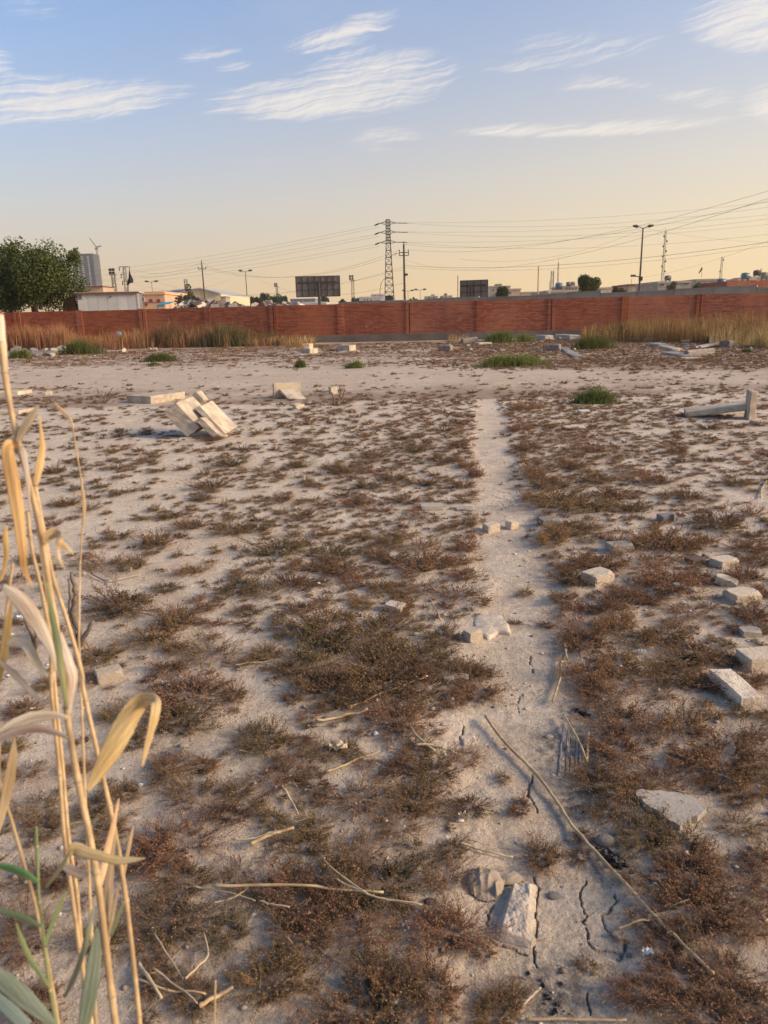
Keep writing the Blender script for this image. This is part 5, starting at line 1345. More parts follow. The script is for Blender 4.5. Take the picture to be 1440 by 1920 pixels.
straw([(612, 1458), (660, 1438), (712, 1417)], 5, 'lone straw below the pair of long straws', 'straw', mark='the lone middle straw')
straw([(400, 1688), (520, 1692), (640, 1700), (720, 1706)], 6, 'long straw crossing the large shrub mass near the bottom', 'straw', .05, mark='the long bottom straw')
straw([(470, 1598), (510, 1583), (552, 1570)], 8, 'short thick cane piece left of the large shrub mass', 'straw', .03, mark='the short thick cane piece')
straw([(440, 1592), (480, 1588), (520, 1575)], 4, 'thin straw just above the short thick cane piece', lift=.03)
straw([(530, 1490), (545, 1512), (560, 1540)], 5, 'curved pale straw above the large shrub mass', lift=.02)
straw([(768, 1380), (790, 1408), (815, 1425)], 6, 'pale split straw pointing down right near the path', lift=.03)
straw([(780, 1418), (810, 1416), (832, 1419)], 5, 'short pale straw crossing the split straw', lift=.03)
straw([(630, 1682), (690, 1712), (740, 1724), (792, 1733)], 4, 'thin straw slanting over the long bottom straw', lift=.055)
straw([(610, 1648), (618, 1662), (690, 1714)], 3.5, 'finest straw in the large shrub mass', lift=.06)
straw([(910, 1350), (945, 1395), (1005, 1455), (1050, 1515), (1090, 1575), (1160, 1652), (1230, 1735), (1290, 1800), (1335, 1850)], 8, 'very long bent cane lying across the path to the lower right', 'straw', .014, name='long_cane', mark='the long cane', cat='cane', ends=.012)
straw([(1062, 1222), (1052, 1248), (1050, 1275), (1036, 1320)], 6, 'upright-looking crooked cane on the path above the burnt plank', 'straw_pale', .02, mark='the crooked cane')
straw([(1062, 1245), (1060, 1230), (1058, 1216)], 5, 'forked tip lying at the crooked cane', lift=.03)
straw([(1057, 1347), (1080, 1390), (1098, 1432)], 5, 'slanting stick lying over the burnt plank', 'straw', .03, name='stick', cat='stick')
straw([(1103, 1374), (1102, 1400), (1100, 1432)], 6, 'straight stick right of the burnt plank', 'straw_pale', .012, name='stick', cat='stick')
straw([(1158, 1744), (1195, 1739), (1238, 1735)], 5, 'short straw between the cracks and the long cane', 'straw', .012)
straw([(985, 1909), (1060, 1910), (1175, 1914)], 6, 'straw lying level along the bottom edge', 'straw', .012)
straw([(862, 1592), (910, 1601), (962, 1608)], 5, 'straw above the crumpled cloth', 'straw_pale', .014)
straw([(978, 1888), (995, 1868), (1014, 1848)], 5, 'small straw near the bottom edge left of the cracks', 'straw_pale', .012)
straw([(1262, 1414), (1300, 1435), (1345, 1463)], 4.5, 'grey stick above the concrete shard', 'wood', .012, name='stick', cat='stick')
straw([(810, 1138), (818, 1152), (826, 1172)], 3.5, 'thin straw leaning near the upright half brick', 'straw', .02)
straw([(440, 1257), (480, 1252), (512, 1252)], 3.5, 'thin level straw left of the middle shrubs', 'straw_pale', .014)
straw([(222, 1153), (265, 1153), (312, 1158)], 4, 'tan stick right of the dead grey stump', 'straw_pale', .02, name='stick', cat='stick')
straw([(203, 1097), (235, 1090), (264, 1083)], 3, 'upper thin stick right of the dead grey stump', 'straw_pale', .014, name='stick', cat='stick')
straw([(172, 1083), (195, 1094), (208, 1092)], 3, 'crooked twig above the dead grey stump', 'wood', .014, name='stick', cat='stick')
straw([(262, 1822), (280, 1850), (305, 1884)], 8, 'broad dry leaf on the ground at the lower left', 'straw_pale', .02)
straw([(255, 1850), (320, 1872), (388, 1880)], 5, 'long dry straw at the lower left corner', 'straw', .02)
straw([(290, 1838), (345, 1876), (372, 1900)], 4, 'thin straw crossing at the lower left corner', 'straw_pale', .025)
straw([(375, 1902), (405, 1884), (438, 1864)], 10, 'wide flat leaf piece at the bottom left of centre', 'straw', .02)
straw([(350, 1858), (378, 1826), (392, 1806), (384, 1768)], 5, 'curled upturned straw right of the reeds at the bottom', 'straw_pale', .03)
straw([(292, 1770), (325, 1820), (345, 1850)], 4, 'straight thin straw right of the reed feet', 'straw_pale', .02)
straw([(365, 1683), (430, 1690), (480, 1706)], 4, 'pale straw left of the long bottom straw', 'straw_pale', .03)
straw([(400, 1712), (440, 1700), (470, 1680)], 4, 'short straw crossing left of the long bottom straw', 'straw_pale', .03)
straw([(1425, 938), (1428, 922), (1437, 908)], 3, 'pale bent root at the right edge', 'straw_pale', .015, name='bent_root', cat='root')
straw([(1276, 1205), (1285, 1214), (1294, 1228)], 3.5, 'short pale straw right of centre among shrubs', 'straw_pale', .02)
straw([(488, 1712), (515, 1722), (545, 1728)], 4, 'small straw in the lower left of the shrub mass', 'straw_pale', .04)
straw([(600, 1800), (650, 1825), (655, 1829)], 4, 'greyish twig below the large shrub mass', 'wood', .02, name='stick', cat='stick')

# ------------------------------------------------------------------ cloth, burnt plank, charcoal, scraps
def cloth():
    c = GP(917, 1655); n = 84
    LANDMARKS.append(('the crumpled cloth', 920, 1650))
    V = []
    lobes = [(-.012, .0, .056, .06, .050), (.055, .022, .050, .030, .032), (.085, .028, .030, .02, .016)]
    xs = np.linspace(-.09, .13, n); ys = np.linspace(-.075, .075, 60)
    X_, Y_ = np.meshgrid(xs, ys, indexing='ij')
    H = np.zeros_like(X_)
    for lx, ly, rx, ry, h in lobes:
        q = ((X_ - lx) / rx) ** 2 + ((Y_ - ly) / ry) ** 2
        H = np.maximum(H, h * np.clip(1 - q, 0, 1) ** .38)
    wob = 1.6 * fbm(X_ / .05, Y_ / .05, 2, 8)
    ang = np.arctan2(Y_ + .075, X_ + .012); rad_ = np.hypot(Y_ + .075, X_ + .012)
    fold = np.abs(np.sin(ang * 7.5 + wob * 2.2 + rad_ * 26)); fold2 = np.abs(np.sin(rad_ * 75 + wob * 5 + ang * 2))
    H2 = H * (.90 + .11 * (1 - fold) ** 1.2) + np.where(H > .004, .0035 * ((1 - fold2) ** 1.5 - .3) + .005 * fbm(X_ / .012, Y_ / .012, 2, 6), 0)
    H2 = np.where((X_ < .012) & (X_ > -.045) & (Y_ < -.03), H2 * .45, H2)
    mb = MB(); idx = {}
    for i in range(n):
        for j in range(60):
            if H[i, j] > 0:
                idx[i, j] = len(mb.v); mb.v.append(Vector((c.x + X_[i, j], c.y + Y_[i, j], c.z + H2[i, j] - .004)))
    for i in range(n - 1):
        for j in range(59):
            q = [(i, j), (i + 1, j), (i + 1, j + 1), (i, j + 1)]
            if all(k in idx for k in q): mb.f.append([idx[k] for k in q])
    o = obj('crumpled_cloth', mb, 'cloth', origin=c, label='crumpled tan cloth lying above the half-buried slab', cat='cloth', smooth=True)
    sm = o.modifiers.new('thickness', 'SOLIDIFY'); sm.thickness = .002
cloth()
def burnt_plank():
    g = GP(1055, 1445); LANDMARKS.append(('the burnt plank', 1058, 1400))
    root = thing('burnt_plank', g, 'charred split plank lying on the path', 'plank')
    for k, (a, b, c, d, w, m_) in enumerate(((1046, 1358, 1033, 1440, 9, 'ash'), (1057, 1352, 1050, 1450, 7, 'ash'), (1064, 1366, 1060, 1455, 5, 'ash'), (1073, 1358, 1068, 1448, 6, 'ash'), (1081, 1385, 1078, 1440, 3, 'ash'), (1053, 1372, 1047, 1452, 2.5, 'ash'), (1069, 1380, 1066, 1448, 2, 'char'), (1087, 1390, 1085, 1425, 4, 'ash'))):
        p, q = GP(a, b), GP(c, d); u = q - p; s = Vector((-u.y, u.x, 0)).normalized() * (w * depth_at(a, b) / F)
        o = obj('splinter', MB().obox(p - Z * .006, u, s, Z * (.007 + .002 * (k % 3))), m_, root, bev=.001); roughen(o, .0015, 5)
burnt_plank()
def char_heap(px, py, n, spread, smin, smax, label, mark):
    g = GP(px, py); root = thing('charcoal_heap', g, label, 'charcoal')
    for k in range(n):
        along = rnd.uniform(-1.3, 1.3); x, y = along * spread * .8 + rnd.gauss(0, spread * .4), -along * spread * 1.2 + rnd.gauss(0, spread * .4); s = rnd.uniform(smin, smax) * .55
        o = link('charcoal_piece', stone_mesh('block', rnd.randrange(9), 'char' if k % 5 else 'grey_stone'), (x, y, gz(g.x + x, g.y + y) - g.z - s * .1), rnd.uniform(0, 6), (s * rnd.uniform(.7, 1.6), s, s * .7), parent=root)
        o.rotation_euler = (rnd.uniform(-.5, .5), rnd.uniform(-.5, .5), rnd.uniform(0, 6))
    if mark: LANDMARKS.append((mark, px, py))
char_heap(1088, 1332, 60, .016, .006, .022, 'black charcoal lump on the path above the burnt plank', 'the charcoal lump')
char_heap(1148, 1612, 110, .022, .005, .026, 'burnt ash and charcoal heap in front of the rounded grey stone', None)
char_heap(1162, 1630, 14, .014, .006, .018, 'small charcoal spill below the burnt ash heap', None)
char_heap(1083, 1512, 16, .02, .004, .010, 'scattered black crumbs left of the long cane', None)
char_heap(1032, 1862, 18, .035, .005, .014, 'dark crumbs at the bottom of the path', None)
char_heap(690, 1354, 8, .010, .006, .014, 'tiny black clod at the end of the thick straw', None)
char_heap(672, 1154, 6, .012, .010, .02, 'black clod below a shrub left of the pinkish brick piece', None)
char_heap(862, 840, 8, .05, .03, .06, 'dark clod at the left border of the path far up', None)
def scrap(px, py, w, label, material='paper', name='paper_scrap', cat='paper', hh=.4):
    g = GP(px, py); k = depth_at(px, py) / F * w; mb = MB()
    r = random.Random(int(px + py)); nx = 5
    for i in range(nx + 1):
        for j in range(4): mb.v.append(g + Vector(((i / nx - .5) * k, (j / 3 - .5) * k * .7, .004 + abs(math.sin(i * 1.7 + j)) * k * hh + r.uniform(0, .1) * k)))
    for i in range(nx):
        for j in range(3): mb.f.append([i * 4 + j, (i + 1) * 4 + j, (i + 1) * 4 + j + 1, i * 4 + j + 1])
    o = obj(name, mb, material, origin=g, label=label, cat=cat)
    m_ = o.modifiers.new('thickness', 'SOLIDIFY'); m_.thickness = .001
scrap(36, 1168, 22, 'white plastic scrap behind the reeds at the left edge')
scrap(449, 1528, 10, 'tiny white scrap on bare soil left of centre')
scrap(783, 1592, 18, 'shredded yellowish scrap on the shrubs near the path', 'straw_pale', hh=.8)
scrap(1213, 1795, 20, 'grey-white scrap below the short straw at lower right')
scrap(1203, 1228, 14, 'bluish white scrap among shrubs right of the path')
scrap(1073, 962, 12, 'small pale husk standing in the shrubs right of the path', 'straw_pale', hh=.9)
scrap(870, 1540, 22, 'torn pale husk beside the path above the straw', 'straw_pale', hh=.5)
scrap(270, 1200, 14, 'white-and-black scrap right of the dead grey stump')
scrap(1153, 1847, 9, 'tiny white bit near the bottom edge')
scrap(1218, 1348, 14, 'small yellow peel on the shrub right of the charcoal lump', 'straw_pale', hh=.4)
scrap(635, 1413, 34, 'curved pale leaf lying over the olive shrubs in the middle', 'straw_pale', hh=.25)
def bag(px, py, w, material, label):
    g = P(px, py, 44.0); r = w * 44 / F / 2; mb = MB().blob(g, r, r * .8, r * .85, 12, 8)
    q = random.Random(5)
    for v in mb.v: v += Vector((q.uniform(-1, 1), q.uniform(-1, 1), q.uniform(-1, 1))) * r * .16
    o = obj('plastic_bag', mb, material, origin=g - Vector((0, 0, r)), label=label, cat='plastic bag', smooth=True)
bag(223, 627, 11, 'plastic_blue', 'light blue plastic bag caught on the brown grass at left')
bag(84, 633, 6, 'paper', 'white plastic bag caught in the brown grass at left')

# ------------------------------------------------------------------ low shrubs
RUST, BROWN, OLIVE, TIP = np.array((.265, .136, .068)), np.array((.21, .125, .068)), np.array((.138, .12, .062)), np.array((.44, .26, .13))
def shrub_arrays(seed, nspr, nside, nbead, leaf, rust):
    """one low spreading shrub of unit width: sprigs with side twigs set with tiny leaves; returns V, T, C"""
    r = np.random.default_rng(seed)
    phi = r.uniform(0, 2 * np.pi, nspr); out = np.sqrt(r.uniform(.05, 1, nspr))
    asp = r.uniform(.75, 1.0)
    base = np.stack([np.cos(phi) * out * .2, np.sin(phi) * out * .2, np.zeros(nspr)], 1)
    elev = np.radians(np.clip(66 - 56 * out + r.normal(0, 12, nspr), 4, 88)); L = r.uniform(.15, .48, nspr) * (.75 + .4 * out) * (1 + .38 * np.sin(2 * phi + r.uniform(0, 6)) + .22 * np.sin(3 * phi + r.uniform(0, 6)))
    ph2 = phi + r.normal(0, .35, nspr)
    d = np.stack([np.cos(ph2) * np.cos(elev), np.sin(ph2) * np.cos(elev) * asp, np.sin(elev)], 1)
    A = [base]; B = [base + d * L[:, None]]; K = [np.full(nspr, .35)]; ID = [np.arange(nspr)]
    for s in range(nside):
        t = r.uniform(.2, .95, nspr); p = base + d * (L * t)[:, None] + np.array([0, 0, 1]) * (.05 * t * t)[:, None]
        sd = d + r.normal(0, .55, (nspr, 3)); sd[:, 2] = np.abs(sd[:, 2]) * .7 + .18; sd /= np.linalg.norm(sd, axis=1)[:, None]
        A.append(p); B.append(p + sd * (L * r.uniform(.22, .45, nspr) * (1.15 - .5 * t))[:, None]); K.append(t); ID.append(np.arange(nspr))
    A, B, K, ID = np.concatenate(A), np.concatenate(B), np.concatenate(K), np.concatenate(ID)
    n = len(A)
    tb = (np.arange(nbead)[None, :] + r.uniform(0, 1, (n, nbead))) / nbead
    pos = A[:, None, :] + (B - A)[:, None, :] * tb[..., None]
    pos[..., 2] += .06 * tb ** 2 * np.linalg.norm(B - A, axis=1)[:, None]
    pos = pos.reshape(-1, 3) + r.normal(0, leaf * .32, (n * nbead, 3))
    pos[:, 2] = np.maximum(pos[:, 2], leaf * .3)
    m = len(pos)
    u = r.normal(0, 1, (m, 3)); u /= np.linalg.norm(u, axis=1)[:, None]
    w = np.cross(u, r.normal(0, 1, (m, 3))); w /= np.linalg.norm(w, axis=1)[:, None]
    sz = leaf * r.uniform(.55, 1.25, m)[:, None]
    V = np.stack([pos - u * sz - w * sz * .35, pos + w * sz * .55, pos + u * sz, pos - w * sz * .55], 1).reshape(-1, 3)
    i = np.arange(m) * 4
    T = np.concatenate([np.stack([i, i + 1, i + 2], 1), np.stack([i, i + 2, i + 3], 1)])
    hgt = np.clip(pos[:, 2] / .3, 0, 1)
    k = np.clip(rust + .45 * (hgt - .45) + .3 * (np.repeat(K, nbead) - .5) + r.normal(0, .16, nspr)[np.repeat(ID, nbead)] + r.normal(0, .14, m), 0, 1)[:, None]
    c = OLIVE * (1 - k) + (RUST * .6 + BROWN * .4) * k
    tip = (r.uniform(0, 1, m) < .10 + .16 * rust)[:, None]
    c = np.where(tip, TIP, c) * r.uniform(.65, 1.3, (m, 1))
    # thin stems
    st = B - A; nrm = np.cross(st, np.array([.3, .2, 1.0])); nrm /= np.maximum(np.linalg.norm(nrm, axis=1)[:, None], 1e-6); nrm = nrm * leaf * .26
    Vs = np.stack([A - nrm, A + nrm, B], 1).reshape(-1, 3); Ts = np.arange(n * 3).reshape(-1, 3) + len(V)
    Cs = np.tile(np.array([[.19, .105, .065]]), (n * 3, 1))
    return np.concatenate([V, Vs]), np.concatenate([T, Ts]), np.concatenate([np.repeat(c, 4, 0), Cs])
def wpx(p):
    x, y, D, t_ = p; px, py, dz = proj(np.array(x), np.array(y)); return float(D * F / dz), float(px), float(py)
sized = []
for p in plants:
    w, px, py = wpx(p)
    inside = -w * .3 < px < PW + w * .3 and py < PH + w * .3
    sized.append((w if inside else 0.0, px, py, p))
order = sorted(range(len(sized)), key=lambda i: -sized[i][0])
singles = set(order[:300])
VAR = {}
for q, rust in (('o', .25), ('m', .55), ('r', .85)):
    VAR[q] = [np_mesh('dry_shrub', *(lambda a: (a[0], a[1]))(arr), 'shrub', col=arr[2]) for arr in
              (shrub_arrays(100 + 17 * k + ord(q), *((104, 8, 9, .0122) if k < 4 else (60, 7, 7, .0115)), rust + .07 * (k - 1.5)) for k in range(5))]
SMALL = [np_mesh('dry_shrub', *(lambda a: (a[0], a[1]))(arr), 'shrub', col=arr[2]) for arr in (shrub_arrays(700 + k, 44, 5, 7, .022, .6) for k in range(3))]
PLZ = ground_h(np.array([p[0] for p in plants]), np.array([p[1] for p in plants]))
rank = {}
for i in sorted(singles, key=lambda i: sized[i][2]):
    w, px, py, (x, y, D, t_) = sized[i]
    lm = min(LANDMARKS, key=lambda l: (l[1] - px) ** 2 + ((l[2] - py) * 1.6) ** 2)
    rank.setdefault(lm[0], []).append((math.hypot(lm[1] - px, (lm[2] - py)), i))
WORD = {}
for lm, lst in rank.items():
    for k, (_, i) in enumerate(sorted(lst)): WORD[i] = (lm, k)
for i in singles:
    w, px, py, (x, y, D, t_) = sized[i]
    q = 'o' if t_ < .38 else 'm' if t_ < .68 else 'r'
    me = rnd.choice(VAR[q]) if D > .085 else rnd.choice(SMALL)
    lm, k = WORD[i]
    tone = {'o': 'olive-brown', 'm': 'brown', 'r': 'rust-brown'}[q]
    o = link('dry_shrub', me, (x, y, float(PLZ[i]) - .006), rnd.uniform(0, 6.28), (D * 1.1, D * rnd.uniform(.85, 1.15), D * rnd.uniform(.5, .85)),
             label='low %s shrub, %s nearest shrub to %s' % (tone, ordinal(k), lm), cat='shrub', group='low dry shrubs on the bare ground')
def merged_plants(idx):
    """everything too small or too far to single out: one object that scatters a few dozen shrub forms over points"""
    forms, keys = [], {}
    SPEC = {0: (62, 6, 7, .0175), 1: (40, 4, 6, .028), 2: (22, 3, 4, .052), 3: (12, 2, 3, .09)}
    for k in SPEC:
        for q, rust in (('o', .25), ('m', .55), ('r', .85)):
            for j in range(3):
                V, T, C_ = shrub_arrays(2000 + 91 * k + 7 * j + ord(q), *SPEC[k], rust)
                keys[k, q, j] = len(forms); forms.append(bpy.data.objects.new('shrub_form', np_mesh('shrub_form', V, T, 'shrub', col=C_)))
    n = len(idx); pos, rot, scl, var = np.zeros((n, 3), np.float32), np.zeros(n, np.float32), np.zeros((n, 3), np.float32), np.zeros(n, np.int32)
    for m, i in enumerate(idx):
        x, y, D, t_ = sized[i][3]; r = math.hypot(x, y)
        k = 0 if r < 9 else 1 if r < 16 else 2 if r < 26 else 3
        if D < .09: k = min(3, k + 1)
        q = 'o' if t_ < .38 else 'm' if t_ < .68 else 'r'
        fl = rnd.uniform(.45, .8) if r < 15 else rnd.uniform(.4, .7)
        pos[m] = (x, y, PLZ[i] - .004); rot[m] = rnd.uniform(0, 6.28); scl[m] = (D * 1.05, D * rnd.uniform(.7, 1.05), D * fl); var[m] = keys[k, q, rnd.randrange(3)]
    me = bpy.data.meshes.new('small_shrub_cover'); me.vertices.add(n); me.vertices.foreach_set('co', pos.ravel())
    me.attributes.new('rot', 'FLOAT', 'POINT').data.foreach_set('value', rot)
    me.attributes.new('scl', 'FLOAT_VECTOR', 'POINT').data.foreach_set('vector', scl.ravel())
    me.attributes.new('var', 'INT', 'POINT').data.foreach_set('value', var)
    o = link('small_shrub_cover', me, label='countless small dry rust-brown shrubs covering the bare ground', cat='ground cover', kind='stuff')
    ng = bpy.data.node_groups.new('scatter_shrubs', 'GeometryNodeTree')
    ng.interface.new_socket('Geometry', in_out='INPUT', socket_type='NodeSocketGeometry'); ng.interface.new_socket('Geometry', in_out='OUTPUT', socket_type='NodeSocketGeometry')
    N = ng.nodes.new; gi, go, jn = N('NodeGroupInput'), N('NodeGroupOutput'), N('GeometryNodeJoinGeometry')
    def named(nm, ty):
        a = N('GeometryNodeInputNamedAttribute'); a.data_type = ty; a.inputs['Name'].default_value = nm; return a.outputs['Attribute']
    av, ar, asc = named('var', 'INT'), named('rot', 'FLOAT'), named('scl', 'FLOAT_VECTOR')
    cx_ = N('ShaderNodeCombineXYZ'); ng.links.new(ar, cx_.inputs[2]); e2r = N('FunctionNodeEulerToRotation'); ng.links.new(cx_.outputs[0], e2r.inputs[0])
    for k, f in enumerate(forms):
        oi = N('GeometryNodeObjectInfo'); oi.inputs['Object'].default_value = f; oi.inputs['As Instance'].default_value = False
        cm = N('FunctionNodeCompare'); cm.data_type = 'INT'; cm.operation = 'EQUAL'; ng.links.new(av, cm.inputs[2]); cm.inputs[3].default_value = k
        ip = N('GeometryNodeInstanceOnPoints'); ng.links.new(gi.outputs[0], ip.inputs['Points']); ng.links.new(cm.outputs[0], ip.inputs['Selection'])
        ng.links.new(oi.outputs['Geometry'], ip.inputs['Instance']); ng.links.new(e2r.outputs[0], ip.inputs['Rotation']); ng.links.new(asc, ip.inputs['Scale'])
        ng.links.new(ip.outputs[0], jn.inputs[0])
    ng.links.new(jn.outputs[0], go.inputs[0])
    md = o.modifiers.new('scatter', 'NODES'); md.node_group = ng
merged_plants([i for i in range(len(sized)) if i not in singles])

# ------------------------------------------------------------------ tiny pebbles, straw bits
def pebble_stuff():
    octa = np.array([[1, 0, 0], [-1, 0, 0], [0, 1, 0], [0, -1, 0], [0, 0, 1], [0, 0, -1.]]); f = np.array([[0, 2, 4], [2, 1, 4], [1, 3, 4], [3, 0, 4], [2, 0, 5], [1, 2, 5], [3, 1, 5], [0, 3, 5]])
    n = 9000; r = np.concatenate([rng.uniform(1.1, 9, n // 2), np.sqrt(rng.uniform(9, 38 ** 2, n - n // 2))]); a = rng.uniform(R(-41), R(41), n)
    x, y = r * np.sin(a), r * np.cos(a)
    s = np.minimum(rng.lognormal(math.log(.0042), .6, n), .016) * (1 + np.maximum(0, r - 6) * .10); z = ground_h(x, y)
    keep = np.array([clear(p, q) for p, q in zip(x, y)]); x, y, s, z = x[keep], y[keep], s[keep], z[keep]; n = len(x)
    V = octa[None] * rng.uniform(.6, 1.3, (n, 6, 3)) * np.array([1.2, 1, .6]) * s[:, None, None]
    th = rng.uniform(0, 6.28, n); c, q = np.cos(th)[:, None], np.sin(th)[:, None]
    V = np.stack([V[..., 0] * c - V[..., 1] * q, V[..., 0] * q + V[..., 1] * c, V[..., 2]], -1) + np.stack([x, y, z + s * .2], 1)[:, None, :]
    tone = np.array([(.42, .31, .235), (.33, .25, .2), (.52, .43, .35), (.22, .16, .13), (.6, .54, .48)])[rng.integers(0, 5, n)]
    me = np_mesh('pebble_scatter', V.reshape(-1, 3), (f[None] + (np.arange(n) * 6)[:, None, None]).reshape(-1, 3), 'grit', col=np.repeat(tone, 6, 0))
    link('pebble_scatter', me, label='countless tiny pebbles and clods scattered over the soil', cat='pebbles', kind='stuff')
def grit_material():
    m, t, b = base_mat('grit', .95, .1)
    at = t.node('ShaderNodeAttribute', attribute_name='Col'); t.l.new(at.outputs['Color'], b.inputs['Base Color'])
    return m
MAT['grit'] = grit_material()
pebble_stuff()
def straw_stuff():
    n = 1700; r = rng.uniform(1.1, 9, n); a = rng.uniform(R(-40), R(40), n); x, y = r * np.sin(a), r * np.cos(a); L = rng.uniform(.02, .09, n); th = rng.uniform(0, 6.28, n)
    z = ground_h(x, y) + rng.uniform(.006, .03, n); dz = rng.normal(0, .008, n); w = rng.uniform(.0006, .0016, n)
    dx, dy = np.cos(th) * L / 2, np.sin(th) * L / 2; nx, ny = -np.sin(th) * w, np.cos(th) * w
    V = np.stack([np.stack([x - dx - nx, y - dy - ny, z - dz], 1), np.stack([x - dx + nx, y - dy + ny, z - dz], 1), np.stack([x + dx, y + dy, z + dz], 1), np.stack([x, y, z + w * 1.6], 1)], 1)
    i = (np.arange(n) * 4)[:, None]
    T = np.concatenate([i + np.array([[0, 1, 3]]), i + np.array([[1, 2, 3]]), i + np.array([[2, 0, 3]])])
    c = np.array([(.5, .38, .23), (.30, .20, .12), (.22, .15, .10), (.17, .11, .075)])[rng.integers(0, 4, n)]
    link('straw_litter', np_mesh('straw_litter', V.reshape(-1, 3), T, 'grit', col=np.repeat(c, 4, 0)), label='fine straw bits scattered over the soil', cat='litter', kind='stuff')
straw_stuff()

# ------------------------------------------------------------------ grass and weeds
def blades(x, y, h, w, cols, lean=.25, seed=0, z=None):
    """curved grass blades at x, y (arrays) with heights h and widths w"""
    r = np.random.default_rng(seed); n = len(x)
    z = ground_h(x, y) - .01 if z is None else z
    th = r.uniform(0, 2 * np.pi, n); fx, fy = np.cos(th), np.sin(th)
    ph = r.uniform(0, 2 * np.pi, n); ln = h * np.abs(r.normal(0, lean, n)); lx, ly = np.cos(ph) * ln, np.sin(ph) * ln
    b = np.stack([x, y, z], 1); m = b + np.stack([lx * .35, ly * .35, h * .6], 1); t = b + np.stack([lx, ly, h * r.uniform(.85, 1.05, n)], 1)
    s = np.stack([fx * w, fy * w, np.zeros(n)], 1)
    V = np.stack([b - s, b + s, m - s * .75, m + s * .75, t], 1).reshape(-1, 3)
    i = (np.arange(n) * 5)[:, None]
    T = np.concatenate([i + np.array([[0, 1, 3]]), i + np.array([[0, 3, 2]]), i + np.array([[2, 3, 4]])])
    cols = np.asarray(cols); c = cols[r.integers(0, len(cols), n)] * r.uniform(.7, 1.25, (n, 1))
    C_ = np.repeat(c, 5, 0); C_[4::5] *= 1.1
    return V, T, C_
def join(parts):
    off = 0; V, T, C_ = [], [], []
    for v, t, c in parts: V.append(v); T.append(t + off); C_.append(c); off += len(v)
    return np.concatenate(V), np.concatenate(T), np.concatenate(C_)
DRY = [(.42, .235, .095), (.36, .18, .075), (.48, .29, .13), (.29, .145, .07), (.33, .16, .08)]
STRAWC = [(.55, .37, .17), (.47, .30, .13), (.60, .42, .20)]
WEED = [(.115, .14, .042), (.145, .16, .05), (.095, .11, .038), (.18, .18, .06)]
DARKG = [(.13, .11, .05), (.17, .125, .06), (.10, .092, .045), (.22, .15, .075)]
def band(xr, yr, n, hr, cols, w, seed, top=None, lean=.25):
    """blades rooted where the pixel box xr, yr meets the ground, kept this side of the wall"""
    r = np.random.default_rng(seed)
    px, py = r.uniform(*xr, n), r.uniform(*yr, n)
    g = [G(a, b) for a, b in zip(px, py)]
    x, y = np.array([p.x for p in g]), np.array([p.y for p in g])
    y0 = np.minimum(y, 43.7 - .12 * x - .35); y0 = np.where(y > y0, y0 - r.uniform(0, 2.2, n), y0); y0 = y0 - np.clip(7 * fbm(x / 2.2, x * 0, 3, seed + 3) + .3, 0, 3); x = x * y0 / y; y = y0
    tuft = fbm(x / 1.1, y / 1.1, 3, seed) + .5
    h = r.uniform(*hr, n) * np.clip(.1 + 1.65 * tuft, .2, 1.4)
    keep = r.uniform(0, 1, n) < np.clip(tuft * 2.4 - .5, .10, 1)
    x, y, h = x[keep], y[keep], h[keep]
    return blades(x, y, h, np.full(len(x), w) * r.uniform(.6, 1.4, len(x)), cols, lean, seed)
def stuff_grass(name, parts, label, cat='grass'):
    V, T, C_ = join(parts); link(name, np_mesh(name, V, T, 'grass', col=C_), label=label, cat=cat, kind='stuff')
stuff_grass('tall_dry_grass', [band((-120, 130), (640, 654), 9000, (.65, 1.35), DRY, .012, 1), band((110, 260), (636, 654), 7500, (.45, 1.1), DRY, .012, 2), band((250, 430), (634, 646), 3600, (.5, 1.15), DRY + DARKG, .012, 3),
                               band((400, 560), (634, 642), 1500, (.3, .65), DRY + DARKG, .012, 4)], 'tall rust-coloured dry grass along the wall at left')
stuff_grass('tall_dry_grass', [band((1090, 1260), (622, 640), 4200, (.4, 1.0), DRY, .012, 11), band((1180, 1480), (620, 642), 9500, (.5, 1.2), DRY + DARKG[3:] + DRY, .011, 12), band((1330, 1520), (628, 650), 5200, (.3, .8), STRAWC, .010, 13, lean=.5), band((1290, 1500), (634, 640), 1500, (.3, .7), STRAWC, .010, 14, lean=.5)],
            'tall rust and straw coloured dry grass along the wall at right')
stuff_grass('low_dry_grass', [band((505, 590), (634, 648), 1500, (.2, .5), STRAWC + DRY, .010, 21, lean=.6), band((840, 880), (628, 638), 260, (.3, .7), STRAWC + DRY, .010, 22)], 'flattened yellow dry grass below the wall in the middle')
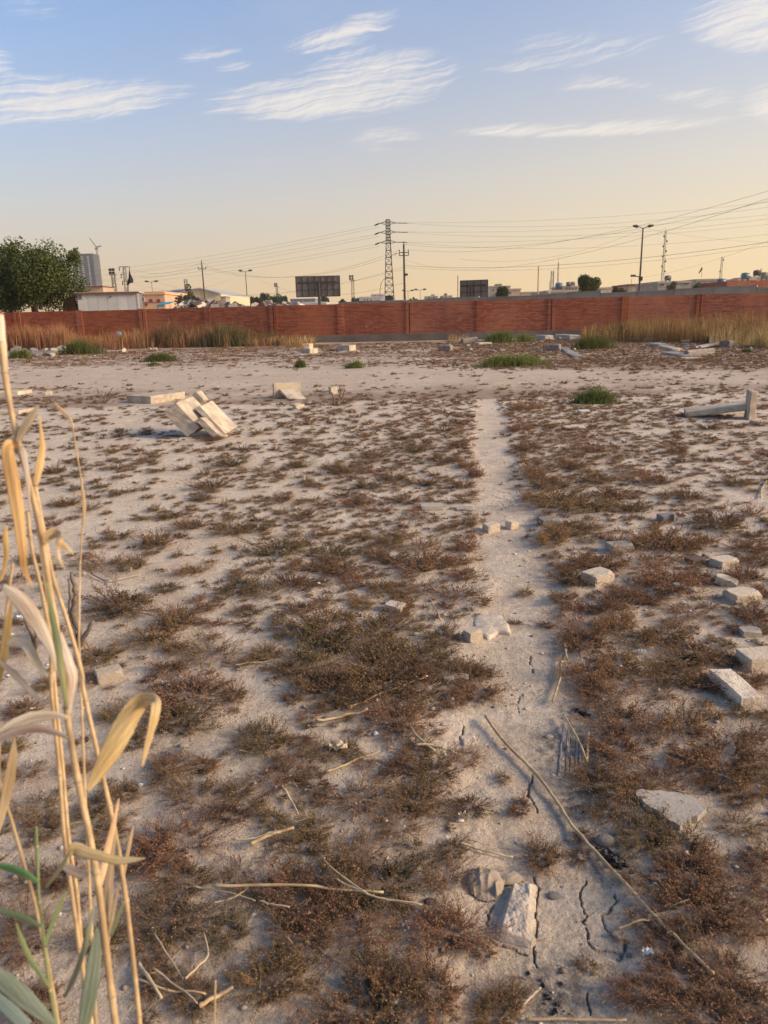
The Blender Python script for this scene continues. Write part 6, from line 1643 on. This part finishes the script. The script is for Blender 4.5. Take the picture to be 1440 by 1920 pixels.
def weed(name, px, py, wpx_, hpx, label, cols, n, seed, deep=1.0, mark=None, cat='weeds', bw=.009, lean=.55, group='green weed clumps'):
    """one green clump: many blades and leafy stems in an irregular patch"""
    r = np.random.default_rng(seed); g = G(px, py); k = (g - CAM).dot(FWD) / F
    rx, h = wpx_ * k / 2, hpx * k
    ry = min(max(rx * .55, .18), 1.6) * deep
    cy_ = g.y + ry
    u = r.normal(0, .42, n); v = r.normal(0, .42, n)
    x, y = g.x * cy_ / g.y + np.clip(u, -1, 1) * rx, cy_ + np.clip(v, -1, 1) * ry
    hh = h * np.clip(1.15 - .75 * (u * u + v * v), .25, 1.2) * (.6 + .8 * (fbm(x / (rx * .35), y / (rx * .35), 3, seed) + .5)) * r.uniform(.6, 1.1, n)
    V, T, C_ = blades(x, y, hh, np.full(n, bw) * r.uniform(.6, 1.6, n), cols, lean, seed)
    m = n * 2; q = r.integers(0, n, m); t = r.uniform(.25, 1.0, m)
    p = np.stack([x[q], y[q], ground_h(x[q], y[q]) + hh[q] * t], 1) + r.normal(0, bw * 2.2, (m, 3))
    a = r.normal(0, 1, (m, 3)); a /= np.linalg.norm(a, axis=1)[:, None]; b = np.cross(a, r.normal(0, 1, (m, 3))); b /= np.linalg.norm(b, axis=1)[:, None]
    s = bw * r.uniform(.9, 2.2, m)[:, None]
    V2 = np.stack([p - a * s * 1.6, p + b * s * .6, p + a * s * 1.6, p - b * s * .6], 1).reshape(-1, 3); i = np.arange(m) * 4
    T2 = np.concatenate([np.stack([i, i + 1, i + 2], 1), np.stack([i, i + 2, i + 3], 1)])
    c2 = np.repeat(np.asarray(cols)[r.integers(0, len(cols), m)] * r.uniform(.7, 1.3, (m, 1)), 4, 0)
    V, T, C_ = join([(V, T, C_), (V2, T2, c2)])
    o_ = np.array([g.x * cy_ / g.y, cy_, gz(g.x, cy_)])
    link(name, np_mesh(name, V - o_, T, 'grass', col=C_), tuple(o_), label=label, cat=cat, group=group)
    if mark: LANDMARKS.append((mark, px, py))
BRIGHT = [(.15, .185, .05), (.19, .215, .06), (.115, .14, .042), (.24, .23, .07)]
weed('green_weed', 302, 679, 78, 15, 'green weed patch lying left of centre on the far bare soil', WEED, 700, 31)
weed('green_weed', 289, 687, 26, 7, 'small green tuft in front of the left green weed patch', WEED, 160, 32)
weed('green_weed', 563, 690, 25, 15, 'round green tuft on the far track left of the middle', WEED, 260, 33)
weed('green_weed', 666, 692, 42, 13, 'green tuft on the far track right of the round tuft', BRIGHT, 340, 34)
weed('green_weed', 960, 688, 150, 20, 'broadest bright green weed patch at the edge of the far track', BRIGHT, 1700, 35, deep=.7)
weed('green_weed', 1115, 757, 92, 26, 'leafy green clump on the right behind the flat pale tile', WEED + BRIGHT[:2], 900, 36, bw=.007)
weed('green_weed', 938, 643, 72, 22, 'bright green weeds below the wall beside the leaning grey slab', BRIGHT, 900, 37)
weed('green_weed', 985, 641, 50, 14, 'lower bright green weeds left of the large tilted slab', BRIGHT, 500, 38)
weed('green_weed', 1112, 655, 90, 24, 'green weed mat below the dry grass right of the rubble', WEED, 1000, 39)
weed('green_weed', 38, 672, 50, 18, 'green weeds in front of the rubble heap at the left edge', BRIGHT, 600, 40)
weed('green_weed', 152, 665, 100, 26, 'green weeds right of the rubble heap below the brown grass', WEED + BRIGHT[:1], 900, 41)
weed('green_weed', 225, 652, 60, 16, 'thin green weeds under the light blue bag', WEED, 500, 42)
weed('green_weed', 390, 648, 55, 14, 'green creeping weeds below the dark bushes at left', BRIGHT, 500, 43)
weed('green_weed', 445, 645, 36, 8, 'small green mat at the right end of the dark bushes', BRIGHT, 260, 44)
weed('wall_bush', 330, 652, 150, 42, 'olive-brown bush mass below the wall left of the rubble ridge', DARKG + DRY[:2], 1500, 45, cat='bush', group='bushes below the wall', lean=.4)
weed('wall_bush', 428, 651, 140, 38, 'dark olive bush mass below the wall', DARKG + WEED[2:3], 1500, 46, cat='bush', group='bushes below the wall', lean=.4)
weed('wall_bush', 500, 646, 80, 24, 'brownish low bush at the right end of the left bushes', DARKG + DRY[1:2], 600, 47, cat='bush', group='bushes below the wall', lean=.4)
weed('wall_bush', 589, 642, 26, 36, 'lone grey-brown bush standing before the wall left of the foundation', DARKG + [(.2, .13, .09)], 420, 48, cat='bush', group='bushes below the wall', lean=.3)
weed('wall_bush', 890, 634, 100, 17, 'dark green low bushes below the wall left of the bright weeds', [(.05, .075, .03), (.07, .09, .035), (.04, .055, .025)], 1200, 49, cat='bush', group='bushes below the wall')
weed('wall_bush', 1030, 632, 100, 26, 'brown-green bush mass below the wall behind the white blocks', DARKG + DRY[1:2], 1200, 50, cat='bush', group='bushes below the wall', lean=.4)
weed('wall_bush', 1165, 636, 110, 28, 'dark green bush mass in the dry grass at right', DARKG + WEED[:1], 1300, 51, cat='bush', group='bushes below the wall', lean=.4)
weed('wall_bush', 1240, 632, 90, 22, 'dark weeds at the foot of the dry grass behind the ring of slabs', DARKG, 900, 52, cat='bush', group='bushes below the wall', lean=.4)
weed('green_weed', 1338, 642, 42, 16, 'thin green weeds growing inside the ring of slabs', DARKG[:2] + WEED[:1], 420, 53)
weed('green_weed', 1400, 661, 24, 8, 'tiny green tuft right of the ring of slabs', WEED, 120, 54)

# ------------------------------------------------------------------ trees
def tree(px, py, rx, rz, Y, label, n, leaf, cols, seed, lobes=16, ry=None, name='leafy_tree', spikes=0):
    """px, py: centre of the crown in the photograph, rx and rz its half width and half height in metres"""
    r = np.random.default_rng(seed); c = P(px, py, Y); ry = ry or rx * .9
    root = thing(name, (c.x, Y, 0), label, 'tree', 'trees beyond the wall')
    th, uu = r.uniform(0, 2 * np.pi, lobes), r.uniform(-.75, .95, lobes)
    q = np.sqrt(1 - uu ** 2); rad = r.uniform(.35, .72, lobes)
    lc = np.stack([np.cos(th) * q * rx * rad, np.sin(th) * q * ry * rad, uu * rz * rad], 1)
    lr = r.uniform(.32, .5, lobes) * min(rx, rz)
    k = r.integers(0, lobes, n)
    dv = r.normal(0, 1, (n, 3)); dv /= np.linalg.norm(dv, axis=1)[:, None]
    p = lc[k] + dv * (lr[k] * r.uniform(.35, 1.08, n) ** .7)[:, None]
    if spikes:
        m = int(n * .09); sp = r.integers(0, spikes, m); sx = r.uniform(-.75, .75, spikes) * rx; t = r.uniform(0, 1, m)
        p[:m] = np.stack([sx[sp] * (1 + .1 * t), r.uniform(-.3, .3, spikes)[sp] * rx, rz * (.45 + .5 * t * r.uniform(.35, 1.0, spikes)[sp])], 1) + r.normal(0, .10, (m, 3)) * (1.3 - t)[:, None] * rx * .6
    a = r.normal(0, 1, (n, 3)); a /= np.linalg.norm(a, axis=1)[:, None]; b = np.cross(a, r.normal(0, 1, (n, 3))); b /= np.linalg.norm(b, axis=1)[:, None]
    s = leaf * r.uniform(.6, 1.4, n)[:, None]
    V = np.stack([p - a * s, p + b * s * .5, p + a * s, p - b * s * .5], 1).reshape(-1, 3); i = np.arange(n) * 4
    T = np.concatenate([np.stack([i, i + 1, i + 2], 1), np.stack([i, i + 2, i + 3], 1)])
    tone = r.uniform(.75, 1.25, lobes)[k][:, None]
    C_ = np.repeat(np.asarray(cols)[r.integers(0, len(cols), n)] * tone * r.uniform(.7, 1.3, (n, 1)), 4, 0)
    link('crown', np_mesh('crown', V, T, 'tree', col=C_), (0, 0, c.z), parent=root)
    tr = .05 * rx + .05
    tp = [Vector((c.x, Y, -.1)), Vector((c.x + .1, Y, c.z * .4)), Vector((c.x, Y + .1, c.z)), Vector((c.x + .1, Y, c.z + rz * .5))]
    trunk = obj('trunk', MB().tube(tp, [tr * 1.4, tr, tr * .7, tr * .2], 8), 'bark', root, smooth=True)
    for j in range(min(7, lobes)):
        e = Vector(lc[j]) + c; s0 = tp[1].lerp(tp[2], .2 + .1 * j)
        obj('limb', MB().tube([s0, s0.lerp(e, .5) + Vector((0, 0, .15 * rx)), e], [tr * .5, tr * .32, tr * .1], 6), 'bark', trunk, smooth=True)
    return root
TG = [(.055, .07, .02), (.075, .088, .026), (.042, .052, .016), (.10, .11, .034)]
tree(56, 533, 3.9, 2.75, 50.5, 'big bushy dark green tree behind the wall at the left edge', 46000, .088, [(.07, .085, .025), (.095, .108, .032), (.055, .066, .02), (.125, .132, .042)], 5, lobes=46, spikes=14)
tree(1101, 534, 1.75, 1.75, 108, 'round green tree behind the concrete wall right of the tan house', 5200, .13, TG, 6, lobes=13)
tree(941, 551, 1.5, 1.3, 118, 'loose green tree before the grey villa', 3200, .13, TG + [(.11, .12, .04)], 7, lobes=10)
tree(1160, 546, 1.5, 1.1, 125, 'low bush-like tree right of the round tree', 2200, .13, [(.08, .08, .03), (.10, .095, .04)], 8, lobes=9)
tree(1258, 540, 1.0, .9, 112, 'small grey-green shrub tree before the rendered house', 1500, .11, [(.085, .085, .05), (.10, .095, .055)], 9, lobes=7)
for k, (px, py, rx, rz) in enumerate(((440, 565, 2.2, 1.2), (455, 566, 2.6, 1.6), (469, 563, 2.0, 2.2), (484, 564, 1.9, 1.8), (497, 561, 2.2, 2.8), (511, 564, 2.0, 2.2), (522, 562, 2.3, 2.4), (531, 564, 1.9, 1.8))):
    tree(px, py, rx, rz, 260 + 9 * (k % 3), '%s from the left in the row of dark trees left of the large billboard' % ordinal(k), 900, .30, [(.05, .065, .028), (.065, .08, .035), (.04, .05, .025)], 20 + k, lobes=8)
for k, (px, py, rx, rz, Y, lab) in enumerate(((607, 564, 2.0, 1.6, 240, 'small dark tree just right of the billboard post'), (665, 564, 1.8, 1.2, 235, 'low tree at the foot of the rusty floodlight mast'), (643, 566, 1.5, 1.2, 250, 'tiny tree between the billboard and the floodlight mast'),
                                           (775, 562, 3.0, 1.2, 330, 'faint low trees right of the dark utility pole'), (820, 561, 3, 1.0, 340, 'faint low trees left of the smaller billboard'), (357, 553, .75, 1.5, 70, 'sparse sapling in front of the warehouse gable'),
                                           (346, 566, .9, .8, 62, 'scrubby bush left of the rubble heap behind the wall'), (1312, 538, 1.0, .7, 112, 'little scrub beside the block house'))):
    tree(px, py, rx, rz, Y, lab, 620, .10 if Y < 100 else .28 if Y > 200 else .12, [(.07, .085, .04), (.09, .10, .045), (.06, .07, .035)], 60 + k, lobes=7)

# ------------------------------------------------------------------ reeds in the left foreground
DRYLEAF = [(.74, .55, .32), (.66, .46, .24)]
def stem(parent, pts, w, depth, material='straw', to_ground=True):
    """cane from pixel points; the last one goes on down to the soil"""
    P3 = [C(x, y, depth + (dd or 0)) for x, y, dd in [(p + (0,))[:3] for p in pts]]
    # smooth resample
    fine = []
    for i in range(len(P3) - 1):
        p0, p1, p2, p3 = P3[max(i - 1, 0)], P3[i], P3[i + 1], P3[min(i + 2, len(P3) - 1)]
        for k in range(6):
            t = k / 6
            fine.append(.5 * ((2 * p1) + (p2 - p0) * t + (2 * p0 - 5 * p1 + 4 * p2 - p3) * t * t + (3 * p1 - p0 - 3 * p2 + p3) * t ** 3))
    fine.append(P3[-1])
    if to_ground:
        d = (fine[-1] - fine[-4]).normalized(); d = (d + Vector((0, 0, -1.2))).normalized(); last = fine[-1]; zg = gz(last.x, last.y) - .02
        n = 6
        for k in range(1, n + 1): fine.append(last + d * ((last.z - zg) / -d.z) * k / n)
    r = w * .80 / 2 * depth / F; n = len(fine)
    return fine, [r * (.72 + .28 * i / n) * (1.16 if i % 9 == 4 else 1.0) for i in range(n)]
def reed(pts, w, depth, label, material='straw', to_ground=True, name='reed_stalk'):
    fine, rad = stem(None, pts, w, depth, material, to_ground)
    b = fine[-1]
    root = thing(name, b, label, 'reed', 'reed stalks at the left edge')
    c = obj('cane', MB().tube(fine, rad, 10), material, root, smooth=True)
    for i in range(4, len(fine) - 1, 9):
        d = (fine[i + 1] - fine[i]).normalized() * rad[i] * .35
        obj('node_ring', MB().tube([fine[i] - d, fine[i] + d], rad[i] * 1.12, 10), 'straw_pale' if material == 'straw' else 'straw', c, smooth=True)
    return root
def leaf(parent, pts, depth, cols=DRYLEAF, name='leaf', fold=.22, twist=0.0):
    """ribbon leaf: pts = (pixel x, y, full width px[, depth offset m])"""
    Q = [(p + (0.0,))[:4] for p in pts]; fine = []
    for i in range(len(Q) - 1):
        q = [np.array(Q[max(i - 1, 0)]), np.array(Q[i]), np.array(Q[i + 1]), np.array(Q[min(i + 2, len(Q) - 1)])]
        for k in range(6):
            t = k / 6
            v = .5 * ((2 * q[1]) + (q[2] - q[0]) * t + (2 * q[0] - 5 * q[1] + 4 * q[2] - q[3]) * t * t + (3 * q[1] - q[0] - 3 * q[2] + q[3]) * t ** 3)
            v[2] = Q[i][2] + (Q[i + 1][2] - Q[i][2]) * t; fine.append(v)
    fine.append(np.array(Q[-1])); n = len(fine); V, T, Cc = [], [], []
    col0, col1 = np.array(cols[0]), np.array(cols[-1]); org = root_loc(parent)
    rr_ = random.Random(int(Q[0][0] * 13 + Q[0][1]))
    side_c = rr_.uniform(-.3, .3); strand = [rr_.uniform(.74, 1.12) for _ in range(11)]; strand[5] *= .85
    for i, v in enumerate(fine):
        a, b = fine[max(i - 1, 0)], fine[min(i + 1, n - 1)]
        t = np.array([b[0] - a[0], b[1] - a[1]]); L = np.hypot(*t) or 1; t = t / L
        nx, ny = -t[1], t[0]; hw = v[2] / 2 * .92 * rr_.uniform(.93, 1.05); D = depth + v[3]
        tw = twist * math.sin(i / n * 5 + side_c * 8)
        f_ = fold * .35; yaw = .55 * nx
        ctr = C(v[0], v[1], D); e1 = C(v[0] + nx * hw, v[1] + ny * hw, D + (f_ + tw + yaw) * hw * D / F); e2 = C(v[0] - nx * hw, v[1] - ny * hw, D + (f_ - tw - yaw) * hw * D / F)
        m = ctr
        for k in range(11):
            w_ = k / 10; p = e1.lerp(m, w_ * 2) if w_ < .5 else m.lerp(e2, w_ * 2 - 1)
            V.append(tuple(p - org)); u = .5 + .5 * math.sin(i * .35 + side_c * 9)
            Cc.append((col0 * (1 - u) + col1 * u) * strand[k] * (1 + .16 * math.sin(i * .9 + k * 2.3 + side_c * 20)) * rr_.uniform(.94, 1.06))
        if i:
            o = (i - 1) * 11
            for k in range(10): T += [(o + k, o + k + 1, o + k + 12), (o + k, o + k + 12, o + k + 11)]
    me = np_mesh(name, np.array(V), np.array(T), 'reed_leaf', col=np.array(Cc), smooth=True)
    ob = link(name, me, (0, 0, 0), parent=parent)
    sm = ob.modifiers.new('thickness', 'SOLIDIFY'); sm.thickness = .0005
    return ob
PALE = [(.68, .57, .44), (.58, .46, .33)]; BROWNL = [(.52, .31, .13), (.64, .41, .18)]; GREENL = [(.16, .22, .115), (.22, .27, .15)]; GREYG = [(.20, .235, .17), (.25, .28, .21)]
r1 = reed([(2, 640), (14, 735), (36, 835), (58, 915), (77, 1000), (98, 1133), (123, 1283), (127, 1347), (143, 1447), (167, 1563), (187, 1680), (207, 1847), (217, 1925)], 17, .90, 'thickest tan reed stalk with the big folded leaf')
leaf(r1, [(0, 590, 16), (4, 650, 18), (12, 715, 12), (28, 800, 6)], .90, PALE)
leaf(r1, [(33, 830, 6), (40, 812, 16), (56, 785, 18), (72, 760, 4)], .895, [(.42, .33, .25), (.34, .26, .19)], fold=.5)
leaf(r1, [(36, 836, 10), (22, 834, 22), (14, 845, 26, -.02), (24, 905, 30, -.02), (34, 965, 26, -.02), (42, 1030, 18, -.02), (46, 1070, 12, -.01), (62, 1100, 1)], .895, BROWNL, fold=.5, twist=.2)
leaf(r1, [(36, 838, 8), (44, 850, 14), (52, 905, 8), (56, 960, 4)], .885, PALE, fold=.4)
leaf(r1, [(66, 912, 9), (74, 872, 17), (79, 838, 13), (76, 800, 5), (74, 778, 1)], .90, [(.50, .31, .14), (.60, .40, .20)], fold=.5)
leaf(r1, [(82, 1020, 8), (92, 1003, 22), (106, 1000, 20), (113, 1012, 10, -.02), (109, 1030, 7, -.02), (113, 1052, 6, -.02), (124, 1070, 1)], .89, DRYLEAF, fold=.6, twist=.5)
leaf(r1, [(106, 1012, 8), (118, 1022, 14), (128, 1030, 9), (138, 1040, 1)], .88, DRYLEAF, fold=.5)
leaf(r1, [(5, 1098, 8), (30, 1118, 30), (58, 1150, 36), (82, 1188, 28), (98, 1225, 12), (104, 1258, 4)], .88, PALE, fold=.35)
leaf(r1, [(88, 1090, 4), (97, 1150, 12), (108, 1210, 16), (117, 1270, 14), (125, 1330, 6)], .885, [(.13, .15, .07), (.24, .22, .11)], name='leaf_sheath', fold=.6)
leaf(r1, [(112, 1185, 6), (127, 1235, 20), (137, 1270, 20), (133, 1310, 10), (129, 1340, 3)], .89, PALE, fold=.5)
leaf(r1, [(126, 1345, 6), (100, 1341, 16), (60, 1345, 24), (25, 1360, 24), (-12, 1385, 16)], .885, PALE, fold=.5)
leaf(r1, [(128, 1384, 5), (95, 1370, 14), (60, 1366, 18), (20, 1375, 16), (-15, 1392, 10)], .88, [(.58, .47, .37), (.52, .38, .26)], fold=.5)
leaf(r1, [(163, 1484, 6), (180, 1455, 24), (205, 1413, 40), (228, 1370, 46), (248, 1335, 42), (268, 1313, 32), (290, 1313, 22, -.015), (291, 1335, 20, -.03), (283, 1370, 15, -.035), (274, 1405, 10, -.035), (266, 1438, 3, -.035)], .86, [(.82, .58, .31), (.74, .50, .24)], fold=.3, twist=.1)
r2 = reed([(63, 893), (80, 985), (100, 1083), (127, 1167), (153, 1260), (157, 1297), (187, 1430), (213, 1547), (233, 1663), (253, 1830), (262, 1925)], 12, .96, 'right-hand golden reed stalk, farthest into the picture')
leaf(r2, [(223, 1497, 1), (213, 1545, 10), (202, 1590, 14), (192, 1640, 12), (187, 1665, 4)], .93, DRYLEAF, fold=.5)
leaf(r2, [(216, 1560, 3), (207, 1620, 16), (203, 1680, 20), (203, 1730, 8)], .935, [(.50, .38, .27), (.42, .30, .20)], fold=.5)
leaf(r2, [(250, 1547, 1), (243, 1580, 8), (236, 1615, 7), (233, 1640, 3)], .95, DRYLEAF, fold=.5)
leaf(r2, [(222, 1660, 2), (214, 1700, 8), (206, 1745, 8), (200, 1790, 3)], .93, [(.45, .34, .22), (.38, .28, .18)], fold=.4)
r3 = reed([(52, 960), (60, 1030), (80, 1117), (95, 1210), (97, 1300), (110, 1430), (120, 1563), (133, 1663), (147, 1763), (158, 1840), (166, 1925)], 11, 1.0, 'left stalk of the close pair of reed stalks')
leaf(r3, [(128, 1600, 12), (140, 1592, 30), (160, 1598, 26), (190, 1606, 20), (220, 1613, 18), (248, 1612, 12), (272, 1609, 1)], .88, DRYLEAF, fold=.45, twist=.3)
leaf(r3, [(113, 1622, 4), (128, 1628, 22), (148, 1638, 20), (166, 1640, 6)], .90, PALE, fold=.5)
r4 = reed([(70, 990), (86, 1100), (104, 1297), (117, 1430), (128, 1563), (143, 1663), (152, 1760), (164, 1850), (172, 1925)], 10, 1.02, 'right stalk of the close pair of reed stalks')
r5 = reed([(100, 753, -.0), (118, 772), (133, 787), (141, 830), (147, 867), (155, 917), (157, 960), (153, 1010), (150, 1062)], 4, 1.15, 'thin bent straw-like stalk standing right of the reed tops', to_ground=False, name='thin_reed_stalk')
leaf(r5, [(100, 753, 2), (115, 770, 8), (130, 785, 3)], 1.15, DRYLEAF); leaf(r5, [(152, 900, 3), (158, 950, 8), (154, 985, 3)], 1.15, DRYLEAF)
# its hidden foot goes on down behind the other stalks
_f = [C(150, 1062, 1.15), C(148, 1200, 1.12), C(160, 1500, 1.06), C(180, 1925, 1.0)]; _e = _f[-1].copy(); _e.z = gz(_e.x, _e.y) - .02; _e.y -= .08
obj('lower_cane', MB().tube(_f + [_e], [.0012, .0016, .002, .0024, .0028], 6), 'straw', r5)
r6 = reed([(24, 1055), (14, 1130), (6, 1200), (-4, 1300), (-2, 1400), (0, 1467), (20, 1533), (43, 1613), (60, 1672), (80, 1760), (98, 1850), (110, 1925)], 9, .93, 'leftmost slanting reed stalk near the picture edge')
leaf(r6, [(12, 985, 2), (10, 1010, 12), (12, 1040, 10), (6, 1075, 5), (0, 1090, 2)], .95, BROWNL, fold=.6, twist=.4)
leaf(r6, [(27, 1383, 2), (24, 1420, 18), (16, 1467, 24), (6, 1515, 18), (-4, 1563, 5)], .90, DRYLEAF, fold=.4)
leaf(r6, [(22, 1130, 4), (14, 1180, 16), (6, 1230, 18), (-6, 1290, 10)], .91, BROWNL, fold=.4)
leaf(r6, [(12, 1208, 8), (30, 1203, 24), (48, 1208, 26), (66, 1238, 18), (88, 1268, 4)], .89, PALE, fold=.5, twist=.3)
leaf(r6, [(-5, 1238, 6), (25, 1262, 14), (55, 1293, 12), (84, 1322, 3)], .90, PALE, fold=.5)
r7 = reed([(68, 1550), (70, 1610), (73, 1680), (80, 1740), (84, 1785), (92, 1845), (103, 1910), (106, 1930)], 8, .84, 'green young reed shoot at the lower left corner', 'cane_green', name='green_reed_shoot')
leaf(r7, [(66, 1548, 1), (68, 1585, 7), (71, 1640, 7), (73, 1680, 4)], .84, GREENL)
leaf(r7, [(-10, 1622, 8), (20, 1628, 16), (50, 1640, 16), (73, 1656, 6)], .83, [(.10, .20, .075), (.14, .25, .10)], fold=.5)
leaf(r7, [(-10, 1706, 8), (20, 1712, 15), (52, 1724, 14), (80, 1738, 5)], .825, GREENL, fold=.5)
leaf(r7, [(30, 1730, 2), (42, 1765, 11), (58, 1800, 12), (80, 1832, 9), (92, 1852, 4)], .82, [(.24, .28, .12), (.20, .26, .11)], fold=.5)
leaf(r7, [(124, 1672, 2), (110, 1705, 8), (95, 1740, 8), (84, 1775, 4)], .83, [(.24, .28, .10), (.20, .26, .10)], fold=.5)
leaf(r7, [(-20, 1818, 30), (10, 1842, 44), (40, 1868, 46), (72, 1895, 34), (104, 1925, 12)], .80, GREYG, fold=.4)
leaf(r7, [(-20, 1860, 20), (20, 1895, 30), (50, 1925, 30)], .79, [(.16, .20, .17), (.19, .23, .20)], fold=.4)
leaf(r1, [(182, 1740, 6), (178, 1790, 26), (170, 1850, 32), (160, 1905, 28), (155, 1930, 20)], .84, GREYG, fold=.4)
leaf(r1, [(134, 1590, 1), (118, 1620, 9), (100, 1645, 8), (84, 1665, 2)], .86, [(.22, .24, .12), (.25, .24, .14)], fold=.4)
leaf(r1, [(175, 1700, 5), (160, 1770, 12), (140, 1830, 11), (120, 1870, 5)], .85, [(.27, .28, .18), (.33, .31, .20)], fold=.4)
leaf(r2, [(232, 1690, 5), (218, 1725, 10), (208, 1755, 5)], .9, [(.22, .24, .13), (.26, .26, .15)], fold=.4)
r8 = reed([(404, 1838), (403, 1880), (402, 1925)], 5, .95, 'single thin dry shoot at the bottom edge right of the reeds', name='dry_reed_shoot')

# ------------------------------------------------------------------ dusty air
def haze():
    m = bpy.data.materials.new('haze'); m.use_nodes = True; t = NT(m.node_tree)
    v = t.node('ShaderNodeVolumePrincipled'); v.inputs['Color'].default_value = (.93, .86, .76, 1); v.inputs['Density'].default_value = .00022; v.inputs['Anisotropy'].default_value = .2
    o = t.node('ShaderNodeOutputMaterial'); t.l.new(v.outputs[0], o.inputs['Volume'])
    MAT['haze'] = m
    obj('haze', MB().box(-1500, 1500, -60, 1700, -1.2, 150), 'haze', label='thin dusty evening haze in the air', kind='stuff')
haze()
